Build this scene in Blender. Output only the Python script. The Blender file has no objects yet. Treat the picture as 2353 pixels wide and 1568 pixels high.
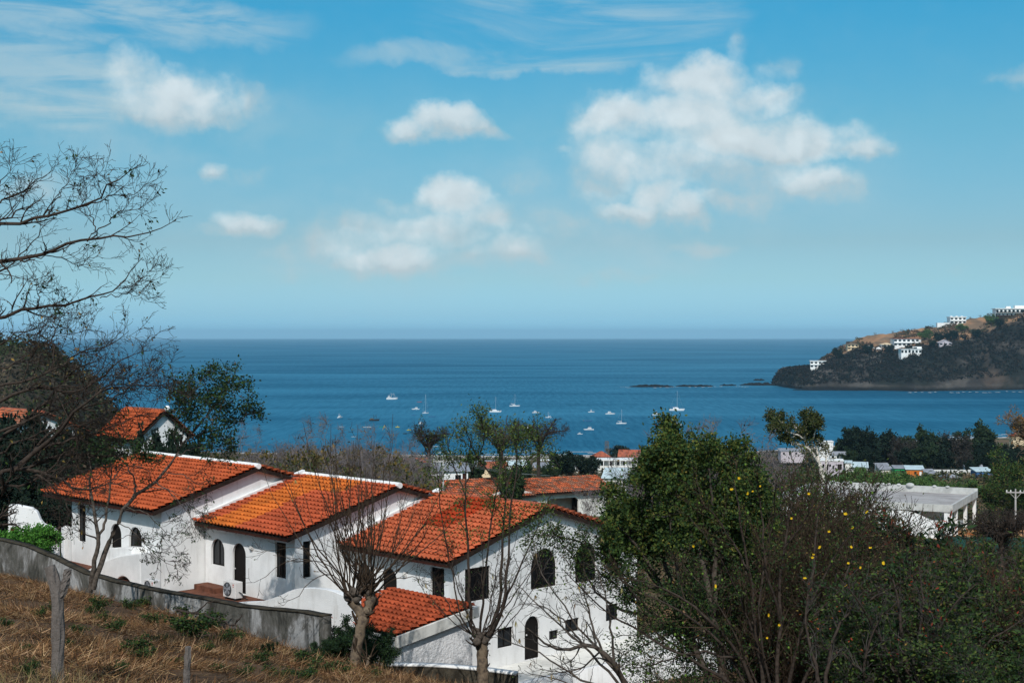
import bpy, math, random
import numpy as np
from mathutils import Vector, Matrix
from mathutils.geometry import tessellate_polygon

SC = bpy.context.scene
COL = SC.collection
R = math.radians
rng = np.random.default_rng(7)
random.seed(7)

# ------------------------------------------------------------------ camera
CAMZ = 75.0
F = 3266.7            # focal length in pixels of a 2352 x 1568 view
PITCH = 0.00367
cam_d = bpy.data.cameras.new('camera'); cam_d.lens = 50; cam_d.sensor_width = 36
cam_d.clip_start = 0.5; cam_d.clip_end = 90000
cam = bpy.data.objects.new('camera', cam_d); COL.objects.link(cam)
cam.location = (0, 0, CAMZ); cam.rotation_euler = (math.pi / 2 - PITCH, 0, 0)
SC.camera = cam

def ray(px, py):
    dx, dy = (px - 1176) / F, (784 - py) / F
    c, s = math.cos(PITCH), math.sin(PITCH)
    return np.array([dx, c + s * dy, -s + c * dy])
def P(px, py, D):                      # the point of the place seen along a sight line at distance D
    r = ray(px, py); return np.array([0, 0, CAMZ]) + r * (D / r[1])
def G(px, py, z=0.0):                  # the point of a level at height z seen along a sight line
    r = ray(px, py); return np.array([0, 0, CAMZ]) + r * ((z - CAMZ) / r[2])

# ------------------------------------------------------------------ light
SUN_EL, SUN_AZ = 42.0, (-0.10, -0.995)
sd = Vector((SUN_AZ[0] * math.cos(R(SUN_EL)), SUN_AZ[1] * math.cos(R(SUN_EL)), math.sin(R(SUN_EL)))).normalized()
sun_d = bpy.data.lights.new('sun', 'SUN'); sun_d.energy = 3.5; sun_d.angle = R(0.6); sun_d.color = (1.0, 0.965, 0.92)
sun = bpy.data.objects.new('sun', sun_d); COL.objects.link(sun); sun.location = (-60, -40, 200)
sun.rotation_euler = (-sd).to_track_quat('-Z', 'Y').to_euler()
SC.view_settings.view_transform = 'Standard'; SC.view_settings.look = 'None'
SC.view_settings.exposure = 0.0; SC.view_settings.gamma = 1.0
SC.cycles.max_bounces = 6; SC.cycles.diffuse_bounces = 3; SC.cycles.transmission_bounces = 3
SC.cycles.volume_bounces = 0

# ------------------------------------------------------------------ node helper
class NT:
    def __init__(s, tree): s.t = tree; s.n = tree.nodes; s.l = tree.links
    def new(s, typ, **kw):
        n = s.n.new(typ)
        for k, v in kw.items(): setattr(n, k, v)
        return n
    def put(s, sock, v):
        if v is None: return
        if hasattr(v, 'is_output'): s.l.new(v, sock)
        else:
            try: sock.default_value = v
            except Exception: sock.default_value = (v, v, v)
    def math(s, op, a, b=None, c=None, clamp=False):
        n = s.new('ShaderNodeMath', operation=op, use_clamp=clamp)
        for i, v in enumerate((a, b, c)):
            if v is not None: s.put(n.inputs[i], v)
        return n.outputs[0]
    def vmath(s, op, a, b=None):
        n = s.new('ShaderNodeVectorMath', operation=op); s.put(n.inputs[0], a)
        if b is not None: s.put(n.inputs[1], b)
        return n.outputs['Value'] if op in ('LENGTH', 'DOT_PRODUCT', 'DISTANCE') else n.outputs[0]
    def mix(s, f, a, b, blend='MIX'):
        n = s.new('ShaderNodeMix', data_type='RGBA', blend_type=blend)
        s.put(n.inputs['Factor'], f); s.put(n.inputs['A'], c4(a)); s.put(n.inputs['B'], c4(b))
        return n.outputs['Result']
    def noise(s, vec, scale, detail=4, rough=0.55, dist=0.0, dim='3D'):
        n = s.new('ShaderNodeTexNoise', noise_dimensions=dim)
        if vec is not None: s.l.new(vec, n.inputs['Vector'])
        n.inputs['Scale'].default_value = scale; n.inputs['Detail'].default_value = detail
        n.inputs['Roughness'].default_value = rough; n.inputs['Distortion'].default_value = dist
        return n.outputs['Fac']
    def ramp(s, f, lo, hi, a=0.0, b=1.0, smooth=True):
        n = s.new('ShaderNodeMapRange', interpolation_type='SMOOTHSTEP' if smooth else 'LINEAR')
        s.put(n.inputs[0], f)
        for i, v in enumerate((lo, hi, a, b)): s.put(n.inputs[i + 1], v)
        return n.outputs[0]
    def bump(s, h, strength, dist=0.02):
        n = s.new('ShaderNodeBump'); s.put(n.inputs['Height'], h)
        n.inputs['Strength'].default_value = strength; n.inputs['Distance'].default_value = dist
        return n.outputs[0]
def c4(c):
    if hasattr(c, 'is_output') or c is None: return c
    return (*c, 1.0) if len(c) == 3 else c

# ------------------------------------------------------------------ world: sky and clouds
world = bpy.data.worlds.new('World'); SC.world = world; world.use_nodes = True
w = NT(world.node_tree); w.n.clear()
sky = w.new('ShaderNodeTexSky', sky_type='NISHITA'); sky.sun_disc = False
sky.sun_elevation = R(SUN_EL); sky.sun_rotation = math.atan2(SUN_AZ[0], SUN_AZ[1]) % (2 * math.pi)
sky.altitude = 50; sky.air_density = 1.0; sky.dust_density = 0.6; sky.ozone_density = 1.4
tc = w.new('ShaderNodeTexCoord'); sep = w.new('ShaderNodeSeparateXYZ'); w.l.new(tc.outputs['Generated'], sep.inputs[0])
az = w.math('ARCTAN2', sep.outputs[0], sep.outputs[1]); el = w.math('ARCSINE', sep.outputs[2])
comb = w.new('ShaderNodeCombineXYZ'); w.l.new(az, comb.inputs[0]); w.l.new(el, comb.inputs[1])
AE = comb.outputs[0]
KD = 180 / math.pi
n1 = w.noise(AE, 16, 7, 0.58); n2 = w.noise(w.vmath('ADD', AE, (3.1, 1.7, 0)), 16, 7, 0.58)
cw = w.new('ShaderNodeCombineXYZ'); w.l.new(w.math('MULTIPLY', w.math('SUBTRACT', n1, .5), .055), cw.inputs[0])
w.l.new(w.math('MULTIPLY', w.math('SUBTRACT', n2, .5), .045), cw.inputs[1])
AEW = w.vmath('ADD', AE, cw.outputs[0])
# cumulus: centre and radii in the photograph's directions (azimuth, elevation), weight
CUM = [(400,228,120,55,.95),(310,178,55,45,.6),(345,235,70,40,.7),(475,255,80,34,.8),(575,232,45,36,.5),(60,245,150,36,.35),(130,60,60,20,.2),
 (1040,285,80,36,.95),(945,305,62,26,.75),(1110,305,60,22,.6),
 (487,395,36,26,.8),(565,400,70,22,.35),(578,520,66,28,.9),(505,535,50,14,.4),
 (1030,452,95,45,1.),(1115,490,70,40,.8),(930,470,70,26,.55),(1000,530,140,42,.75),(900,600,130,40,.95),(760,560,120,42,.6),(830,515,90,30,.55),
 (640,590,60,20,.4),(1180,580,90,36,.75),(1060,590,90,30,.6),(660,625,70,18,.35),(1290,520,90,26,.4),
 (1430,265,125,48,.95),(1345,290,45,50,.6),(1600,195,105,48,.95),(1560,270,180,60,.9),(1730,225,95,40,.8),(1810,240,40,22,.4),(1700,310,190,50,.98),(1850,320,120,44,.9),
 (1970,338,75,30,.75),(1400,370,90,75,.75),(1540,385,190,60,.74),(1720,395,170,55,.68),(1880,420,95,40,.85),(1370,440,60,45,.6),
 (1510,455,75,46,1.),(1440,492,90,24,.85),(1580,490,70,34,.9),(1700,460,120,30,.6),(1610,565,80,20,.6),(1410,642,85,20,.4),(1210,415,42,26,.4),
 (1790,155,60,26,.4),(1672,115,22,42,.3),(2330,188,42,30,.55),(2200,610,50,12,.25),(1300,335,30,12,.4),(120,450,110,36,.45)]
def ae(px, py): return (math.atan((px - 1176) / F), math.asin(ray(px, py)[2] / np.linalg.norm(ray(px, py))))
den = None; up = None
for i, (cx, cy, rx, ry, wt) in enumerate(CUM):
    a, e = ae(cx, cy)
    v = w.vmath('MULTIPLY', w.vmath('SUBTRACT', AEW, (a, e, 0)), (F / rx / 1.42, F / ry / 1.42, 0))
    d = w.math('MULTIPLY', w.math('SUBTRACT', 1.0, w.vmath('DOT_PRODUCT', v, v), clamp=True), wt)
    den = d if den is None else w.math('SMOOTH_MAX', den, d, .10)
    if wt >= .7:
        v2 = w.vmath('ADD', v, (.10, -.55, 0)); d2 = w.math('MULTIPLY', w.math('SUBTRACT', 1.0, w.vmath('DOT_PRODUCT', v2, v2)), wt)
        up = d2 if up is None else w.math('SMOOTH_MAX', up, d2, .15)
fine = w.noise(AE, 62, 8, 0.62); mid = w.noise(AE, 24, 5, .6)
vor = w.new('ShaderNodeTexVoronoi', feature='SMOOTH_F1'); w.l.new(w.vmath('MULTIPLY', AEW, (1, 1.25, 1)), vor.inputs['Vector']); vor.inputs['Scale'].default_value = 62; vor.inputs['Smoothness'].default_value = .6
lump = w.ramp(vor.outputs['Distance'], .1, .75, .5, -.5, False)
big = w.noise(w.vmath('MULTIPLY', AE, (1, 1.8, 1)), 9, 5, 0.55)
edge = w.ramp(den, 0, .25)
den2 = w.math('ADD', den, w.math('MULTIPLY', edge, w.math('ADD', w.math('MULTIPLY', w.math('SUBTRACT', fine, .5), .62), w.math('ADD', w.math('MULTIPLY', w.math('SUBTRACT', mid, .5), .55), w.math('MULTIPLY', lump, .20)))))
cum = w.math('MULTIPLY', w.ramp(den2, .0, .95), .84)
# high thin streaks
rot = w.new('ShaderNodeMapping'); w.l.new(AE, rot.inputs[0]); rot.inputs['Rotation'].default_value = (0, 0, R(12)); rot.inputs['Scale'].default_value = (5, 34, 1)
cir = w.noise(rot.outputs[0], 1.0, 6, .6, 1.2)
rot2 = w.new('ShaderNodeMapping'); w.l.new(AE, rot2.inputs[0]); rot2.inputs['Rotation'].default_value = (0, 0, R(-9)); rot2.inputs['Scale'].default_value = (6, 40, 1)
cir2 = w.noise(rot2.outputs[0], 1.3, 6, .6, 1.0)
def blob(px, py, rx, ry, V=AEW):
    a, e = ae(px, py)
    v = w.vmath('MULTIPLY', w.vmath('SUBTRACT', V, (a, e, 0)), (F / rx, F / ry, 0))
    return w.math('SUBTRACT', 1.0, w.vmath('DOT_PRODUCT', v, v), clamp=True)
c1 = w.math('MULTIPLY', w.ramp(w.math('MAXIMUM', blob(270, 50, 480, 75), blob(60, 190, 330, 110)), 0, .8), w.ramp(cir2, .3, .65))
c2 = w.math('MULTIPLY', w.ramp(w.math('MAXIMUM', blob(1330, 50, 420, 120), blob(1150, 140, 420, 40)), 0, .8), w.ramp(cir, .33, .7))
veil = w.math('MULTIPLY', w.ramp(w.math('MAXIMUM', w.math('MAXIMUM', blob(1600, 370, 520, 210), blob(930, 540, 480, 150)), w.math('MAXIMUM', blob(330, 260, 420, 130), blob(1330, 560, 420, 120))), 0, .9), w.ramp(w.math('ADD', w.math('MULTIPLY', mid, .5), w.math('MULTIPLY', big, .5)), .36, .66))
c3 = w.math('ADD', w.math('MULTIPLY', w.ramp(blob(900, 470, 1500, 330), 0, 1), w.ramp(big, .35, .8)), w.math('MULTIPLY', veil, 1.5))
cirrus = w.math('ADD', w.math('MULTIPLY', w.math('MAXIMUM', c1, c2), .62), w.math('MULTIPLY', c3, .22), clamp=True)
# clear sky: the Nishita sky, graded by elevation
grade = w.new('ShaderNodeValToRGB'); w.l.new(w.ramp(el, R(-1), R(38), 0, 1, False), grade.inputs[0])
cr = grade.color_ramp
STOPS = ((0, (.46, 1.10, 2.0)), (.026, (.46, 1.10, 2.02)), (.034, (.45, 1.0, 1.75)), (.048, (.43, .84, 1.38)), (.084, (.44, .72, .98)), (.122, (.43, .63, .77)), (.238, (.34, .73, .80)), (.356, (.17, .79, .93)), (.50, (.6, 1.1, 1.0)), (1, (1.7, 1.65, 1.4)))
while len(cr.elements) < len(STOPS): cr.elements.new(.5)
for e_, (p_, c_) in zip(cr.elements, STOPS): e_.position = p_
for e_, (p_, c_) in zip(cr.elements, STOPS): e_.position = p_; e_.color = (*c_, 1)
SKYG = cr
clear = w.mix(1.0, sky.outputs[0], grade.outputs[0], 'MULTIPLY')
lit = w.math('ADD', w.ramp(up, -.5, .75, -.24, .20), w.math('ADD', w.math('MULTIPLY', lump, .14), w.math('MULTIPLY', w.math('SUBTRACT', fine, .5), .22)))
cb = w.math('ADD', 5.75, w.math('MULTIPLY', lit, 6.0))
cb = w.math('MAXIMUM', cb, 5.5); tone = w.mix(cum, (.74, 1.0, 1.07), (.95, 1.02, 1.05)); cbv = w.new('ShaderNodeCombineXYZ')
for i_ in range(3): w.l.new(cb, cbv.inputs[i_])
cc = w.new('ShaderNodeVectorMath', operation='MULTIPLY'); w.l.new(tone, cc.inputs[0]); w.l.new(cbv.outputs[0], cc.inputs[1])
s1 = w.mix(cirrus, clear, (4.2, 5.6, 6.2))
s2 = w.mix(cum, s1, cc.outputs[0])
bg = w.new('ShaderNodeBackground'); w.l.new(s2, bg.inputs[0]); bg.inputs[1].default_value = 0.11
wo = w.new('ShaderNodeOutputWorld'); w.l.new(bg.outputs[0], wo.inputs[0])

# ------------------------------------------------------------------ materials
def material(name, color, rough=0.8, var=0.25, vscale=3.0, dark=None, bump=0.0, bscale=30.0, bdist=.02, attr=None, transl=0.0, spec=0.12, metal=0.0, streak=None, coords='Object'):
    m = bpy.data.materials.new(name); m.use_nodes = True
    t = NT(m.node_tree); t.n.clear()
    tc = t.new('ShaderNodeTexCoord'); vec = tc.outputs[coords]
    col = None
    if attr:
        a = t.new('ShaderNodeAttribute', attribute_name=attr); col = t.mix(1.0, a.outputs['Color'], color, 'MULTIPLY')
    else: col = c4(color)
    if var:
        n = t.noise(vec, vscale, 5, .6)
        dk = dark if dark else tuple(x * (1 - var * 1.6) for x in color)
        if attr: col = t.mix(t.ramp(n, .35, .72, 0, min(1, var * 2)), col, t.mix(1.0, col, (.42, .44, .46), 'MULTIPLY'))
        else: col = t.mix(t.ramp(n, .38, .7), color, dk)
    if streak:                               # vertical weather streaks and grime: (colour, amount)
        mp = t.new('ShaderNodeMapping'); t.l.new(vec, mp.inputs[0]); mp.inputs['Scale'].default_value = (2.2, 2.2, .35)
        sn = t.noise(mp.outputs[0], 1.6, 6, .65)
        col = t.mix(t.math('MULTIPLY', t.ramp(sn, .5, .78), streak[1]), col, streak[0])
    b = t.new('ShaderNodeBsdfPrincipled'); t.put(b.inputs['Base Color'], col)
    b.inputs['Roughness'].default_value = rough; b.inputs['Metallic'].default_value = metal
    b.inputs['Specular IOR Level'].default_value = spec
    if bump: t.l.new(t.bump(t.noise(vec, bscale, 4, .6), bump, bdist), b.inputs['Normal'])
    out = t.new('ShaderNodeOutputMaterial'); sh = b.outputs[0]
    if transl:
        tr = t.new('ShaderNodeBsdfTranslucent'); t.put(tr.inputs[0], col)
        mx = t.new('ShaderNodeMixShader'); mx.inputs[0].default_value = transl
        t.l.new(sh, mx.inputs[1]); t.l.new(tr.outputs[0], mx.inputs[2]); sh = mx.outputs[0]
    t.l.new(sh, out.inputs[0]); m['t'] = 1
    return m

M = {}
def mk(k, *a, **kw): M[k] = material(k, *a, **kw)
mk('white_stucco', (.80, .80, .79), .9, .10, .8, bump=.55, bscale=22, bdist=.03, streak=((.43, .41, .37), .5))
mk('white_paint', (.80, .80, .78), .6, .08, 2, bump=.15)
mk('grimy_white', (.74, .73, .68), .85, .2, .7, bump=.3, streak=((.38, .36, .30), .5))
mk('roof_tile', (1, 1, 1), .85, .26, 1.1, attr='tint', bump=.2, bscale=40, spec=.1)
mk('dark_timber', (.030, .018, .014), .8, .3, 5, bump=.3)
mk('red_timber', (.05, .017, .012), .8, .3, 5, bump=.3)
mk('dark_glass', (.004, .006, .008), .10, 0, spec=.35)
mk('dark_wood', (.009, .007, .006), .55, .2, 6)
mk('dark_inside', (.02, .018, .016), .95, .2, 2)
def stained(name, dark_, mid_, pale_, sc=.55):
    m = bpy.data.materials.new(name); m.use_nodes = True; t = NT(m.node_tree); t.n.clear(); tc = t.new('ShaderNodeTexCoord')
    mp = t.new('ShaderNodeMapping'); t.l.new(tc.outputs['Object'], mp.inputs[0]); mp.inputs['Scale'].default_value = (1, 1, .55)
    a = t.noise(mp.outputs[0], sc, 9, .68, .6); r = t.new('ShaderNodeValToRGB'); t.l.new(a, r.inputs[0])
    while len(r.color_ramp.elements) < 5: r.color_ramp.elements.new(.5)
    for e, (p, c) in zip(r.color_ramp.elements, ((.40, dark_), (.455, tuple(x * 2.2 for x in dark_)), (.50, mid_), (.56, pale_), (.66, mid_))): e.position = p; e.color = (*c, 1)
    mp2 = t.new('ShaderNodeMapping'); t.l.new(tc.outputs['Object'], mp2.inputs[0]); mp2.inputs['Scale'].default_value = (4, 4, .4)
    col = t.mix(t.math('MULTIPLY', t.ramp(t.noise(mp2.outputs[0], 1.0, 5, .6), .48, .68), .75), r.outputs[0], dark_)
    b = t.new('ShaderNodeBsdfPrincipled'); t.put(b.inputs['Base Color'], col); b.inputs['Roughness'].default_value = .95; b.inputs['Specular IOR Level'].default_value = .15
    t.l.new(t.bump(t.noise(tc.outputs['Object'], 12, 5, .65), .7, .05), b.inputs['Normal']); o = t.new('ShaderNodeOutputMaterial'); t.l.new(b.outputs[0], o.inputs[0]); M[name] = m
stained('grey_concrete', (.030, .029, .025), (.105, .10, .092), (.26, .26, .255))
mk('mossy_concrete', (.055, .047, .034), .95, .4, 3, bump=.6, bscale=20, bdist=.04)
mk('pale_concrete', (.52, .52, .50), .9, .18, .8, bump=.3, streak=((.25, .24, .22), .35))
mk('slab_grey', (.40, .38, .37), .92, .25, .5, dark=(.27, .25, .24), bump=.3)
mk('brick_floor', (.16, .065, .04), .9, .3, 4, bump=.4)
mk('bark', (.10, .082, .067), .9, .4, 9, dark=(.035, .028, .023), bump=.7, bscale=28, bdist=.02)
mk('bark_dark', (.055, .042, .034), .9, .35, 10, bump=.5, bscale=30)
mk('bark_tan', (.19, .145, .10), .9, .4, 6, dark=(.065, .05, .04), bump=.7, bscale=22, bdist=.02)
mk('bark_pale', (.62, .57, .50), .8, .3, 3, bump=.3)
mk('twig_grey', (.066, .060, .054), .9, .2, 2)
mk('far_twig', (.18, .155, .155), .9, .2, .5)
mk('twig_brown', (.058, .040, .027), .9, .3, 2)
mk('old_post', (.15, .132, .12), .95, .45, 6, dark=(.11, .095, .085), bump=.8, bscale=25, bdist=.03)
mk('leaf', (1, 1, 1), .65, 0, attr='tint', transl=.28, spec=.12)
mk('far_leaf', (1, 1, 1), .8, 0, attr='tint', transl=.15, spec=.1)
mk('straw', (1, 1, 1), .85, 0, attr='tint', spec=.08)
mk('petal', (.72, .46, .015), .6, 0, transl=.3)
mk('fruit', (.11, .19, .03), .5, .1, 9)
mk('boat_white', (.60, .61, .62), .35, 0)
mk('boat_dark', (.03, .03, .035), .5, .2, 1)
mk('boat_blue', (.05, .12, .25), .4, 0)
mk('boat_red', (.45, .06, .04), .5, 0)
mk('boat_yellow', (.60, .45, .05), .5, 0)
mk('boat_wood', (.16, .10, .04), .7, .2, 1)
mk('mast_metal', (.62, .62, .62), .35, 0, metal=.3)
mk('light_metal', (.55, .66, .68), .5, .12, .5, metal=.2, bump=.1)
mk('grey_metal', (.30, .31, .34), .6, .2, .6, metal=.2)
mk('red_roof', (.36, .105, .06), .85, .35, .6, bump=.3, bscale=6)
mk('green_paint', (.015, .30, .09), .7, .12, 2)
mk('teal_paint', (.05, .28, .27), .7, .2, 2)
mk('orange_paint', (.55, .16, .03), .7, .15, 2)
mk('pink_paint', (.55, .25, .22), .8, .15, 2)
mk('lilac_paint', (.50, .45, .48), .85, .15, 1)
mk('cream_paint', (.70, .55, .36), .85, .12, 1)
mk('unit_white', (.66, .64, .62), .5, .08, 3)
mk('unit_dark', (.03, .035, .037), .5, .1, 6)
mk('reef', (.010, .010, .010), .85, .3, .2, bump=.5, bscale=1)
mk('net_green', (.012, .055, .045), .8, .2, 2)
mk('wire', (.30, .30, .28), .5, 0)
mk('ball_white', (.8, .8, .8), .5, 0)
mk('surf', (.75, .78, .78), .9, 0)
# ------------------------------------------------------------------ objects
def tag(o, label=None, cat=None, group=None, kind=None):
    if label: o['label'] = label
    if cat: o['category'] = cat
    if group: o['group'] = group
    if kind: o['kind'] = kind
    return o
def thing(name, label, cat, loc=(0, 0, 0), rz=0.0, group=None):
    o = bpy.data.objects.new(name, None); COL.objects.link(o)
    o.location = loc; o.rotation_euler = (0, 0, rz); o.empty_display_size = .3
    return tag(o, label, cat, group)
def dup(root, loc, rz=0.0, sc=1.0, label=None, group=None):
    r = root.copy(); COL.objects.link(r); r.location = loc; r.rotation_euler = (0, 0, rz)
    r.scale = (sc, sc, sc) if not hasattr(sc, '__len__') else sc
    if label: r['label'] = label
    if group: r['group'] = group
    for ch in list(KIDS.get(root.name, [])):
        c = ch.copy(); COL.objects.link(c); c.parent = r; KIDS.setdefault(r.name, []).append(c)
        for g in list(KIDS.get(ch.name, [])):
            d = g.copy(); COL.objects.link(d); d.parent = c; KIDS.setdefault(c.name, []).append(d)
    return r
KIDS = {}
def link(o, parent=None):
    COL.objects.link(o)
    if parent is not None:
        o.parent = parent; KIDS.setdefault(parent.name, []).append(o)
    return o
def fast(name, V, Q, mats, parent=None, mi=None, col=None, smooth=False, loc=None):
    """one mesh object out of an array of vertices and an array of quads"""
    V = np.ascontiguousarray(V, np.float32); Q = np.ascontiguousarray(Q, np.int32)
    me = bpy.data.meshes.new(name); n = len(Q)
    me.vertices.add(len(V)); me.vertices.foreach_set('co', V.ravel())
    me.loops.add(n * 4); me.loops.foreach_set('vertex_index', Q.ravel())
    me.polygons.add(n); me.polygons.foreach_set('loop_start', np.arange(n, dtype=np.int32) * 4)
    if mi is not None: me.polygons.foreach_set('material_index', np.ascontiguousarray(mi, np.int32))
    if smooth: me.polygons.foreach_set('use_smooth', np.ones(n, bool))
    for m in (mats if isinstance(mats, (list, tuple)) else [mats]): me.materials.append(M[m] if isinstance(m, str) else m)
    if col is not None:
        a = me.color_attributes.new('tint', 'FLOAT_COLOR', 'POINT')
        c = np.ones((len(V), 4), np.float32); c[:, :3] = col; a.data.foreach_set('color', c.ravel())
    me.update(calc_edges=True)
    o = bpy.data.objects.new(name, me)
    if loc is not None: o.location = loc
    return link(o, parent)

class MB:
    """collects solid pieces, then links them as ONE mesh object"""
    def __init__(s): s.v = []; s.f = []; s.m = []; s.cur = 0
    def raw(s, V, Fs):
        k = len(s.v); s.v += [tuple(map(float, p)) for p in V]
        for f in Fs: s.f.append(tuple(k + i for i in f)); s.m.append(s.cur)
        return s
    def box(s, x0, x1, y0, y1, z0, z1):
        return s.raw([(x0,y0,z0),(x1,y0,z0),(x1,y1,z0),(x0,y1,z0),(x0,y0,z1),(x1,y0,z1),(x1,y1,z1),(x0,y1,z1)],
                     [(0,3,2,1),(4,5,6,7),(0,1,5,4),(1,2,6,5),(2,3,7,6),(3,0,4,7)])
    def hexa(s, b, t):
        return s.raw(list(b) + list(t), [(0,3,2,1),(4,5,6,7),(0,1,5,4),(1,2,6,5),(2,3,7,6),(3,0,4,7)])
    def prism(s, poly, a, b, axis='y'):
        """a 2D outline in (x,z) swept from y=a to y=b (or in (y,z) along x, or (x,y) along z)"""
        n = len(poly)
        def q(p, c): return (p[0], c, p[1]) if axis == 'y' else ((c, p[0], p[1]) if axis == 'x' else (p[0], p[1], c))
        V = [q(p, a) for p in poly] + [q(p, b) for p in poly]
        tri = tessellate_polygon([[Vector((p[0], p[1], 0)) for p in poly]])
        Fs = [tuple(t) for t in tri] + [tuple(i + n for i in reversed(t)) for t in tri]
        Fs += [(i, (i + 1) % n, n + (i + 1) % n, n + i) for i in range(n)]
        return s.raw(V, Fs)
    def wall(s, outline, holes, fn, th):
        """a wall with openings: outline and holes in (u,z); fn(u, depth, z) -> point; th = thickness"""
        loops = [outline] + holes
        flat = [p for l in loops for p in l]
        tri = tessellate_polygon([[Vector((p[0], p[1], 0)) for p in l] for l in loops])
        s.raw([fn(p[0], 0, p[1]) for p in flat], [tuple(t) for t in tri])
        s.raw([fn(p[0], th, p[1]) for p in flat], [tuple(reversed(t)) for t in tri])
        for l in loops:
            n = len(l)
            s.raw([fn(p[0], 0, p[1]) for p in l] + [fn(p[0], th, p[1]) for p in l],
                  [(i, (i + 1) % n, n + (i + 1) % n, n + i) for i in range(n)])
        return s
    def tube(s, pts, rad, sides=8, cap=True):
        pts = np.asarray(pts, float); n = len(pts); rad = np.broadcast_to(rad, (n,))
        V, Q = tubes(pts[None], np.asarray(rad, float)[None], sides)
        k = len(s.v); s.raw(V, [tuple(q) for q in Q])
        if cap:
            s.f.append(tuple(k + i for i in reversed(range(sides)))); s.m.append(s.cur)
            s.f.append(tuple(k + (n - 1) * sides + i for i in range(sides))); s.m.append(s.cur)
        return s
    def ball(s, c, r, n=8, squash=1.0):
        V = [(c[0], c[1], c[2] - r * squash)]; Fs = []
        for i in range(1, n):
            a = math.pi * i / n - math.pi / 2
            for j in range(2 * n):
                b = math.pi * j / n; V.append((c[0] + r * math.cos(a) * math.cos(b), c[1] + r * math.cos(a) * math.sin(b), c[2] + r * squash * math.sin(a)))
        V.append((c[0], c[1], c[2] + r * squash)); m = 2 * n
        for j in range(m): Fs.append((0, 1 + (j + 1) % m, 1 + j))
        for i in range(n - 2):
            for j in range(m):
                a, b = 1 + i * m + j, 1 + i * m + (j + 1) % m; Fs.append((a, b, b + m, a + m))
        k = 1 + (n - 2) * m
        for j in range(m): Fs.append((k + j, k + (j + 1) % m, len(V) - 1))
        return s.raw(V, Fs)
    def build(s, name, mats, parent=None, smooth=False, bevel=0, loc=None):
        me = bpy.data.meshes.new(name); me.from_pydata(s.v, [], s.f)
        mats = mats if isinstance(mats, (list, tuple)) else [mats]
        for m in mats: me.materials.append(M[m])
        me.polygons.foreach_set('material_index', s.m)
        if smooth: me.polygons.foreach_set('use_smooth', [True] * len(s.f))
        me.update()
        import bmesh
        bm = bmesh.new(); bm.from_mesh(me); bmesh.ops.remove_doubles(bm, verts=bm.verts, dist=1e-5)
        bmesh.ops.recalc_face_normals(bm, faces=bm.faces); bm.to_mesh(me); bm.free()
        o = bpy.data.objects.new(name, me)
        if bevel:
            b = o.modifiers.new('edge', 'BEVEL'); b.width = bevel; b.segments = 2; b.limit_method = 'ANGLE'
        if loc is not None: o.location = loc
        return link(o, parent)

# ------------------------------------------------------------------ branches and leaves
def nrm(a): return a / np.maximum(np.linalg.norm(a, axis=-1, keepdims=True), 1e-9)
def tubes(Pt, Rd, sides):
    B, N, _ = Pt.shape
    T = nrm(np.gradient(Pt, axis=1))
    ref = np.where(np.abs(T[..., 2:3]) > .85, np.array([1., 0, 0]), np.array([0, 0, 1.]))
    a = nrm(np.cross(T, ref)); b = np.cross(T, a)
    an = np.arange(sides) * 2 * math.pi / sides
    V = Pt[:, :, None, :] + Rd[:, :, None, None] * (np.cos(an)[:, None] * a[:, :, None, :] + np.sin(an)[:, None] * b[:, :, None, :])
    i = np.arange(B * N * sides).reshape(B, N, sides)
    p, q = i[:, :-1], i[:, 1:]
    Q = np.stack([p, np.roll(p, -1, 2), np.roll(q, -1, 2), q], -1).reshape(-1, 4)
    return V.reshape(-1, 3), Q
def resample(pts, n):
    pts = np.asarray(pts, float)
    # Catmull-Rom through the points, then even spacing
    e = np.vstack([2 * pts[0] - pts[1], pts, 2 * pts[-1] - pts[-2]]); out = []
    for i in range(1, len(e) - 2):
        for t in np.linspace(0, 1, 8, endpoint=False):
            p0, p1, p2, p3 = e[i - 1:i + 3]
            out.append(.5 * (2 * p1 + (p2 - p0) * t + (2 * p0 - 5 * p1 + 4 * p2 - p3) * t * t + (3 * p1 - p0 - 3 * p2 + p3) * t ** 3))
    out.append(pts[-1]); out = np.array(out)
    d = np.r_[0, np.cumsum(np.linalg.norm(np.diff(out, axis=0), axis=1))]
    u = np.linspace(0, d[-1], n)
    return np.stack([np.interp(u, d, out[:, k]) for k in range(3)], 1)
def limb(pts, r0, r1, n=12, jit=0.0):
    p = resample(pts, n)
    if jit: p[1:] += rng.normal(0, jit, (n - 1, 3))
    return p, np.linspace(r0, r1, n)
def pack(limbs):
    return np.stack([l[0] for l in limbs]), np.stack([l[1] for l in limbs])
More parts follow.
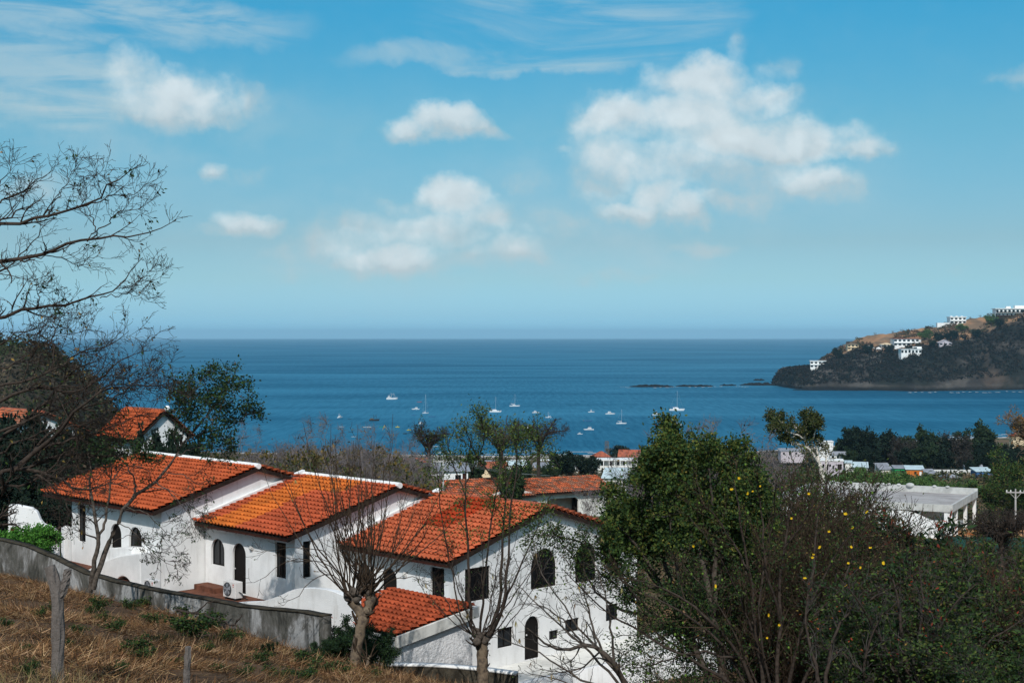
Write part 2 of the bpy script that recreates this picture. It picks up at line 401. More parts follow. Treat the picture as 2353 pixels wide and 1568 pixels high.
def grow(Pt, Rd, n, t0, t1, ang, ln, steps=6, wander=.18, up=0.0, rs=.55, r1=.35, taper=.5, flat=1.0, rel=False):
    """children of the limbs Pt: n per limb, leaving between t0 and t1 of its length at an angle, of a length ln (metres, or of the parent's)"""
    B, N, _ = Pt.shape
    k = np.repeat(np.arange(B), n); C = len(k)
    t = rng.uniform(t0, t1, C) ** .9 if t0 > 0 else rng.uniform(t0, t1, C)
    t = np.clip(t, 0, .995)
    f = t * (N - 1); i = np.minimum(f.astype(int), N - 2); fr = (f - i)[:, None]
    o = Pt[k, i] * (1 - fr) + Pt[k, i + 1] * fr
    T = nrm(Pt[k, i + 1] - Pt[k, i])
    r = (Rd[k, i] * (1 - fr[:, 0]) + Rd[k, i + 1] * fr[:, 0])
    side = rng.normal(0, 1, (C, 3)); side[:, 2] *= flat; side = nrm(side - T * (side * T).sum(1, keepdims=True))
    A = np.radians(rng.uniform(*ang, C))[:, None]
    d = nrm(T * np.cos(A) + side * np.sin(A))
    L = rng.uniform(*ln, C)
    if rel: L = L * np.linalg.norm(np.diff(Pt, axis=1), axis=2).sum(1)[k]
    L = L * (1 - taper * t); st = (L / (steps - 1))[:, None]
    out = [o]
    for s in range(steps - 1):
        d = nrm(d + rng.normal(0, wander, (C, 3)) + np.array([0, 0, up])); o = o + d * st; out.append(o)
    Rr = np.linspace(1, r1, steps)[None] * np.minimum(r * rs, r * .9)[:, None]
    return np.stack(out, 1), Rr
def twig_mesh(name, groups, mats, parent, mi=None, minr=.0):
    """groups: list of (Pt, Rd, sides[, material index])"""
    V = []; Q = []; mm = []; k = 0
    for g in groups:
        v, q = tubes(g[0], np.maximum(g[1], minr), g[2]); V.append(v); Q.append(q + k); k += len(v)
        mm.append(np.full(len(q), g[3] if len(g) > 3 else 0))
    return fast(name, np.vstack(V), np.vstack(Q), mats, parent, np.concatenate(mm), smooth=True)
def pick(palette, n, j=.22):
    pal = np.array(palette, float); c = pal[rng.integers(0, len(pal), n)]
    return np.clip(c * rng.uniform(1 - j, 1 + j, (n, 1)) * rng.uniform(.93, 1.07, (n, 3)), 0, 1)
def leaf_quads(C, size, palette, width=.45, droop=0.0, j=.22, dirs=None, spread=1.0, cols=None):
    n = len(C)
    d = rng.normal(0, 1, (n, 3)); d[:, 2] -= droop
    if dirs is not None: d = dirs * 1.2 + d * spread
    d = nrm(d); s = nrm(np.cross(d, rng.normal(0, 1, (n, 3))))
    L = (size * rng.uniform(.6, 1.3, n))[:, None]
    up = nrm(np.cross(s, d)) * L * .12
    V = np.stack([C, C + d * L * .45 + s * L * width * .5 + up, C + d * L, C + d * L * .45 - s * L * width * .5 + up], 1).reshape(-1, 3)
    Q = np.arange(n * 4).reshape(n, 4)
    col = np.repeat(pick(palette, n, j) if cols is None else cols, 4, 0)
    return V, Q, col
def on_limbs(Pt, n, t0=.25, t1=1.0, off=0.0):
    B, N, _ = Pt.shape
    k = np.repeat(np.arange(B), n); t = rng.uniform(t0, t1, len(k)) * (N - 1.001); i = t.astype(int); fr = (t - i)[:, None]
    p = Pt[k, i] * (1 - fr) + Pt[k, i + 1] * fr
    if off: p = p + rng.normal(0, off, p.shape)
    return p, nrm(Pt[k, i + 1] - Pt[k, i])
def sub(Pt, frac):
    m = rng.random(len(Pt)) < frac; return Pt[m]
def leaves_obj(name, parts, mat, parent, kind=None):
    V = []; Q = []; Cc = []; k = 0
    for v, q, c in parts: V.append(v); Q.append(q + k); Cc.append(c); k += len(v)
    return fast(name, np.vstack(V), np.vstack(Q), mat, parent, col=np.vstack(Cc))

# ------------------------------------------------------------------ the lie of the land
def plane(x, y): return 73.3 - .165 * y - .16 * (x + 11) * min(1, y / 40)
CTRL = [(x, y, plane(x, y)) for x in (-34, -18, -6, 6, 18, 32) for y in (0, 14, 28, 42, 55)]
CTRL += [(1.4,55,61.3),(5,58.4,60.9),(4.2,53.5,60.8),(-2.5,46.2,63.7),(1.5,45.5,63.3),(-40,-30,80),(0,-30,78),(40,-30,76),(-16,66,63.6),(-4,66,62.3),(8,66,60.6),(24,68,58.6),(-40,75,65),(44,70,57),
 (-20,95,61.5),(0,95,59.5),(25,95,57),(55,95,55),(-60,110,64),(5,130,57),(-30,130,59),(30,140,54.6),(48,148,53.8),(62,160,53.6),(80,140,53),
 (8,165,54.6),(-12,215,50.5),(-60,215,54),(60,215,48),(100,215,47.5),(-100,350,46),(-30,350,42),(30,350,40),(110,350,39),(190,350,39),
 (-150,550,28),(0,550,22),(120,550,25),(200,520,27),(300,560,26),(-150,800,8),(0,800,5),(150,820,8),(300,860,10),(420,900,10),
 (-250,900,3),(0,885,.6),(120,900,1),(250,980,1.2),(350,1040,1.2),(460,1080,1.5),(0,930,-2),(-250,960,-3),(150,950,-2),(250,1030,-2),(380,1100,-3),(500,1150,-3),(0,1100,-8),(-300,1150,-9),(300,1250,-9),(550,1300,-9)]
CTRL = np.array(CTRL, float)
def warp(x, y):
    b = np.log((np.asarray(y, float) + 70) / 70.); return np.stack([np.asarray(x, float) / (np.asarray(y, float) + 70) * 1.6, b], -1)
_cw = warp(CTRL[:, 0], CTRL[:, 1])
_K = np.linalg.norm(_cw[:, None] - _cw[None], axis=2); _n = len(CTRL)
_A = np.zeros((_n + 3, _n + 3)); _A[:_n, :_n] = _K; _A[:_n, _n] = 1; _A[:_n, _n + 1:] = _cw; _A[_n:, :_n] = _A[:_n, _n:].T
_W = np.linalg.solve(_A, np.r_[CTRL[:, 2], 0, 0, 0])
def land(x, y):
    x = np.asarray(x, float); y = np.asarray(y, float); q = warp(x, y); sh = q.shape[:-1]; q = q.reshape(-1, 2); out = np.empty(len(q))
    for i in range(0, len(q), 20000):
        c = q[i:i + 20000]; out[i:i + 20000] = np.linalg.norm(c[:, None] - _cw[None], axis=2) @ _W[:_n] + _W[_n] + c @ _W[_n + 1:]
    return out.reshape(sh)
def gz(x, y): return float(land([x], [y])[0])
def at(px, D): """ground point under a sight direction at distance D"""; x = (px - 1176) / F * D; return np.array([x, D, gz(x, D)])
# ------------------------------------------------------------------ the setting
_ph = rng.uniform(0, 99, (64, 2))
def vnoise(x, y, seed=0):
    x = np.asarray(x, float) + seed * 17.3; y = np.asarray(y, float) + seed * 9.1
    xi, yi = np.floor(x), np.floor(y); fx, fy = x - xi, y - yi; fx = fx * fx * (3 - 2 * fx); fy = fy * fy * (3 - 2 * fy)
    def h(a, b): return (np.sin(a * 127.1 + b * 311.7) * 43758.5453) % 1.0
    return (h(xi, yi) * (1 - fx) + h(xi + 1, yi) * fx) * (1 - fy) + (h(xi, yi + 1) * (1 - fx) + h(xi + 1, yi + 1) * fx) * fy
def fbm(x, y, seed=0, oct=5):
    s = 0; a = .5
    for i in range(oct): s = s + a * vnoise(x * 2 ** i, y * 2 ** i, seed + i); a *= .5
    return s
def grid_quads(nu, nv):
    i = np.arange(nu * nv).reshape(nu, nv)
    return np.stack([i[:-1, :-1], i[1:, :-1], i[1:, 1:], i[:-1, 1:]], -1).reshape(-1, 4)

# ground: one sheet from behind the camera down to below the sea
mk('ground', (1, 1, 1), .95, .28, .8, attr='tint', bump=.6, bscale=2.2, bdist=.12)
yb = np.concatenate([np.linspace(-50, 75, 150), 75 * np.exp(np.linspace(0.01, math.log(1350 / 75), 150))])
ub = np.linspace(-1.0, 1.0, 190)
gx = ub[None] * (70 + .62 * np.maximum(yb, 0))[:, None]; gy = np.repeat(yb[:, None], len(ub), 1)
gzv = land(gx, gy)
near = np.clip((75 - gy) / 30, 0, 1)
gzv += (fbm(gx * .45, gy * .45, 3) - .5) * .38 * near
n_ = fbm(gx * .12, gy * .12, 8); n2_ = fbm(gx * .9, gy * .9, 12)
soil = np.array([.095, .055, .031]); dry = np.array([.19, .115, .062]); dark = np.array([.05, .042, .03]); orange = np.array([.46, .24, .105]); sand = np.array([.52, .47, .43]); olive = np.array([.085, .08, .04])
def lerp(a, b, t): return a + (b - a) * np.clip(t, 0, 1)[..., None]
gc = lerp(np.broadcast_to(soil, gx.shape + (3,)), dry, (n2_ - .35) * 2.5)
far_ = np.clip((gy - 62) / 25, 0, 1); gc = lerp(gc, lerp(np.broadcast_to(olive, gx.shape + (3,)), dry, (n_ - .38) * 4), far_)
def disc(cx, cy, rx, ry): return np.clip(1.4 - np.sqrt(((gx - cx) / rx) ** 2 + ((gy - cy) / ry) ** 2) + (n2_ - .5) * .8, 0, 1) * 1.6
for c in ((22, 76, 11, 9), (16, 66, 7, 6), (58, 152, 11, 15), (44, 128, 10, 5), (118, 420, 30, 6), (95, 330, 12, 5)): gc = lerp(gc, orange, disc(*c))
gc = lerp(gc, np.array([.30, .285, .265]), disc(64, 181, 17, 9))
gc = lerp(gc, sand, (3.2 - gzv) / 1.2)
ground = fast('ground', np.stack([gx, gy, gzv], -1).reshape(-1, 3), grid_quads(*gx.shape)[:, ::-1], 'ground', col=gc.reshape(-1, 3), smooth=True)
tag(ground, kind='structure')

# sea
ms = bpy.data.materials.new('sea_water'); ms.use_nodes = True; t = NT(ms.node_tree); t.n.clear(); M['sea'] = ms
tcx = t.new('ShaderNodeTexCoord'); mp = t.new('ShaderNodeMapping'); t.l.new(tcx.outputs['Object'], mp.inputs[0]); mp.inputs['Scale'].default_value = (.0011, .0042, 1); mp.inputs['Rotation'].default_value = (0, 0, R(-7))
bands = t.noise(mp.outputs[0], 1.0, 6, .6, .6)
mp2 = t.new('ShaderNodeMapping'); t.l.new(tcx.outputs['Object'], mp2.inputs[0]); mp2.inputs['Scale'].default_value = (.20, .015, 1)
rip = t.noise(mp2.outputs[0], 1.0, 8, .75)
wind = t.ramp(t.math('ADD', t.math('MULTIPLY', bands, .60), t.math('MULTIPLY', rip, .40)), .33, .68)
body = t.mix(wind, (.0005, .062, .125), (.003, .11, .19))
df = t.new('ShaderNodeBsdfDiffuse'); t.put(df.inputs[0], body)
gl = t.new('ShaderNodeBsdfGlossy'); gl.inputs['Roughness'].default_value = .32; t.put(gl.inputs[0], (.45, .82, 1, 1))
mp3 = t.new('ShaderNodeMapping'); t.l.new(tcx.outputs['Object'], mp3.inputs[0]); mp3.inputs['Scale'].default_value = (.35, .12, 1)
t.l.new(t.bump(t.noise(mp3.outputs[0], 1.0, 5, .7), .9, 1.2), gl.inputs['Normal'])
fr = t.new('ShaderNodeFresnel'); fr.inputs[0].default_value = 1.33
fac = t.math('MULTIPLY', t.math('MINIMUM', fr.outputs[0], .30), t.math('ADD', .35, t.math('MULTIPLY', wind, .9)))
mx = t.new('ShaderNodeMixShader'); t.l.new(fac, mx.inputs[0]); t.l.new(df.outputs[0], mx.inputs[1]); t.l.new(gl.outputs[0], mx.inputs[2])
o_ = t.new('ShaderNodeOutputMaterial'); t.l.new(mx.outputs[0], o_.inputs[0])
sy = np.concatenate([np.linspace(600, 3000, 60), 3000 * np.exp(np.linspace(.02, math.log(42000 / 3000), 60))]); sx = np.linspace(-1, 1, 40)
SX = sx[None] * (900 + .9 * sy)[:, None]; SY = np.repeat(sy[:, None], 40, 1)
sea = fast('sea', np.stack([SX, SY, np.zeros_like(SX)], -1).reshape(-1, 3), grid_quads(*SX.shape)[:, ::-1], 'sea', smooth=True); tag(sea, kind='structure')

# headland: a cliff, a dry grassy back and a slope down to the far sea
def ip(px, tab): a = np.array(tab, float); return np.interp(px, a[:, 0], a[:, 1])
HB = [(1780, 885), (1800, 889), (1826, 893), (1948, 895), (2095, 898.5), (2352, 895), (2700, 892)]
HC = [(1780, 884), (1786, 858), (1799, 848), (1856, 842), (1890, 829), (1915, 819), (1955, 810), (2036, 808), (2122, 798), (2155, 792), (2190, 781), (2270, 767), (2311, 748), (2352, 727), (2500, 708), (2700, 690)]
HR = [(1780, 883), (1788, 855), (1800, 846.5), (1856, 840), (1886, 824), (1907, 810), (1950, 787), (1988, 773), (2036, 765), (2077, 759.5), (2149, 750), (2230, 732), (2284, 724), (2352, 715), (2500, 696), (2700, 680)]
hp = np.concatenate([np.linspace(1780, 1860, 40), np.linspace(1862, 2352, 190), np.linspace(2356, 2700, 50)])
base = np.array([G(p, ip(p, HB), 0.0) for p in hp])
VV = np.concatenate([np.linspace(0, 1, 46), np.linspace(1, 2, 40)[1:], np.linspace(2, 3, 18)[1:]])
Hm = np.zeros((len(hp), len(VV), 3)); Hc = np.zeros_like(Hm)
for i, p in enumerate(hp):
    wd = min(1, (p - 1775) / 220)
    b = base[i]; c = P(p, ip(p, HC), b[1] + 30 + 75 * wd); r = P(p, ip(p, HR), b[1] + 50 + 190 * wd); e = P(p, 800, b[1] + 110 + 420 * wd); e[2] = -6; bb = b.copy(); bb[2] = -3
    for j, v in enumerate(VV):
        if v <= 1: q = bb + (c - bb) * v; q[2] = bb[2] + (c[2] - bb[2]) * (v ** .8)
        elif v <= 2: q = c + (r - c) * (v - 1)
        else: s = v - 2; q = r + (e - r) * s; q[2] = r[2] + (e[2] - r[2]) * s ** 1.6
        Hm[i, j] = q
X, Y, Z = Hm[..., 0].copy(), Hm[..., 1].copy(), Hm[..., 2].copy()
gul = fbm(X * .022, Z * .012 + Y * .004, 21); gul2 = fbm(X * .09, Z * .07, 23)
face = np.clip(VV, 0, 1)[None] * np.clip(2.2 - VV, 0, 1)[None]
Hm[..., 1] += (gul - .5) * 95 * np.clip(VV * 3, 0, 1)[None] * np.clip(1.6 - VV, 0, 1)[None] + (gul2 - .5) * 16 * face
Hm[..., 2] += ((fbm(X * .03, Y * .03, 25) - .5) * 7 + (fbm(X * .12, Y * .12, 26) - .5) * 3) * np.clip(VV * 2, 0, 1)[None] * np.clip(3 - VV, 0, 1)[None]
rk = np.array([.040, .035, .031]); rk2 = np.array([.105, .092, .080]); vg = np.array([.016, .018, .0145]); gr = np.array([.36, .20, .105]); gr2 = np.array([.20, .135, .085]); shore = np.array([.012, .012, .012]); rust = np.array([.075, .055, .042])
k1 = fbm(X * .035, Z * .05, 31); k2 = fbm(X * .02, Z * .03, 33); k3 = fbm(X * .05 + 4, Y * .03, 35)
hc = lerp(np.broadcast_to(rk, X.shape + (3,)), rk2, (k1 - .5) * 5); hc = lerp(hc, vg, (k2 - .42) * 7); hc = lerp(hc, rust, (fbm(X * .03 + 9, Z * .03, 36) - .62) * 6)
gcol = lerp(np.broadcast_to(gr, X.shape + (3,)), gr2, (k3 - .42) * 5)
vfar = VV[None] + (fbm(X * .03, Y * .03, 37) - .5) * .5
hc = lerp(hc, gcol, (vfar - 1.02) * 9)
hc = lerp(hc, shore, (5 - Hm[..., 2]) / 2.5); hc = lerp(hc, rk2 * .9, np.clip(1 - np.abs(Hm[..., 2] - 6.5) / 2.0, 0, 1) * .6 * np.clip((k1 - .4) * 6, 0, 1))
mk('headland', (1, 1, 1), .95, .35, .05, attr='tint', bump=.6, bscale=.12, bdist=3)
headland = fast('headland', Hm.reshape(-1, 3), grid_quads(*X.shape), 'headland', col=hc.reshape(-1, 3), smooth=True); tag(headland, kind='structure')

def clumps(pts, rad, hgt, per, size, palette, cols=None):
    """leafy mounds: for every point a dome of leaf faces"""
    n = len(pts); k = np.repeat(np.arange(n), per)
    d = nrm(rng.normal(0, 1, (len(k), 3))); d[:, 2] = np.abs(d[:, 2]); s = rng.uniform(.55, 1, len(k)) ** .5
    rad = np.broadcast_to(rad, n); hgt = np.broadcast_to(hgt, n); size = np.broadcast_to(size, n)
    C = pts[k] + d * s[:, None] * np.stack([rad[k], rad[k], hgt[k]], 1)
    cl = pick(palette, n, .2) if cols is None else cols
    cl = np.clip(cl[k] * rng.uniform(.75, 1.25, (len(k), 1)), 0, 1)
    V = []; 
    nn = nrm(d + rng.normal(0, .7, d.shape)); a = nrm(np.cross(nn, rng.normal(0, 1, d.shape))); b = np.cross(nn, a); L = (size[k] * rng.uniform(.6, 1.3, len(k)))[:, None] * .5
    V = np.stack([C - a * L, C - b * L * .7, C + a * L, C + b * L * .7], 1).reshape(-1, 3)
    return V, np.arange(len(V)).reshape(-1, 4), np.repeat(cl, 4, 0)
# low growth on the headland
hi = rng.integers(0, len(hp), 5200); hj = rng.integers(8, 85, 5200); hpts = Hm[hi, hj]; vv = VV[hj]
keep = ((vv < 1.05) & (rng.random(5200) < .95)) | ((vv >= 1.05) & (fbm(hpts[:, 0] * .03, hpts[:, 1] * .03, 41) > .50)); hpts = hpts[keep]; vv = vv[keep]
pc = np.where((vv < 1.1)[:, None], pick([(.011, .013, .0105), (.018, .016, .0135), (.028, .023, .019), (.012, .016, .012)], len(vv)), pick([(.10, .07, .045), (.05, .055, .025), (.14, .09, .055), (.08, .06, .045)], len(vv)))
o = leaves_obj('undergrowth', [clumps(hpts, rng.uniform(2, 5, len(vv)), rng.uniform(2, 5, len(vv)), 12, 2.6, None, pc)], 'far_leaf', None)
tag(o, 'dark scrub covering the cliff and dry crest of the headland', 'scrub', kind='stuff')

# wooded hill at the left
LH = [(-420, 770), (-200, 780), (0, 796), (60, 791), (110, 801), (150, 826), (190, 862), (215, 895), (245, 945), (270, 985)]
lp = np.linspace(-420, 270, 60); lv = np.linspace(-1, 1, 40); LM = np.zeros((60, 40, 3))
for i, p in enumerate(lp):
    r = P(p, ip(p, LH), 390)
    for j, v in enumerate(lv):
        D = 390 + v * (150 if v < 0 else 120); x = (p - 1176) / F * (390 + v * 60); g = gz(x, D) - 1.5
        LM[i, j] = (x, D, g + max(0, r[2] - gz(r[0], 390)) * (math.cos(v * math.pi) * .5 + .5))
LM[..., 2] += (fbm(LM[..., 0] * .06, LM[..., 1] * .06, 51) - .5) * 5
o = fast('hill', LM.reshape(-1, 3), grid_quads(60, 40), 'ground', col=np.tile([.06, .05, .035], (2400, 1)), smooth=True); tag(o, kind='structure')
lpts = LM[rng.integers(0, 60, 2600), rng.integers(4, 36, 2600)]
o = leaves_obj('undergrowth', [clumps(lpts, rng.uniform(1.2, 3.6, 2600), rng.uniform(1.5, 6.5, 2600), 18, 1.0, [(.035, .045, .024), (.06, .05, .034), (.045, .055, .026), (.085, .068, .045), (.03, .036, .02)])], 'far_leaf', None)
tag(o, 'dark brown woodland covering the rounded hill at the left edge of the bay', 'woodland', kind='stuff')

# reef rocks off the point
def rock(name, label, px0, px1, py, th, seed, h):
    a, b = G(px0, py), G(px1, py); n = 40; mb = []
    u = np.linspace(0, 1, n); V = np.zeros((n, 9, 3))
    for i, s in enumerate(u):
        c = a + (b - a) * s; hw = th * (.35 + .65 * math.sin(math.pi * min(1, max(0, s)))) * (.6 + .8 * float(vnoise(s * 9, seed, 1)))
        for j, q in enumerate(np.linspace(-1, 1, 9)):
            V[i, j] = (c[0], c[1] + q * hw + 9 * float(vnoise(s * 6, seed, 2)), (1 - q * q) * h * math.sin(math.pi * (s * .96 + .02)) ** .4 * (.35 + 1.1 * float(fbm(s * 14, seed + q * 1.5, 3))) - .6)
    return tag(fast(name, V.reshape(-1, 3), grid_quads(n, 9), 'reef', smooth=True), label, 'rock', 'black reef rocks off the headland')
rock('reef_rock', 'long low black reef farthest left of the headland with white surf at its end', 1446, 1549, 888.5, 13, 1.3, 4.2)
rock('reef_rock', 'long thin black reef lying between the farthest reef and the small rocks', 1553, 1640, 887.5, 13, 2.7, 4)
rock('reef_rock', 'small flat black rock just right of the long thin reef', 1654, 1692, 885.5, 9, 3.9, 3.2)
rock('reef_rock', 'black rock barely above the water just off the cliff tip', 1731, 1757, 873.5, 9, 4.6, 4)
rock('reef_rock', 'broad black rock shelf touching the cliff tip', 1700, 1790, 884.5, 16, 5.1, 5)
rock('reef_rock', 'dark rock shelf below the cliff along the inner shore', 1822, 2010, 896, 18, 6.2, 3.2)
# broken water round the rocks
mb = MB()
sv = []
for (x0, x1, y, n) in ((1425, 1450, 889.5, 5), (1540, 1560, 889, 4), (1690, 1722, 888, 5), (1500, 1540, 890, 3), (1580, 1640, 889, 4), (1758, 1786, 881, 3), (2085, 2160, 901, 5), (2180, 2300, 901, 8), (2310, 2352, 899.5, 3), (1640, 1664, 888, 2)):
    for k in range(n):
        a = x0 + (x1 - x0) * k / n; b = a + (x1 - x0) / n * random.uniform(.4, 1.0); yy = y + random.uniform(-.7, .7)
        p, q = G(a, yy), G(b, yy); m = 10
        top = [(p[0] + (q[0] - p[0]) * i / m, p[1] + (q[1] - p[1]) * i / m + random.uniform(-1, 1) + 5 * math.sin(math.pi * i / m), .25) for i in range(m + 1)]
        bot = [(t_[0], t_[1] - 11 * math.sin(math.pi * i / m) * random.uniform(.4, 1), .25) for i, t_ in enumerate(top)]
        for i in range(m): mb.raw([bot[i], bot[i + 1], top[i + 1], top[i]], [(0, 1, 2, 3)])
for k in range(26):   # small breakers along the beaches
    x = random.choice([random.uniform(-60, 60), random.uniform(280, 380)]); y = (905 + random.uniform(-8, 30)) if x < 100 else 1052 + (x - 340) * .35 + random.uniform(-6, 25); L = random.uniform(6, 22)
    for i in range(6): mb.raw([(x + L * i / 6, y - .8, .2), (x + L * (i + 1) / 6, y - .8 + random.uniform(-.5, .5), .2), (x + L * (i + 1) / 6, y + .9, .2), (x + L * i / 6, y + 1.2, .2)], [(0, 1, 2, 3)])
tag(mb.build('foam', 'surf'), 'white broken water round the reef and along the shore', 'surf', kind='stuff')
# ------------------------------------------------------------------ tiled roofs
def tile_slope(name, W, L, rise_fn, parent, tint, tw=.255, tl=.37, mat='roof_tile', frame=None, sag=0.0):
    """clay S-tiles: W along the eave, L up the slope. frame(u, v, h) -> point; tint(col, row arrays) -> colours"""
    nc = int(round(W / tw)); nr = max(2, int(round(L / tl))); sub = 8
    us = np.linspace(0, W, nc * sub + 1); ph = (us / W * nc) % 1.0
    prof = .5 + .5 * np.cos((ph - .30) * 2 * math.pi); prof = np.where(prof > .35, prof, .35 - (.35 - prof) * .6)
    V = []; cols = []; Q = []; k = 0; n = len(us)
    coli = np.minimum((np.arange(n) / sub).astype(int), nc - 1)
    for r in range(nr):
        v0, v1 = L * r / nr, L * (r + 1) / nr + .03
        jit = rng.normal(0, .006, nc)[coli]
        rows = []
        for (v, h) in ((v0 + .10, .0), (v0 + .10, .075), (v0, .085), (v0, .115), (v1, .018)):
            pr = prof * .11 + h
            rows.append(np.array([frame(u, v + (j if h else 0), q + sag * math.sin(u * 1.3 + v)) for u, q, j in zip(us, pr, jit)]))
        V += rows
        c = tint(coli, np.full(n, r), nc, nr)
        cols += [c * .8, c * .8, c, c, c]  # recess rows under each tile lip tinted darker, shade put into the colour
        for a in range(4):
            i = k + a * n + np.arange(n - 1); Q.append(np.stack([i, i + 1, i + 1 + n, i + n], 1))
        k += 5 * n
    return fast(name, np.vstack(V), np.vstack(Q), mat, parent, col=np.clip(np.vstack(cols), 0, 1), smooth=False)
RED = np.array([.41, .084, .034]); ORA = np.array([.52, .135, .026]); DRED = np.array([.34, .042, .013]); FADE = np.array([.48, .125, .055]); OLD = np.array([.26, .12, .075])
def tint_a(c, r, nc, nr):
    k = (np.sin(c * 12.9898 + r * 78.233) * 43758.5453) % 1
    return (RED * .85 + ORA * .15)[None] * (.82 + .36 * k)[:, None]
def tint_b(c, r, nc, nr):
    k = (np.sin(c * 12.9898 + r * 78.233) * 43758.5453) % 1; u = c / nc; v = r / nr
    m = ((u > .13 + .03 * np.sin(v * 9)) & (u < .40 + .06 * np.sin(v * 5 + 1) + .10 * v)) | ((v > .72) & (u > .1) & (u < .7))
    return np.where(m[:, None], ORA * 1.05, RED) * (.84 + .32 * k)[:, None]
def tint_c(c, r, nc, nr):
    k = (np.sin(c * 12.9898 + r * 78.233) * 43758.5453) % 1; u = c / nc; v = r / nr
    m = (u > .30) & (u < .56) & (v > .42) & (v < .97)
    return np.where(m[:, None], DRED, FADE * .55 + RED * .45) * (.84 + .32 * k)[:, None]
def tint_old(c, r, nc, nr):
    k = (np.sin(c * 12.9898 + r * 78.233) * 43758.5453) % 1
    return np.where((k > .55)[:, None], OLD, FADE) * (.6 + .7 * ((k * 7.3) % 1))[:, None]

# ------------------------------------------------------------------ the three white villas
E1 = np.array([.697, -.717, 0]); E2 = np.array([.717, .697, 0]); RZ = math.atan2(-.717, .697)
def arch(x0, x1, z0, z1, n=16):
    r = (x1 - x0) / 2; cx = (x0 + x1) / 2; h = min(r * 1.02, z1 - z0)
    return [(x0, z0), (x1, z0)] + [(cx + r * math.cos(math.pi * i / n), z1 - h + h * math.sin(math.pi * i / n)) for i in range(n + 1)]
def rect(x0, x1, z0, z1): return [(x0, z0), (x1, z0), (x1, z1), (x0, z1)]
def opening(kind, hole, fn, parent, depth=.09, th=.05):
    """a dark window or door in a wall opening: frame and pane, set back in the reveal"""
    xs = [p[0] for p in hole]; zs = [p[1] for p in hole]; cx, cz = (min(xs) + max(xs)) / 2, (min(zs) + max(zs)) / 2
    fw = .055; sx = 1 - 2 * fw / (max(xs) - min(xs)); sz = 1 - 2 * fw / (max(zs) - min(zs))
    inner = [(cx + (p[0] - cx) * sx, cz + (p[1] - cz) * sz) for p in hole]
    mb = MB(); mb.wall(hole, [inner], lambda u, d, z: fn(u, depth + d, z), th)
    w_ = max(xs) - min(xs)
    fr = mb.build('door' if kind == 'door' else 'window', 'dark_wood', parent)
    pn = MB()
    pn.wall([(cx + (p[0] - cx) * (sx + .02), cz + (p[1] - cz) * (sz + .02)) for p in hole], [], lambda u, d, z: fn(u, depth + .02 + d, z), .015)
    pn.build('door_leaf' if kind == 'door' else 'pane', 'dark_wood' if kind == 'door' else 'dark_glass', fr)
    if kind != 'door' and w_ > .5:
        bar = MB(); zz0, zz1 = min(zs) + fw, max(zs) - fw
        bar.wall(rect(cx - .018, cx + .018, zz0, zz1 - .02), [], lambda u, d, z: fn(u, depth - .005 + d, z), .03)
        bar.build('glazing_bar', 'dark_wood', fr)
    if kind == 'door':
        hb = MB(); p = fn(min(xs) + .14, depth - .05, min(zs) + 1.0); hb.ball(p, .035, 5); hb.build('handle', 'mast_metal', fr)
    return fr
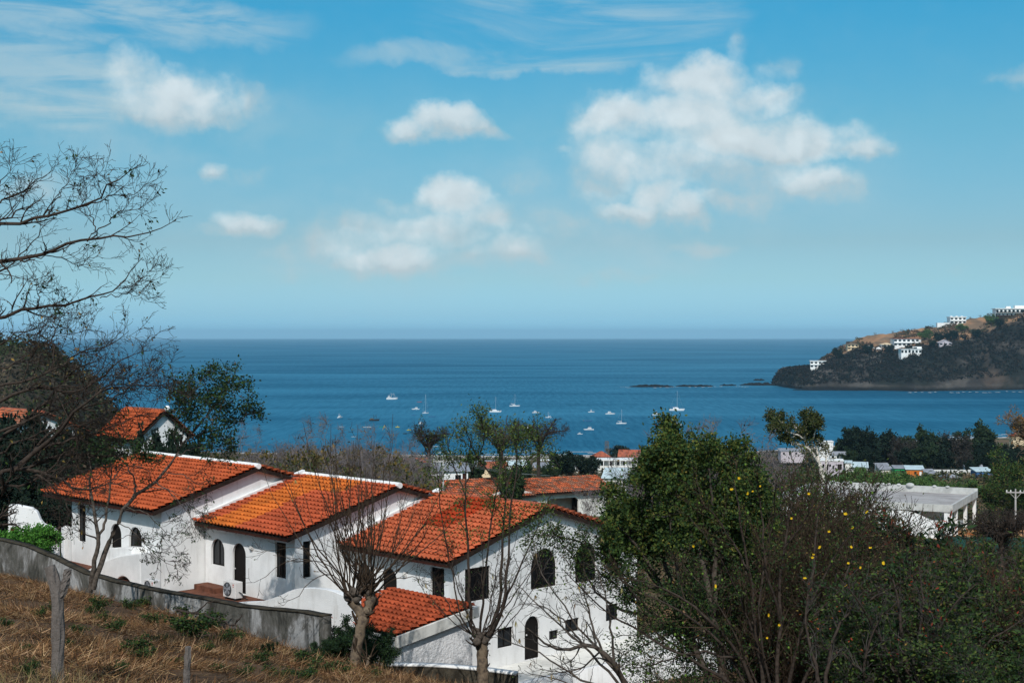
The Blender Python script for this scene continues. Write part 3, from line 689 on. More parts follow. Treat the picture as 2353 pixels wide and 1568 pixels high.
def villa(label, corner, W, Dp, zf, zb, ze, yr, zr, x_left, tint, fac, gab, ridge='white_paint', left_over=0, coping=None, over=.55):
    """local frame: x along the facade (0 = near right corner), y into the hill side of the house, z absolute"""
    root = thing('villa', label, 'house', (corner[0], corner[1], 0), RZ, 'white villas with orange tile roofs')
    th = .22; sl = (zr - ze) / (yr + over); zt = lambda y: ze + sl * (y + over) if y <= yr else zr - sl * (y - yr)
    und = .10
    F_ = lambda u, d, z: (u, d, z); Gb = lambda u, d, z: (-d, u, z)
    mb = MB()
    mb.wall([(-W, zb), (-.001, zb), (-.001, zt(0) - und), (-W, zt(0) - und)], [h for _, h in fac], F_, th)
    mb.wall([(th, zb), (Dp, zb), (Dp, zt(Dp) - und), (yr, zr - und), (th, zt(th) - und)], [h for _, h in gab], Gb, th)
    mb.wall([(th, zb), (Dp, zb), (Dp, zt(Dp) - und), (yr, zr - und), (th, zt(th) - und)], [], lambda u, d, z: (-W + d, u, z), th)
    mb.wall([(-W + th, zb), (-th, zb), (-th, zt(Dp) - und), (-W + th, zt(Dp) - und)], [], lambda u, d, z: (u, Dp - d, z), th)
    mb.build('wall', 'white_stucco', root)
    dk = MB(); dk.box(-W + th, -th, .9, Dp - th, zb + .05, ze - .3); dk.build('interior', 'dark_inside', root)
    for k, h in fac: opening(k, h, F_, root)
    for k, h in gab: opening(k, h, Gb, root)
    # roof
    x0, x1 = -W - left_over if x_left is None else x_left, .30
    ce = math.atan(sl); cs, sn = math.cos(ce), math.sin(ce); L1 = (yr + over) / cs; L2 = (Dp - yr + over) / cs
    roof = MB(); t1 = .07
    def slabpt(y, dz): return zt(y) - dz
    roof.prism([(-over, ze - .005), (yr, zr - .005), (Dp + over, zt(Dp + over) - .005), (Dp + over, zt(Dp + over) - t1), (yr, zr - t1), (-over, ze - t1)], x0 + .03, x1 - .03, 'x')
    ro = roof.build('roof', 'dark_timber', root)
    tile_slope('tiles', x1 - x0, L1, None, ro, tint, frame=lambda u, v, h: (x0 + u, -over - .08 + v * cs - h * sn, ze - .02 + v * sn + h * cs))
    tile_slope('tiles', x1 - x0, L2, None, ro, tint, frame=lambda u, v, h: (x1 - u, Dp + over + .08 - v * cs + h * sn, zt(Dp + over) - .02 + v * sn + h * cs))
    fb = MB()          # barge boards up the gable, eave board, rafter ends
    for xx in (x1 - .05, x0):
        fb.prism([(-over, ze - .07), (yr, zr - .07), (Dp + over, zt(Dp + over) - .07), (Dp + over, zt(Dp + over) - .17), (yr, zr - .17), (-over, ze - .17)], xx, xx + .05, 'x')
    fb.build('barge_board', 'dark_timber', ro)
    eb = MB(); eb.box(x0 + .06, x1 - .06, -over, -over + .05, ze - .16, ze - .075)
    for i in range(int((x1 - x0) / .7)):
        xx = x0 + .3 + i * .7; eb.hexa([(xx, -over + .06, ze - .19), (xx + .09, -over + .06, ze - .19), (xx + .09, .0, ze - .19 + sl * over), (xx, .0, ze - .19 + sl * over)],
                                       [(xx, -over + .06, ze - .075), (xx + .09, -over + .06, ze - .075), (xx + .09, .0, ze - .075 + sl * over), (xx, .0, ze - .075 + sl * over)])
    eb.build('eave_board', 'red_timber', ro)
    rc = MB(); n = int((x1 - x0) / .42)
    for i in range(n):                                       # ridge caps, overlapping half rounds
        a = x0 + (x1 - x0) * i / n; b = a + (x1 - x0) / n + .05; r0 = .145 if ridge == 'white_paint' else .12
        rc.tube([(a, yr, zr + .045), (b, yr, zr + .06)], [r0, r0 * .86], 10)
    rc.build('ridge_cap', ridge, ro, smooth=False)
    if coping is not None:
        cp = MB(); cx = coping
        cp.prism([(-over + .02, ze + .02), (yr, zr + .02), (yr, zr + .26), (-over + .02, ze + .24)], cx - .14, cx + .10, 'x')
        cp.build('flashing', 'white_paint', ro)
    return root
C1 = (-14.9, 60.4); C2 = (-8.72, 57.1); C3 = (-2.18, 54.3)
v1 = villa('white villa farthest left, orange tile roof under the bare tree, white ridge row', C1, 8.0, 9.6, 64.5, 62.6, 67.62, 4.7, 69.15, None, tint_a,
    [('window', arch(-2.72, -1.63, 65.55, 66.7)), ('door', arch(-4.36, -3.40, 64.56, 66.68)), ('window', rect(-7.4, -6.68, 65.55, 67.25))], [], left_over=1.85)
v2 = villa('middle white villa with a bright orange band in its red tile roof', C2, 6.62, 10.2, 64.16, 61.6, 66.98, 5.2, 68.60, -6.64, tint_b,
    [('window', arch(-6.16, -5.13, 65.15, 66.3)), ('door', arch(-4.5, -3.51, 64.17, 66.28)), ('window', rect(-1.38, -.62, 65.17, 66.62))],
    [('window', rect(.40, .80, 65.24, 66.72))], coping=-6.6)
g3 = [('window', rect(.52, 1.86, 64.75, 66.05)), ('window', arch(4.1, 5.6, 64.8, 66.4)), ('window', arch(6.7, 8.0, 64.75, 66.4)),
      ('window', rect(2.25, 3.1, 62.72, 63.5)), ('door', arch(3.75, 4.6, 62.02, 63.75)), ('window', rect(5.15, 5.7, 62.62, 63.0)), ('window', rect(6.1, 6.95, 62.8, 63.32)), ('window', rect(8.6, 9.4, 62.9, 63.6))]
v3 = villa('two storey white villa nearest on the right, dark red patch in its tile roof', C3, 6.5, 10.6, 63.58, 61.0, 66.40, 4.9, 68.08, -6.54, tint_c,
    [('window', arch(-6.1, -5.1, 64.55, 65.72)), ('door', arch(-4.42, -3.48, 63.6, 65.7)), ('window', rect(-1.42, -.62, 63.7, 66.05))], g3, ridge='roof_plain' if False else 'red_roof', coping=-6.5)
def loc(c, x, y): return np.array([c[0], c[1], 0]) + E1 * x + E2 * y
# a round wall lamp on each of two facades
def wall_lamp(par, x, z):
    mb = MB(); mb.tube([(x, -.002, z), (x, -.06, z)], [.13, .12], 14); o = mb.build('wall_lamp', 'unit_white', par)
    mb = MB(); mb.ball((x, -.06, z), .09, 6, 1.0); mb.build('globe', 'pale_concrete', o)
wall_lamp(v2, -3.05, 66.18); wall_lamp(v3, -2.95, 65.55)

# terraces behind the retaining wall
def terrace(c, x0, x1, y0, y1, z, mat='brick_floor'):
    mb = MB(); p = [loc(c, x, y)[:2] for x, y in ((x0, y0), (x1, y0), (x1, y1), (x0, y1))]
    mb.hexa([(*q, z - 2.6) for q in p], [(*q, z) for q in p]); return tag(mb.build('terrace_floor', mat), kind='structure')
terrace(C1, -9.5, -.12, -2.6, -.003, 64.55); terrace(C2, -6.4, .4, -3.6, -.003, 64.14); terrace(C3, -6.3, -.1, -3.9, -.003, 63.56, 'pale_concrete')
terrace(C3, .003, 3.12, .3, 12.5, 62.0, 'grimy_white')

# low masonry step along villa two
mb = MB(); p = lambda x, y: tuple(loc(C2, x, y)[:2])
mb.hexa([(*p(-6.35, -.75), 64.1), (*p(-4.75, -.75), 64.1), (*p(-4.75, -.05), 64.1), (*p(-6.35, -.05), 64.1)], [(*p(-6.35, -.75), 64.36), (*p(-4.75, -.75), 64.36), (*p(-4.75, -.05), 64.36), (*p(-6.35, -.05), 64.36)])
tag(mb.build('brick_step', 'brick_floor', bevel=.02), 'low red brick step in the corner between the first two villas', 'step')

def garden_wall(name, label, c, top, y, zb, th=.28, holes=(), mat='white_stucco', smooth=True):
    """a free-standing plastered wall with a flowing top: top = [(x, z)...] in a villa's frame"""
    xs = np.array(top, float); pts = resample(np.c_[xs, np.zeros(len(xs))], 26)[:, :2] if smooth else xs
    mb = MB(); ol = [(pts[0][0], zb)] + [(pts[-1][0], zb)] + [tuple(q) for q in pts[::-1]]
    mb.wall(ol, list(holes), lambda u, d, z: tuple(loc(c, u, y + d)[:2]) + (z,), th)
    return tag(mb.build(name, mat, bevel=.06), label, 'wall')
def spot(c, px, y):
    """x along the villa frame where the sight line px meets the plane at local depth y"""
    o = loc(c, 0, y); r = (px - 1176) / F; return (o[0] - o[1] * r) / -(E1[0] - r * E1[1])
def zat(c, x, y, py): D = loc(c, x, y)[1]; return P(0, py, D)[2]
def prof(c, y, pts): return [(spot(c, a, y), zat(c, spot(c, a, y), y, b)) for a, b in pts]
Y1 = -1.0
h1 = prof(C1, Y1, [(258, 1338), (309, 1338)])
garden_wall('garden_wall', 'white curved garden wall with a low arch in front of the left villa', C1,
    prof(C1, Y1, [(188, 1318), (204, 1306), (225, 1298), (245, 1286), (262, 1279), (285, 1274), (305, 1272)]) + [(.004, zat(C1, 0, Y1, 1270))], Y1, 63.0, th=.99,
    holes=[arch(h1[0][0], h1[1][0], 63.4, zat(C1, h1[0][0], Y1, 1317))])
garden_wall('planter_wall', 'boxy white planter wall beside the arched door of the left villa', C1, prof(C1, -1.3, [(184, 1268), (200, 1264), (250, 1260), (268, 1262), (270, 1300)]), -.6, 63.4, th=.55, smooth=False)
h2 = prof(C2, -3.3, [(702, 1425), (748, 1425)])
garden_wall('garden_wall', 'white curved garden wall with a low arch below the middle villa', C2,
    prof(C2, -3.3, [(512, 1386), (560, 1382), (600, 1380), (640, 1368), (668, 1355), (700, 1350), (750, 1354), (785, 1366), (815, 1382)]), -3.3, 62.8,
    holes=[arch(h2[0][0], h2[1][0], 63.3, zat(C2, h2[0][0], -3.3, 1400))])
# white retaining wall of the lower terrace, beside the two storey villa
def free_wall(name, label, pts, th, zb, mat, cap=None, cat='wall'):
    """wall along points [(x, y, ztop)], thickness th, foot zb below the top or an absolute function"""
    pts = np.array(pts, float); root = None; n = len(pts)
    T = nrm(np.gradient(pts[:, :2], axis=0)); N = np.stack([-T[:, 1], T[:, 0]], 1) * th / 2
    def strip(N, zt, zb):
        V = np.concatenate([np.c_[pts[:, :2] - N, zb], np.c_[pts[:, :2] - N, zt], np.c_[pts[:, :2] + N, zt], np.c_[pts[:, :2] + N, zb]])
        Q = [(k * n + i, k * n + i + 1, ((k + 1) % 4) * n + i + 1, ((k + 1) % 4) * n + i) for k in range(4) for i in range(n - 1)]
        Q += [(0, n, 2 * n, 3 * n), (n - 1, 4 * n - 1, 3 * n - 1, 2 * n - 1)]
        return V, Q
    zbv = np.array([zb(x, y) for x, y, _ in pts]) if callable(zb) else np.full(n, zb)
    root = thing(name, label, cat, (0, 0, 0)) if cap else None
    V, Q = strip(N, pts[:, 2], zbv); o = fast('wall_body' if cap else name, V, np.array(Q), mat, root)
    if cap:
        V, Q = strip(N * 1.18, pts[:, 2] + cap[1], pts[:, 2] + .002); fast('coping', V, np.array(Q), cap[0], root); return root
    return tag(o, label, cat)
# grey retaining wall down the slope
WT = [(-420, 1196), (-200, 1212), (0, 1238), (60, 1252), (130, 1280), (200, 1315), (270, 1336), (350, 1352), (450, 1371), (560, 1391), (650, 1401), (700, 1406), (752, 1414)]
wp = []
for px in np.linspace(-420, 752, 90):
    D = 58 - 13 * px / 700; q = P(px, np.interp(px, [a for a, _ in WT], [b for _, b in WT]), D); wp.append((q[0], q[1], q[2] + .012 * math.sin(px * .03) + .006 * math.sin(px * .11)))
free_wall('retaining_wall', 'long stained grey concrete retaining wall running down the dry slope', wp, .30, lambda x, y: gz(x, y) - 1.2, 'grey_concrete', ('mossy_concrete', .05))
lw = [P(a, b, D) for a, b, D in ((846, 1526, 47.4), (900, 1527, 47.2), (1000, 1529, 46.9), (1100, 1537, 46.6), (1188, 1548, 46.3))]
free_wall('low_wall', 'low dark wall with a white coping at the foot of the small tiled shed', [tuple(resample(lw, 20)[i]) for i in range(20)], .3, lambda x, y: gz(x, y) - 1.0, 'mossy_concrete', ('white_paint', .07))
lw2 = [loc(C3, x, -1.0 + 0 * x) for x in (4,)]
tw = [tuple(loc(C3, 3.3, y)[:2]) + (z,) for y, z in ((-1.5, 62.3), (2, 62.3), (5, 62.25), (9, 62.2), (13, 62.1))]
free_wall('terrace_wall', 'plain white terrace wall under the lower windows of the two storey villa', [tuple(q) for q in resample(tw, 30)], .3, lambda x, y: gz(x, y) - 1.5, 'white_stucco')
# little plastered canopy over the lower door
sw = prof(C1, -2.4, [(0, 0)]) if False else None
# white swooping wall at the far left
lwp = [(26, 1160), (30, 1155), (42, 1157), (70, 1166), (80, 1176), (86, 1195), (92, 1205), (110, 1216), (118, 1226), (120, 1260)]
q0 = [P(a, b, 64.5 - (a - 20) * .02) for a, b in lwp]; mb = MB()
V2 = [(P(25, 1262, 64.5))] + [P(26, 1200, 64.5)]
ol = [(p[0], p[2]) for p in q0] + [(q0[-1][0], 62.0), (q0[0][0], 62.0)]
mb.wall(ol, [], lambda u, d, z: (u, 64.0 + d * .9 + (u + 23) * -.25, z), .32)
tag(mb.build('garden_wall', 'white_stucco', bevel=.05), 'white garden wall with a stepped swooping top above the bright green shrub', 'wall')
# gate pier at the corner of the left villa
mb = MB(); p_ = loc(C1, -8.32, -.1); mb.box(-.16, .16, -.2, .2, 0, 3.0); mb.ball((0, 0, 3.0), .16, 6, .5)
o = mb.build('wall_pier', 'white_stucco', bevel=.05, loc=(p_[0], p_[1], 63.1)); o.rotation_euler = (0, 0, RZ); tag(o, 'slim rounded white pier at the left corner of the left villa', 'pier')

# small tiled shed in front of the nearest villa
SH = np.array([-1.2, 50.0]); SW, SL = 4.6, 3.64
sh = thing('tiled_shed', 'small white shed with a single sloping red tile roof and white fascia', 'shed', (SH[0], SH[1], 0), RZ)
# local: x = 0 at the right end, y = 0 at the top edge and -SL at the eave
zt_, ze_ = 65.50, 64.97; sl = (zt_ - ze_) / SL; ca = math.atan(sl); cs, sn = math.cos(ca), math.sin(ca)
mb = MB()
zq = lambda y: zt_ + sl * y - .16
mb.wall([(-SL + .25, 62.4), (-.15, 62.4), (-.15, zq(-.15)), (-SL + .25, zq(-SL + .25))], [], lambda u, d, z: (-.12 - d, u, z), .2)
mb.wall([(-SW + .1, 62.4), (-.33, 62.4), (-.33, zq(-SL + .25)), (-SW + .1, zq(-SL + .25))], [], lambda u, d, z: (u, -SL + .25 + d, z), .2)
mb.wall([(-SW + .1, 62.4), (-.33, 62.4), (-.33, zq(-.15)), (-SW + .1, zq(-.15))], [], lambda u, d, z: (u, -.35 + d, z), .2)
mb.wall([(-SL + .46, 62.4), (-.36, 62.4), (-.36, zq(-.36)), (-SL + .46, zq(-SL + .46))], [], lambda u, d, z: (-SW + .1 + d, u, z), .2)
M['rough_stucco'] = material('rough_stucco', (.80, .80, .80), .9, .08, 1, bump=1.0, bscale=9, bdist=.05)
mb.build('wall', 'rough_stucco', sh)
rf = MB(); rf.prism([(-SL, ze_ - .16), (0, zt_ - .16), (0, zt_ - .03), (-SL, ze_ - .03)], -SW, -.06, 'x'); ro = rf.build('roof', 'dark_timber', sh)
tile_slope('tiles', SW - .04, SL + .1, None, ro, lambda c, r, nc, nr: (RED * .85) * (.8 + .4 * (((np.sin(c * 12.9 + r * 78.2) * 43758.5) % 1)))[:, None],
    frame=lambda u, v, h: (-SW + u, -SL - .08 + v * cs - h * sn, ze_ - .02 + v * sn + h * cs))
fb = MB(); fb.prism([(-SL - .03, ze_ - .36), (.02, zt_ - .36), (.02, zt_ + .02), (-SL - .03, ze_ + .02)], -.06, .06, 'x')
fb.box(-SW, -.065, -SL - .10, -SL - .015, ze_ - .36, ze_ - .03); fb.build('fascia', 'grimy_white', ro)

# ------------------------------------------------------------------ air conditioners, posts, poles
def air_unit(label, pos, rz, sc=1.0):
    r = thing('air_conditioner', label, 'air conditioner', tuple(pos), rz); w, d, h = .82 * sc, .32 * sc, .60 * sc
    mb = MB(); mb.box(-w / 2, w / 2, 0, d, .09, h + .09); mb.build('casing', 'unit_white', r, bevel=.02)
    mb = MB(); mb.tube([(-w * .13, -.004, .09 + h * .5), (-w * .13, -.016, .09 + h * .5)], [h * .43, h * .42], 28); g = mb.build('fan_grille', 'unit_dark', r)
    mb = MB(); c = (-w * .13, -.025, .09 + h * .5)
    for k in range(5):
        a = k * 2 * math.pi / 5; rr = h * .36
        mb.raw([(c[0] + .05 * math.cos(a), c[1], c[2] + .05 * math.sin(a)), (c[0] + rr * math.cos(a), c[1] - .004, c[2] + rr * math.sin(a)), (c[0] + rr * math.cos(a + .7), c[1], c[2] + rr * math.sin(a + .7)), (c[0] + .05 * math.cos(a + .8), c[1] + .004, c[2] + .05 * math.sin(a + .8))], [(0, 1, 2, 3)])
    mb.tube([(c[0], c[1] + .01, c[2]), (c[0], c[1] - .01, c[2])], .05, 12)
    for q in (.15, .24, .33): 
        an = np.linspace(0, 2 * math.pi, 25); mb.tube([(c[0] + h * q * math.cos(t_) * 1.2, c[1] - .012, c[2] + h * q * math.sin(t_) * 1.2) for t_ in an], .004, 4, False)
    mb.build('fan', 'grey_metal', g)
    mb = MB(); mb.tube([(w * .33, -.003, .09 + h * .83), (w * .33, -.009, .09 + h * .83)], .035, 14); mb.box(w * .28, w * .38, -.009, -.002, .09 + h * .70, .09 + h * .73); mb.build('badge', 'boat_red', r)
    for x in (-w * .38, w * .33): mb = MB(); mb.box(x, x + .05, .02, d - .02, 0, .09); mb.build('foot', 'unit_dark', r)
    mb = MB(); mb.tube(resample([(w / 2, d * .5, .35), (w / 2 + .14, d * .6, .3), (w / 2 + .16, d * 1.0, .1), (w / 2 + .1, d * 1.5, .02)], 12), .022, 8); mb.build('pipe', 'unit_dark', r)
    return r
air_unit('white outdoor air conditioner unit standing by the arched door of the middle villa', loc(C2, -3.15, -1.05) + [0, 0, 64.14], RZ, 1.12)
q_ = P(342, 1331, 56.2); air_unit('white outdoor air conditioner unit half hidden by the grey wall at the left villa', (q_[0], q_[1], q_[2] - .66), RZ, .95)
def old_post(label, base, h, r, fork):
    root = thing('fence_post', label, 'post', tuple(base)); n = 14; mb = MB()
    def stem_(pts, rad, name, par, mat='old_post'):
        p = resample(pts, n); m = MB(); S = 14
        rr = np.interp(np.linspace(0, 1, n), np.linspace(0, 1, len(rad)), rad); V, Q = tubes(p[None], rr[None], S)
        V += rng.normal(0, .007, V.shape) * np.array([1, 1, .2]); an = np.arange(S); grooves = (np.sin(an * 2.7) * .008)
        c = np.repeat(p, S, 0); d = V - c; V = c + d * (1 + np.tile(grooves, n)[:, None] / np.maximum(np.linalg.norm(d, axis=1, keepdims=True), .01))
        m.raw(V, [tuple(q) for q in Q] + [tuple((n - 1) * S + i for i in range(S))]); return m.build(name, mat, par)
    if fork:
        stem_([(0, 0, -.3), (.01, 0, .5), (0, 0, h * .72), (-.05, 0, h * .86), (-.14, 0, h)], [r, r * .95, r * 1.0, r * .92, r * .85], 'post_stem', root)
        stem_([(.02, 0, h * .70), (.12, .01, h * .80), (.19, .0, h * .97)], [r * .55, r * .62, r * .5], 'post_fork', root)
    else: stem_([(0, 0, -.3), (.01, 0, h * .5), (.03, 0, h)], [r, r * .95, r * .8], 'post_stem', root)
    return root
D_ = 25.6; b = at(131, D_); old_post('weathered grey forked tree post standing on the dry slope', b, P(131, 1299, D_)[2] - b[2], .115, True)
D_ = 24.5; b = at(427, D_); old_post('short dark stump post at the bottom edge of the dry slope', b, P(427, 1484, D_)[2] - b[2], .062, False)
def utility_pole(label, base, h, rz, arm=2.2, r=.16):
    root = thing('utility_pole', label, 'utility pole', tuple(base), rz)
    mb = MB(); mb.tube([(0, 0, -.5), (0, 0, h * .5), (0, 0, h)], [r, r * .8, r * .62], 10); mb.build('pole', 'pale_concrete', root)
    mb = MB(); mb.box(-arm / 2, arm / 2, -.07, .07, h - .5, h - .36); mb.tube([(-arm * .3, 0, h - .5), (0, -.1, h - 1.2)], .03, 6); mb.tube([(arm * .3, 0, h - .5), (0, -.1, h - 1.2)], .03, 6); c = mb.build('crossarm', 'pale_concrete', root)
    for x in (-arm * .46, -arm * .25, 0, arm * .25, arm * .46): mb = MB(); mb.tube([(x, 0, h - .36), (x, 0, h - .14)], [.09, .06], 8); mb.build('insulator', 'unit_white', c)
    return root
# ------------------------------------------------------------------ trees
def vpath(pts, D, jit=0.0, dd=0.0):
    """a limb seen along these sight lines, its depth drifting from D to D + dd"""
    n = len(pts); return [P(a, b, D + dd * i / max(1, n - 1) + (rng.normal(0, jit) if i else 0)) for i, (a, b) in enumerate(pts)]
def tree(name, label, base, limbs, levels, leaf=None, mats=('bark', 'twig_grey', 'leaf'), group=None, cat='tree', n0=14, sides0=9, jit=.02, minr=.003, extra=None, wob=.0, nt=None):
    """limbs: [(points, r0, r1)] in place; levels: grow() settings; leaf: list of dict(level, per, size, palette, ...)"""
    base = np.asarray(base, float)
    root = thing(name, label, cat, tuple(base), 0, group)
    L0 = pack([limb(p, a, b, n0, jit) for p, a, b in limbs]); L0 = (L0[0] - base, L0[1])
    nt = nt or len(limbs); twig_mesh('trunk', [(L0[0][:nt], L0[1][:nt], sides0)], mats[0], root)
    cur = L0; lv = [L0]; groups = [(L0[0][nt:], L0[1][nt:], 6)] if nt < len(limbs) else []
    for i, kw in enumerate(levels):
        kw = dict(kw); sd_ = kw.pop('sides', 4 if i == 0 else 3); src = kw.pop('src', None); keep = kw.pop('keep', 1.0)
        s_ = lv[src] if src is not None else cur
        if keep < 1: m = rng.random(len(s_[0])) < keep; s_ = (s_[0][m], s_[1][m])
        cur = grow(s_[0], s_[1], **kw); lv.append(cur); groups.append((cur[0], cur[1], sd_))
    if groups: twig_mesh('canopy', groups, mats[1], root, minr=minr)  # side branches and twigs, leafless trees included
    if leaf:
        parts = []
        for lf in leaf:
            src = lv[lf['level']][0]
            if 'frac' in lf: src = sub(src, lf['frac'])
            if 'where' in lf: src = src[lf['where'](src[:, -1] + base)]
            if not len(src): continue
            p, d = on_limbs(src, lf['per'], lf.get('t0', .3), 1.0, lf.get('off', .03))
            parts.append(leaf_quads(p, lf['size'], lf['palette'], lf.get('width', .45), lf.get('droop', .3), dirs=d, spread=lf.get('spread', 1.0)))
        if parts: leaves_obj('foliage', parts, mats[2], root)
    if extra: extra(root, lv)
    return root
DG = [(.020, .048, .018), (.030, .062, .022), (.042, .075, .025), (.016, .034, .015)]
MG = [(.045, .085, .020), (.068, .108, .024), (.036, .064, .018), (.088, .112, .025)]
LGR = [(.10, .15, .04), (.13, .17, .05), (.08, .115, .03), (.06, .09, .03)]
YB = [(.22, .15, .04), (.16, .11, .035), (.11, .085, .03), (.30, .19, .05)]
BR = [(.10, .07, .045), (.07, .05, .035), (.14, .10, .06)]
REDL = [(.30, .045, .025), (.22, .05, .03), (.36, .10, .03), (.12, .04, .025)]
BLUEG = [(.022, .045, .030), (.035, .060, .038), (.018, .032, .024)]
Vz2 = lambda *p: [(x / 2.7967, 343.8 + y / 2.7967) for x, y in p]

# the bare tree at the left edge of the view; its trunk stands just outside
D1 = 20.0; b1 = at(-190, D1)
top = [(-190, 1650), (-185, 1300), (-170, 1000), (-150, 760), (-120, 600), (-60, 470), (-20, 400)]
LT = [(top, .17, .05, 0),
 ([(-150, 640), (-80, 560), (0, 521), (57, 506), (118, 496), (179, 476), (222, 460), (257, 422), (293, 405), (332, 374)], .060, .004, -1.2),
 ([(179, 476), (215, 465), (265, 451), (308, 446), (336, 422)], .018, .003, .6),
 ([(100, 494), (129, 462), (157, 415), (172, 390), (190, 362)], .016, .003, .5),
 ([(257, 422), (235, 405), (218, 396)], .008, .003, .2),
 ([(-160, 700), (-80, 625), (0, 603), (43, 592), (93, 582), (122, 571), (186, 558), (250, 544), (307, 539), (343, 528), (379, 519), (402, 508)], .070, .004, -1.0),
 ([(60, 588), (100, 590), (136, 589), (164, 601), (186, 607), (207, 594), (236, 589)], .015, .003, .4),
 ([(200, 555), (222, 532), (211, 501), (200, 476), (203, 450)], .018, .003, .5),
 ([(200, 553), (229, 530), (250, 512), (272, 490), (300, 487), (332, 469)], .018, .003, -.5),
 ([(-165, 800), (-80, 750), (0, 728), (43, 717), (89, 703), (143, 700), (186, 687), (229, 678), (272, 666), (297, 630), (327, 596)], .060, .004, -.6),
 ([(230, 684), (286, 676), (322, 669), (341, 655)], .012, .003, .3), ([(280, 664), (315, 648), (350, 614)], .010, .003, .3),
 ([(89, 703), (93, 673), (79, 630)], .014, .004, .3), ([(-60, 520), (0, 462), (36, 447), (72, 415), (107, 401), (130, 380)], .030, .003, .4),
 ([(-60, 560), (0, 505), (36, 487), (54, 465), (75, 408), (96, 374)], .030, .003, .6), ([(-40, 470), (0, 420), (15, 395), (24, 366)], .02, .003, .3),
 ([(-150, 690), (-40, 640), (20, 610), (70, 560), (100, 520), (120, 505)], .03, .004, .8), ([(-150, 900), (-60, 820), (0, 790), (60, 760), (110, 750), (160, 755)], .03, .004, .8),
 ([(123, 850), (122, 809), (123, 755), (136, 719), (160, 687)], .02, .004, .3)]
lim = []
for p, a, b, dd in LT: lim.append((vpath(p, D1, .05, dd), a * .6, b))
tree('bare_tree', 'tall bare tree reaching thin dark branches over the sea from the left edge', b1, lim,
     [dict(n=12, t0=.25, t1=.98, ang=(20, 55), ln=(.2, .65), steps=7, wander=.15, up=.09, rs=.6, r1=.35, taper=.3),
      dict(n=4, t0=.15, t1=.95, ang=(25, 65), ln=(.12, .38), steps=5, wander=.25, up=.04, rs=.65, r1=.4),
      dict(n=1, t0=.3, t1=.9, ang=(25, 60), ln=(.08, .2), steps=4, wander=.25, rs=.7, r1=.5)],
     [dict(level=2, per=1, size=.07, palette=DG + YB, frac=.10, droop=.8), dict(level=2, per=6, size=.065, palette=DG, frac=.03, droop=.6)],
     mats=('bark_dark', 'bark_dark', 'leaf'), minr=.0028, n0=18)

# the tangle of bare limbs below it
D2 = 31.0; b2 = at(-110, D2)
LB = [([(-110, 1500), (-60, 1270), (0, 1147), (16, 1098), (54, 1061), (89, 1028), (116, 1007), (151, 972), (172, 945), (194, 921), (240, 895)], .15, .02, -1),
 ([(-60, 1180), (0, 1085), (16, 1077), (54, 1077), (102, 1055), (135, 1045), (175, 1043), (225, 1046), (290, 1040)], .085, .01, 1),
 ([(30, 1077), (80, 1082), (113, 1090), (151, 1104), (172, 1120), (205, 1123), (229, 1115), (291, 1104)], .06, .008, -1.2),
 ([(60, 1080), (81, 1085), (113, 1109), (143, 1141), (159, 1171), (172, 1204)], .045, .008, -1),
 ([(-60, 1080), (0, 1009), (54, 966), (89, 939), (126, 896), (160, 860), (200, 835), (240, 815)], .07, .008, 1.2),
 ([(60, 1060), (94, 1014), (151, 966), (188, 912), (215, 870), (240, 830)], .05, .008, .6),
 ([(-40, 935), (0, 923), (32, 901), (73, 893), (118, 891), (151, 901), (188, 899), (229, 869), (269, 837), (330, 805)], .06, .006, -.5),
 ([(-40, 900), (0, 885), (54, 874), (108, 856), (151, 831), (183, 810), (221, 799), (269, 783), (296, 759)], .045, .005, .5),
 ([(188, 940), (230, 925), (269, 909), (318, 874), (350, 856), (375, 840)], .035, .005, .5), ([(240, 895), (280, 890), (350, 882), (398, 896), (432, 896)], .03, .005, .3),
 ([(-40, 1010), (20, 980), (80, 960), (150, 930), (210, 900), (280, 880), (330, 872)], .05, .006, .9),
 ([(160, 905), (175, 1000), (178, 1060)], .03, .01, .3), ([(-30, 860), (40, 830), (90, 800), (130, 770), (190, 760)], .03, .005, .8),
 ([(0, 1120), (60, 1110), (120, 1080), (200, 1060), (250, 1020), (310, 1000)], .04, .006, 1.3), ([(90, 1030), (160, 1010), (230, 990), (300, 960), (340, 950)], .04, .006, 1.0),
 ([(-50, 1050), (0, 1040), (60, 1005), (120, 985), (190, 975), (240, 960)], .04, .006, -.6), ([(50, 880), (70, 830), (85, 790), (110, 740)], .02, .004, .2)]
tree('bare_tree', 'low tangle of thick bare limbs in front of the left villa and its neighbours', b2, [(vpath(p, D2, .12, dd), a * .72, b) for p, a, b, dd in LB],
     [dict(n=16, t0=.2, t1=.98, ang=(25, 70), ln=(.5, 1.5), steps=8, wander=.22, up=.05, rs=.55, r1=.3, taper=.3),
      dict(n=6, t0=.12, t1=.95, ang=(25, 70), ln=(.25, .7), steps=6, wander=.26, up=.03, rs=.6, r1=.4),
      dict(n=2, t0=.2, t1=.9, ang=(25, 65), ln=(.12, .35), steps=4, wander=.25, rs=.7, r1=.5)],
     [dict(level=3, per=1, size=.10, palette=MG + YB + BR, frac=.14, droop=.9), dict(level=2, per=4, size=.09, palette=DG, frac=.03, droop=.6)],
     mats=('bark_dark', 'bark_dark', 'leaf'), minr=.0042, n0=16)

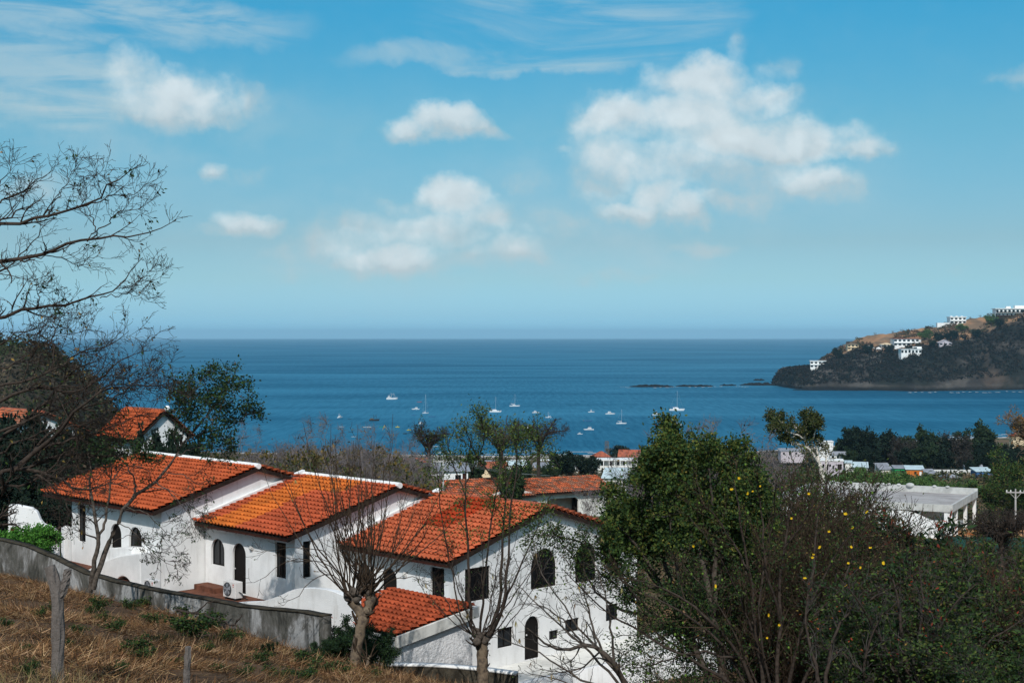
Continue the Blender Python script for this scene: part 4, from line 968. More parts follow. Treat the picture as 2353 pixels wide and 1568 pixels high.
# two stemmed tree beside the grey wall
D3 = 48.5; b3 = P(206, 1360, D3)
K = [([(206, 1360), (215, 1301), (223, 1266), (227, 1237), (221.5, 1206), (216, 1171), (208, 1128), (206, 1060), (200, 1010)], .155, .02, 0),
 ([(227, 1237), (239, 1206), (246, 1164), (253, 1119), (256, 1067), (252, 1020)], .085, .015, .6),
 ([(214, 1352), (222, 1320), (232, 1298), (247.5, 1254), (265, 1209), (280, 1175), (294, 1157.5), (308, 1137), (329, 1125), (360, 1107), (381, 1081), (395, 1060), (417, 1023), (441, 993), (474, 958), (484, 925)], .165, .02, 1.2),
 ([(305, 1140), (310, 1110), (300, 1085), (285, 1060), (260, 1040)], .07, .012, -.6), ([(262, 1096), (285, 1070), (330, 1075), (350, 1090)], .04, .01, .4),
 ([(417, 1023), (425, 970), (440, 920), (455, 880), (470, 868)], .05, .008, -.6), ([(441, 993), (470, 960), (510, 915), (545, 880), (562, 862)], .05, .008, .8),
 ([(430, 1010), (480, 990), (525, 982), (560, 958), (582, 942)], .05, .008, 1.4), ([(400, 1050), (450, 1030), (500, 1030), (540, 1045)], .04, .008, -1.0), ([(410, 1035), (400, 990), (410, 940), (428, 905)], .035, .008, -1.6),
 ([(425, 1015), (460, 1000), (500, 955), (520, 900), (530, 870)], .04, .008, -1.2),
 ([(290, 1162), (335, 1178), (370, 1212), (400, 1255), (428, 1290)], .03, .006, -.8), ([(360, 1107), (400, 1140), (437, 1185), (460, 1240)], .03, .006, -.6), ([(270, 1200), (310, 1222), (345, 1262), (380, 1290), (420, 1310)], .028, .006, -.8),
 ([(340, 1118), (390, 1125), (430, 1150), (470, 1190)], .028, .006, -.4), ([(250, 1250), (290, 1230), (330, 1240), (365, 1270)], .02, .005, -.7), ([(381, 1085), (420, 1090), (450, 1110), (480, 1130)], .03, .006, .5)]
upper = lambda p: (772 + (CAMZ - p[:, 2]) * F / p[:, 1]) < 1062
low_r = lambda p: ((772 + (CAMZ - p[:, 2]) * F / p[:, 1]) >= 1075) & ((p[:, 0] * F / p[:, 1] + 1176) > 300)
tree('leaning_tree', 'two stemmed tree by the grey wall, its leafy crown leaning right against the sea', b3, [(vpath(p, D3, .12, dd), a * .62, b * .8) for p, a, b, dd in K],
     [dict(n=9, t0=.3, t1=.98, ang=(25, 65), ln=(.5, 1.3), steps=7, wander=.2, up=.03, rs=.5, r1=.3),
      dict(n=5, t0=.2, t1=.98, ang=(25, 65), ln=(.25, .7), steps=5, wander=.24, up=.0, rs=.6, r1=.4),
      dict(n=2, t0=.3, t1=.95, ang=(25, 60), ln=(.15, .35), steps=4, wander=.25, rs=.7, r1=.5)],
     [dict(level=3, per=10, size=.105, palette=DG + DG + MG[:1], where=upper, frac=.8, droop=.2, off=.10, width=.6), dict(level=2, per=5, size=.10, palette=DG + BR[:1], where=upper, frac=.9, off=.12, width=.6),
      dict(level=3, per=7, size=.09, palette=DG, where=low_r, frac=.16, droop=.6), dict(level=3, per=2, size=.11, palette=DG + BR, where=low_r, frac=.12, droop=1.4)],
     mats=('bark', 'bark_dark', 'leaf'), minr=.006, n0=20)

# pollarded trees in front of the villas
def shoots(k, n, D, ang, L, r):
    out = []
    for i in range(n):
        a = rng.uniform(0, 2 * math.pi); t = R(rng.uniform(*ang)); Ln = rng.uniform(*L)
        d = np.array([math.sin(t) * math.cos(a), math.sin(t) * math.sin(a) * .8, math.cos(t)]); p = np.array(k) + np.array([rng.normal(0, .07), rng.normal(0, .07), rng.normal(0, .06)]); pts = [p]
        d0 = d * np.array([1.5, 1.5, .8]); 
        for s in range(5):
            q = s / 4; v = nrm(d0 * (1 - q) + (d + np.array([0, 0, .35])) * q + rng.normal(0, .05, 3)); pts.append(pts[-1] + v * Ln / 5)
        out.append((pts, r * rng.uniform(.6, 1.15), .006))
    return out
D4 = 42.0; b4 = P(816, 1552, D4)
k1, k2 = P(806, 1376, D4), P(849, 1366, D4 + .2)
T4 = [(vpath([(816, 1560), (820, 1500), (829, 1440), (834, 1415), (822, 1400), (808, 1380)], D4), .175, .15), (vpath([(832, 1425), (846, 1400), (851, 1385), (850, 1366)], D4), .15, .13),
      (vpath([(832, 1560), (843, 1520), (850, 1505)], D4 - .3), .06, .05)]
T4 += shoots(k1, 24, D4, (4, 46), (2.6, 5.4), .027) + shoots(k2, 24, D4, (3, 44), (2.8, 5.6), .027)
T4 += [(vpath(p, D4, .1, dd), .02, .005) for p, dd in (([(800, 1370), (760, 1300), (700, 1285), (650, 1292), (600, 1330), (560, 1338)], -1.0), ([(800, 1365), (770, 1320), (720, 1330), (680, 1370), (640, 1385)], -1.4),
   ([(802, 1368), (760, 1280), (690, 1255), (630, 1262), (590, 1270)], -.6), ([(855, 1360), (900, 1300), (960, 1260), (1010, 1270)], .6), ([(855, 1362), (910, 1330), (960, 1330), (990, 1350)], -.5))]
def pods(root, lv):
    src = lv[2][0]; k = rng.choice(len(src), min(len(src), 16), replace=False); pal = [(.42, .33, .12), (.30, .22, .09), (.18, .12, .06), (.45, .38, .18)]
    for p in src[k, -1]:
        V = [p]; Q = []; m = rng.integers(4, 8)
        for j in range(m):
            d = nrm(np.array([rng.normal(0, .25), rng.normal(0, .25), -1.])); s_ = nrm(np.cross(d, rng.normal(0, 1, 3))) * .012; L = rng.uniform(.13, .22); n_ = len(V)
            V += [p + d * L * .4 + s_, p + d * L, p + d * L * .4 - s_]; Q.append([0, n_, n_ + 1, n_ + 2])
        fast('seed_pods', np.array(V), np.array(Q), 'leaf', root, col=np.repeat(pick(pal, 1), len(V), 0))
def knob(c, r, base): mb = MB(); mb.ball((0, 0, 0), r, 8, 1.1); return mb
PL = [dict(n=6, t0=.2, t1=.95, ang=(12, 42), ln=(.4, 1.3), steps=6, wander=.10, up=.10, rs=.5, r1=.35), dict(n=2, t0=.2, t1=.95, ang=(15, 45), ln=(.2, .6), steps=5, wander=.15, up=.05, rs=.6, r1=.5)]
def knobs(*cs):
    def f(root, lv):
        b = np.array(root.location); mb = MB()
        for c in cs:
            for i in range(7): mb.ball(tuple(np.array(c) - b + rng.normal(0, .07, 3) * [1, 1, 1.3]), rng.uniform(.08, .15), 6)
        mb.build('pollard_knobs', 'bark', root, smooth=True); pods(root, lv)
    return f
tree('pollard_tree', 'pollarded tree with pale forked trunk and a fan of thin bare shoots', b4, T4, PL,
     [dict(level=2, per=2, size=.07, palette=YB + LGR, frac=.05, droop=.9)], mats=('bark_tan', 'twig_brown', 'leaf'), minr=.0052, n0=12, nt=3, extra=knobs(k1, k2, k1 + [.1, 0, .08], k2 + [-.1, 0, .1]))

D5 = 43.0; b5 = P(1109, 1600, D5); k3 = P(1107, 1472, D5)
T5 = [(vpath([(1109, 1610), (1110, 1540), (1107, 1500), (1106, 1472)], D5), .19, .16)]
T5 += [(vpath(p, D5, .1, dd), r, .012) for p, r, dd in (
  ([(1096, 1470), (1082, 1425), (1078, 1330), (1072, 1210), (1069, 1130), (1074, 1060), (1085, 1000)], .062, 0), ([(1118, 1470), (1146, 1390), (1153, 1300), (1158, 1180), (1165, 1100), (1150, 1030), (1130, 975)], .065, .3),
  ([(1120, 1468), (1150, 1400), (1165, 1290), (1172, 1180), (1185, 1090), (1190, 1020), (1195, 960)], .055, -.4), ([(1125, 1466), (1165, 1372), (1195, 1302), (1222, 1235), (1248, 1182), (1262, 1140)], .045, .5),
  ([(1102, 1466), (1110, 1380), (1118, 1280), (1130, 1180), (1150, 1085), (1160, 1000), (1165, 955)], .045, .8), ([(1094, 1470), (1060, 1420), (1040, 1330), (1020, 1220), (1010, 1120), (1000, 1060)], .03, -.3),
  ([(1165, 1120), (1185, 1060), (1215, 1010), (1225, 975)], .03, .3), ([(1070, 1140), (1045, 1080), (1030, 1030), (1042, 990)], .028, .3), ([(1068, 1110), (1100, 1050), (1112, 1000), (1105, 960)], .028, -.3), ([(1160, 1140), (1120, 1080), (1085, 1030), (1070, 985)], .03, -.5),
  ([(1186, 1100), (1210, 1060), (1240, 1040), (1265, 1045)], .022, .2))]
T5 += shoots(k3, 14, D5, (8, 50), (1.6, 4.2), .03)
hi_ = lambda p: (772 + (CAMZ - p[:, 2]) * F / p[:, 1]) < 1235
tree('pollard_tree', 'taller pollarded tree with small green leaves at the top, right of the tiled shed', b5, T5,
     [dict(n=9, t0=.3, t1=.98, ang=(15, 50), ln=(.4, 1.2), steps=6, wander=.16, up=.08, rs=.5, r1=.35), dict(n=4, t0=.2, t1=.95, ang=(15, 55), ln=(.2, .6), steps=5, wander=.2, up=.05, rs=.6, r1=.5)],
     [dict(level=2, per=13, size=.085, palette=LGR + MG, where=hi_, off=.12, frac=.95), dict(level=1, per=14, size=.085, palette=LGR + MG, where=hi_, off=.18, frac=.9), dict(level=2, per=5, size=.075, palette=MG + DG, frac=.22, off=.06)],
     mats=('bark_tan', 'bark_dark', 'leaf'), minr=.005, n0=14, nt=1, extra=knobs(k3, k3 + [.12, 0, .05], k3 + [-.12, 0, .05]))

# bare branches leaning in from the lower middle
D6 = 36.0; b6 = P(1455, 1660, D6)
T6 = [([(1455, 1660), (1436, 1568), (1412, 1524), (1382, 1491), (1340, 1479), (1294, 1494), (1255, 1480), (1215, 1440)], .12, .012, -.6), ([(1440, 1590), (1380, 1520), (1290, 1440), (1225, 1375), (1180, 1340), (1150, 1325)], .045, .006, .6),
 ([(1430, 1560), (1330, 1440), (1255, 1335), (1235, 1280), (1225, 1240)], .04, .006, 1), ([(1382, 1491), (1350, 1400), (1330, 1330), (1290, 1270)], .035, .006, -.5), ([(1340, 1480), (1290, 1420), (1240, 1390), (1190, 1385)], .03, .006, -.6),
 ([(1412, 1524), (1400, 1420), (1380, 1330), (1350, 1260)], .04, .006, .6), ([(1440, 1600), (1340, 1560), (1240, 1500), (1160, 1470), (1110, 1440)], .04, .006, -.8), ([(1460, 1640), (1360, 1600), (1280, 1560), (1200, 1540)], .04, .006, -1), ([(1382, 1491), (1340, 1530), (1290, 1545), (1240, 1535)], .03, .006, -.8)]
tree('bare_tree', 'grey bare branches leaning left across the white wall of the two storey villa', b6, [(vpath(p, D6, .12, dd), a * .9, b) for p, a, b, dd in T6],
     [dict(n=11, t0=.2, t1=.98, ang=(20, 60), ln=(.4, 1.2), steps=7, wander=.18, up=.05, rs=.5, r1=.35), dict(n=3, t0=.2, t1=.95, ang=(20, 60), ln=(.2, .5), steps=5, wander=.22, rs=.6, r1=.5)],
     [dict(level=2, per=3, size=.07, palette=MG + LGR, frac=.10, off=.04)], mats=('bark', 'twig_grey', 'leaf'), minr=.005, n0=14, extra=pods)

# the large green tree right of the villas
D7 = 38.5; b7 = at(1690, D7)
T7 = [([(1690, 1700), (1650, 1480), (1610, 1280), (1570, 1130), (1535, 1030)], .16, .02, .5), ([(1690, 1690), (1605, 1510), (1530, 1360), (1455, 1240), (1400, 1190)], .12, .015, -.6), ([(1560, 1400), (1505, 1220), (1485, 1140), (1475, 1075)], .07, .012, .8),
 ([(1640, 1420), (1640, 1220), (1632, 1100), (1625, 1020)], .09, .012, -.9), ([(1700, 1650), (1710, 1400), (1715, 1230), (1712, 1100)], .09, .012, .9), ([(1600, 1500), (1500, 1410), (1430, 1330), (1385, 1260)], .07, .01, -1.1), ([(1610, 1270), (1560, 1180), (1510, 1100), (1505, 1045)], .06, .01, -1.2),
 ([(1640, 1220), (1680, 1130), (1690, 1060), (1675, 1030)], .05, .01, .9), ([(1620, 1300), (1590, 1200), (1600, 1100), (1580, 1020)], .06, .01, 1.4), ([(1530, 1360), (1480, 1300), (1440, 1200), (1420, 1130)], .06, .01, 1.2), ([(1500, 1410), (1430, 1400), (1370, 1360), (1330, 1290), (1290, 1250)], .05, .01, -.8),
 ([(1700, 1600), (1730, 1400), (1745, 1250), (1750, 1130)], .07, .012, 1.2), ([(1640, 1420), (1660, 1290), (1700, 1190), (1735, 1140)], .06, .01, 1.6), ([(1530, 1360), (1450, 1330), (1400, 1290), (1370, 1230)], .05, .01, -1.4), ([(1605, 1510), (1560, 1330), (1540, 1220), (1530, 1130)], .07, .012, -1.8),
 ([(1430, 1330), (1370, 1270), (1310, 1240), (1250, 1230), (1210, 1225)], .045, .008, -.5), ([(1560, 1180), (1540, 1110), (1555, 1050), (1545, 1005)], .04, .008, -.4), ([(1650, 1480), (1560, 1450), (1480, 1480), (1430, 1500)], .05, .01, -1.3), ([(1690, 1640), (1600, 1590), (1530, 1560), (1470, 1560)], .05, .01, -1.2), ([(1690, 1660), (1640, 1560), (1570, 1500), (1500, 1440), (1460, 1390)], .06, .01, 1.2), ([(1690, 1660), (1660, 1500), (1620, 1400), (1570, 1350)], .06, .01, -1.5), ([(1700, 1660), (1720, 1520), (1700, 1420), (1660, 1340)], .05, .01, 1.6), ([(1500, 1410), (1440, 1370), (1400, 1330), (1350, 1300)], .04, .01, .9)]
pxo = lambda p: p[:, 0] * F / p[:, 1] + 1176
dn = lambda p: ((772 + (CAMZ - p[:, 2]) * F / p[:, 1]) < 1270) & (pxo(p) > 1392)
dl = lambda p: ((772 + (CAMZ - p[:, 2]) * F / p[:, 1]) < 1320) & (pxo(p) <= 1392)
ud = lambda p: ((772 + (CAMZ - p[:, 2]) * F / p[:, 1]) >= 1230)
tree('green_tree', 'large dense green tree with sunlit yellow tinted into its leaf tips, hiding the end of the nearest villa', b7, [(vpath(p, D7, .15, dd), a, b) for p, a, b, dd in T7],
     [dict(n=17, t0=.2, t1=1, ang=(25, 75), ln=(.4, 1.2), steps=7, wander=.2, up=.05, rs=.5, r1=.3), dict(n=7, t0=.2, t1=1, ang=(25, 70), ln=(.25, .65), steps=5, wander=.24, up=.03, rs=.6, r1=.4)],
     [dict(level=2, per=34, size=.10, palette=DG + MG + MG, where=dn, off=.11, width=.6), dict(level=1, per=36, size=.10, palette=DG + MG + LGR[2:3], where=dn, off=.2, width=.6), dict(level=2, per=16, size=.09, palette=[(.13, .16, .03), (.16, .17, .035), (.09, .13, .03), (.11, .14, .03), (.22, .17, .04)], where=dn, frac=.65, off=.06, t0=.7),  # upper twig tips tinted yellow: sunlit highlights put into the leaf colour
      dict(level=2, per=16, size=.085, palette=MG + DG, where=dl, frac=.55, off=.10, width=.45), dict(level=2, per=20, size=.09, palette=DG + MG[:2], where=lambda p: ud(p) & (pxo(p) > 1392), frac=.7, off=.12), dict(level=2, per=2, size=.08, palette=YB, frac=.05)],
     mats=('bark', 'bark_dark', 'leaf'), minr=.005, n0=14)

# bare flowering tree at the right, yellow blossoms and green fruits
D8 = 34.0; b8 = at(1770, D8)
T8 = [([(1770, 1680), (1700, 1510), (1625, 1420), (1545, 1360), (1470, 1330), (1400, 1320)], .10, .008, -.8), ([(1765, 1670), (1665, 1490), (1560, 1400), (1450, 1350), (1380, 1290)], .08, .008, .6), ([(1755, 1640), (1640, 1545), (1500, 1470), (1400, 1410), (1330, 1340), (1290, 1300)], .08, .008, -.9),
 ([(1770, 1670), (1740, 1470), (1722, 1310), (1695, 1160), (1680, 1080)], .11, .01, .4), ([(1780, 1670), (1790, 1420), (1800, 1260), (1825, 1120), (1850, 1040)], .10, .01, .6), ([(1790, 1670), (1850, 1420), (1915, 1280), (1975, 1205), (2020, 1150)], .09, .008, -.5), ([(1800, 1660), (1900, 1460), (1990, 1385), (2090, 1325), (2160, 1300)], .08, .008, -.8),
 ([(1740, 1480), (1690, 1350), (1640, 1260), (1580, 1180)], .05, .008, -1), ([(1790, 1420), (1760, 1300), (1750, 1190), (1740, 1110), (1745, 1050)], .06, .008, -.8), ([(1850, 1430), (1870, 1300), (1880, 1180), (1905, 1090)], .06, .008, .8), ([(1840, 1440), (1930, 1350), (1960, 1250), (1965, 1170)], .05, .008, 1),
 ([(1700, 1510), (1600, 1500), (1510, 1520), (1430, 1540)], .05, .008, -1), ([(1750, 1640), (1650, 1610), (1560, 1590), (1480, 1585)], .05, .008, -1.2), ([(1800, 1640), (1880, 1560), (1960, 1520), (2040, 1500)], .06, .008, -.8), ([(1722, 1310), (1660, 1210), (1610, 1140), (1600, 1090)], .04, .008, .6), ([(1800, 1260), (1850, 1190), (1880, 1130), (1930, 1080)], .04, .008, -.6),
 ([(1780, 1660), (1745, 1400), (1770, 1220), (1785, 1110)], .06, .01, -.9), ([(1770, 1650), (1680, 1440), (1600, 1330), (1540, 1270)], .05, .008, .9)]
FL = [(1683, 1120), (1722, 1140), (1728, 1131), (1746, 1116), (1941, 1180), (1963, 1214), (1872, 1272), (1867, 1280), (1883, 1264), (1955, 1262), (1950, 1291), (1790, 1437), (1764, 1465), (2000, 1259), (2026, 1291), (1845, 1330), (1946, 1346), (1957, 1400), (1763, 1410), (1905, 1225), (1640, 1345), (1590, 1250), (1700, 1098), (1980, 1300), (1820, 1190), (1860, 1135), (1990, 1178)]
def blooms(root, lv):
    b = np.array(root.location); V = [np.zeros(3)]; Q = []; first = None
    for j in range(5):
        a = j * 2 * math.pi / 5; d = np.array([math.cos(a), math.sin(a), 0]); s = np.array([-math.sin(a), math.cos(a), 0]); r = .047; n_ = len(V)
        V += [d * r * .6 + s * r * .48 + [0, 0, .015], d * r + [0, 0, .03], d * r * .6 - s * r * .48 + [0, 0, .015]]; Q.append([0, n_, n_ + 1, n_ + 2])
    for (px, py) in FL:
        c = P(px + rng.normal(0, 2), py + rng.normal(0, 2), D8 - 1.0 + rng.uniform(-.5, .5)) - b; n_ = Vector(nrm(np.array([-.3, -.8, .5]) + rng.normal(0, .35, 3)))
        if first is None: first = o = fast('blossom', np.array(V), np.array(Q), 'petal', root)
        else: o = first.copy(); link(o, root)
        o.location = tuple(c); o.rotation_euler = n_.to_track_quat('Z', 'Y').to_euler(); o.scale = (rng.uniform(.5, 1.15), rng.uniform(.5, 1.15), rng.uniform(.6, 1.6))
    src = lv[2][0]; pp = src[rng.choice(len(src), 72, replace=False), -1]; first = None
    for q in pp:
        if first is None: mb = MB(); mb.ball((0, 0, -.04), .027, 5, 1.3); first = o = mb.build('fruit', 'fruit', root, smooth=True)
        else: o = first.copy(); link(o, root)
        o.location = tuple(q); o.scale = (rng.uniform(.8, 1.2),) * 3
tree('flowering_tree', 'bare branching tree at the right with scattered yellow blossoms and round green fruits', b8, [(vpath(p, D8, .15, dd), a * .62, b) for p, a, b, dd in T8],
     [dict(n=15, t0=.15, t1=.98, ang=(15, 50), ln=(.5, 1.5), steps=7, wander=.15, up=.06, rs=.5, r1=.35), dict(n=5, t0=.2, t1=.95, ang=(20, 55), ln=(.2, .6), steps=5, wander=.2, up=.04, rs=.6, r1=.5)],
     [dict(level=2, per=9, size=.075, palette=DG + DG + MG, frac=.34, off=.07), dict(level=2, per=2, size=.06, palette=YB + LGR, frac=.2), dict(level=1, per=10, size=.08, palette=DG + MG, frac=.3, off=.15)],
     mats=('bark_dark', 'twig_brown', 'leaf'), minr=.0048, n0=14, extra=blooms)

# ------------------------------------------------------------------ shrubs and thickets, built once and copied
def bush_proto(name, label, cat, h, r, stems, levels, leaf, mats, group=None, lean=.5, sr=.03, minr=.003):
    L = []
    for i in range(stems):
        a = rng.uniform(0, 2 * math.pi); q = rng.uniform(.15, 1) ** .6 * r; hh = h * rng.uniform(.65, 1.0) * (1 - .25 * (q / r) ** 2)
        e = np.array([math.cos(a) * q, math.sin(a) * q, hh]); m = e * np.array([lean * .6, lean * .6, .45]) + rng.normal(0, .06 * h, 3)
        L.append(([np.array([math.cos(a) * .1, math.sin(a) * .1, -.2]), m, (m + e) / 2 + rng.normal(0, .05 * h, 3), e], sr * rng.uniform(.6, 1.2), sr * .15))
    return tree(name, label, (0, 0, 0), L, levels, leaf, mats, group, cat, n0=10, sides0=5, jit=.0, minr=minr)
def put(proto, first, px, D, py_top, h0, label=None, group=None, wide=1.0, zoff=-.1):
    b = at(px, D); b[2] += zoff; h = P(px, py_top, D)[2] - b[2]; s = max(.15, h / h0); sc = (s * wide, s * wide, s)
    if first:
        proto.location = tuple(b); proto.rotation_euler = (0, 0, rng.uniform(0, 6.28)); proto.scale = sc
        if label: proto['label'] = label
        if group: proto['group'] = group
        return proto
    return dup(proto, tuple(b), rng.uniform(0, 6.28), sc, label, group)
LV = lambda n1, n2, l1, l2, up=.05, t0=.25: [dict(n=n1, t0=t0, t1=1, ang=(20, 60), ln=l1, steps=6, wander=.17, up=up, rs=.5, r1=.35), dict(n=n2, t0=.2, t1=1, ang=(20, 60), ln=l2, steps=4, wander=.2, up=up, rs=.6, r1=.5)]
# brown twiggy shrubs behind the flowering tree
p1 = bush_proto('bare_shrub', 'leafless brown shrub with upright twigs, right of the large green tree', 'shrub', 5.5, 2.0, 20, LV(15, 6, (.6, 1.6), (.3, .8), .10), [dict(level=2, per=5, size=.07, palette=BR + YB[2:3] + MG + DG, frac=.35, off=.06), dict(level=1, per=8, size=.075, palette=DG + MG, frac=.25, off=.12)], ('twig_brown', 'twig_brown', 'leaf'), minr=.0055)
GB = 'leafless brown shrubs right of the large green tree'
for i, (px, D, py) in enumerate(((1790, 43, 1085), (1850, 45, 1075), (1905, 42, 1095), (1960, 44, 1120), (2010, 40, 1165), (1745, 46, 1060), (1880, 38, 1190), (1960, 37, 1230), (2060, 43, 1200), (1830, 39, 1170), (2035, 38, 1250), (1900, 47, 1080), (1770, 50, 1090), (1820, 52, 1080), (1870, 51, 1085), (1930, 50, 1100), (1980, 47, 1130), (1800, 41, 1140), (1850, 40, 1150), (1930, 39, 1160), (2000, 43, 1180), (1770, 39, 1200))): put(p1, i == 0, px, D, py, 5.5, group=GB)
# tangled green and grey thicket in the lower right corner
p2 = bush_proto('thicket_shrub', 'tangled grey green thicket shrub in the lower right corner of the view', 'shrub', 4.2, 2.0, 14, LV(13, 6, (.5, 1.4), (.25, .7), .05, .58), [dict(level=1, per=24, size=.10, palette=DG + MG, frac=.46, off=.16, width=.5), dict(level=2, per=10, size=.10, palette=DG + MG, frac=.36, off=.10), dict(level=1, per=8, size=.10, palette=REDL, frac=.05, off=.10), dict(level=2, per=4, size=.085, palette=LGR + MG + YB[:1], frac=.13, off=.05)], ('bark', 'twig_grey', 'leaf'), minr=.005)
p2b = bush_proto('thicket_shrub', 'brown twiggy thicket shrub between the flowering tree and the corner thicket', 'shrub', 4.2, 1.9, 13, LV(13, 6, (.5, 1.5), (.25, .8), .08, .58), [dict(level=1, per=20, size=.10, palette=DG + MG[:2], frac=.25, off=.15), dict(level=1, per=8, size=.10, palette=REDL, frac=.08, off=.10), dict(level=2, per=5, size=.085, palette=BR + MG + YB[2:3], frac=.3, off=.06)], ('bark', 'twig_brown', 'leaf'), minr=.005)
GT2 = 'brown twiggy thicket shrubs in the lower right'
for i, (px, D, py) in enumerate(((2060, 35, 1300), (2180, 36, 1275), (2280, 36, 1265), (2240, 33, 1340), (2340, 32, 1330), (2010, 38, 1330), (2130, 37, 1310), (1950, 39, 1330))): put(p2b, i == 0, px, D, py, 4.2, group=GT2, wide=1.1)
GT = 'tangled thicket shrubs in the lower right corner'
for i, (px, D, py) in enumerate(((2075, 33, 1330), (2150, 34, 1300), (2230, 35, 1285), (2310, 34, 1290), (2370, 33, 1300), (2300, 30, 1385), (2370, 30, 1390), (2260, 37, 1260), (2345, 37, 1255), (2360, 28, 1460))): put(p2, i == 0, px, D, py, 4.2, group=GT, wide=1.15)
T10 = [([(2095, 1650), (2040, 1500), (1985, 1400), (1930, 1330)], .07, .01, -.6), ([(2100, 1650), (2075, 1480), (2060, 1360), (2030, 1280)], .07, .01, .4), ([(2105, 1650), (2130, 1500), (2180, 1400), (2240, 1340)], .07, .01, -.5), ([(2110, 1650), (2190, 1540), (2280, 1470), (2350, 1420)], .06, .01, -.5), ([(2100, 1660), (2110, 1480), (2120, 1380), (2110, 1300)], .06, .01, .7),
 ([(1895, 1650), (1900, 1520), (1930, 1430), (1990, 1350)], .06, .01, .4), ([(1885, 1650), (1870, 1520), (1850, 1420), (1860, 1330)], .06, .01, .5), ([(2000, 1650), (1985, 1540), (2010, 1440), (2060, 1380)], .05, .01, -.4), ([(2090, 1650), (2000, 1560), (1930, 1500), (1850, 1470)], .05, .01, .3)]
tree('thicket_tree', 'dark many stemmed tree rising in front of the orange dirt at the lower right', at(2050, 31.5), [(vpath(p, 31.5, .12, dd), a, b) for p, a, b, dd in T10],
     [dict(n=12, t0=.2, t1=.98, ang=(20, 60), ln=(.4, 1.2), steps=7, wander=.18, up=.05, rs=.5, r1=.35), dict(n=4, t0=.2, t1=.95, ang=(20, 60), ln=(.2, .5), steps=5, wander=.22, rs=.6, r1=.5)],
     [dict(level=2, per=8, size=.085, palette=DG, frac=.22, off=.07), dict(level=2, per=4, size=.08, palette=REDL, frac=.05, off=.05)], mats=('bark_dark', 'twig_grey', 'leaf'), minr=.0045, n0=14)
# long leaved shrub with red tips
p3 = bush_proto('red_tipped_shrub', 'dark green long leaved shrub with orange red leaf tips below the white ruin', 'shrub', 3.6, 1.5, 14, LV(9, 4, (.4, .9), (.2, .45)), [dict(level=2, per=14, size=.20, palette=DG + BLUEG, frac=.8, off=.05, width=.2, droop=.7), dict(level=2, per=9, size=.15, palette=REDL, frac=.38, off=.05, width=.22, droop=.7, t0=.7)], ('bark', 'bark_dark', 'leaf'))
GR_ = 'red tipped shrubs below the white ruin'
for i, (px, D, py) in enumerate(((2085, 40, 1228), (2135, 41, 1222), (2175, 40, 1250), (2045, 41, 1262))): put(p3, i == 0, px, D, py, 3.6, group=GR_)
# round dark shrub at the foot of the pollard, small ones beside it
p4 = bush_proto('dark_shrub', 'round dark green shrub at the foot of the forked pollard tree', 'shrub', 1.8, 1.0, 16, LV(9, 6, (.25, .6), (.12, .3)), [dict(level=2, per=18, size=.062, palette=DG + DG + BLUEG, off=.05, width=.6), dict(level=1, per=14, size=.062, palette=DG, off=.07, width=.6)], ('bark_dark', 'bark_dark', 'leaf'), sr=.015)
put(p4, True, 800, 44.4, 1418, 1.8, wide=1.0)
put(p4, False, 862, 43.6, 1438, 1.8, 'dark green shrub with its edge against the tiled shed', wide=.95)
put(p4, False, 752, 43.4, 1462, 1.8, 'low dark green shrub at the right end of the grey retaining wall', wide=1.3)
put(p4, False, 617, 40.5, 1472, 1.8, 'small dark green bush alone in the dry grass below the wall', wide=1.0)
put(p4, False, 690, 41.5, 1492, 1.8, 'flat dark green bush between the lone bush and the pollard tree', wide=2.0)
p5 = bush_proto('bright_shrub', 'bright green leafy shrub behind the grey wall at the left edge', 'shrub', 1.6, 1.2, 16, LV(9, 6, (.25, .6), (.12, .3)), [dict(level=2, per=18, size=.08, palette=[(.07, .20, .03), (.10, .26, .04), (.04, .12, .02)], off=.05, width=.6), dict(level=1, per=12, size=.08, palette=[(.06, .17, .03)], off=.07, width=.6)], ('bark_dark', 'bark_dark', 'leaf'), sr=.015)
put(p5, True, 60, 60.5, 1196, 1.6, wide=.95); put(p5, False, 8, 61, 1202, 1.6, 'bright green shrub cut by the left edge, beside the white swooping wall', wide=.9)

# ------------------------------------------------------------------ the dry slope: straw, weeds, fallen branch
wx = np.array([w_[0] for w_ in wp]); wy = np.array([w_[1] for w_ in wp])
N = 330000; gx_ = rng.uniform(-23, 8, N); gy_ = 16 + (57 - 16) * rng.uniform(0, 1, N) ** 1.1
lim_ = np.where(gx_ < wx.max(), np.interp(gx_, wx, wy) - .25, 46.0)
cl_ = fbm(gx_ * .55, gy_ * .55, 61); inview = np.abs(gx_ * F / gy_) < 1250
ok = (gy_ < lim_) & inview & (rng.random(N) < np.clip((cl_ - .36) * 6, .05, 1)); gx_, gy_, cl_ = gx_[ok], gy_[ok], cl_[ok]; n = len(gx_)
gzz = land(gx_, gy_) + (fbm(gx_ * .45, gy_ * .45, 3) - .5) * .38 * np.clip((75 - gy_) / 30, 0, 1)
az_ = rng.uniform(0, 2 * math.pi, n) * .6 + vnoise(gx_ * .8, gy_ * .8, 5) * 6.28; tl = np.radians(np.where(rng.random(n) < .78, rng.uniform(0, 28, n), rng.uniform(28, 75, n)))
L_ = rng.uniform(.10, .42, n); d_ = np.stack([np.cos(az_) * np.cos(tl), np.sin(az_) * np.cos(tl), np.sin(tl)], 1); s_ = nrm(np.cross(d_, rng.normal(0, 1, (n, 3)) + [0, 0, 1.2])) * rng.uniform(.004, .010, n)[:, None]
o_ = np.stack([gx_, gy_, gzz + rng.uniform(.0, .07, n)], 1)
Vg = np.stack([o_ - s_, o_ + s_, o_ + d_ * L_[:, None] + s_ * .3, o_ + d_ * L_[:, None] - s_ * .3], 1).reshape(-1, 3)
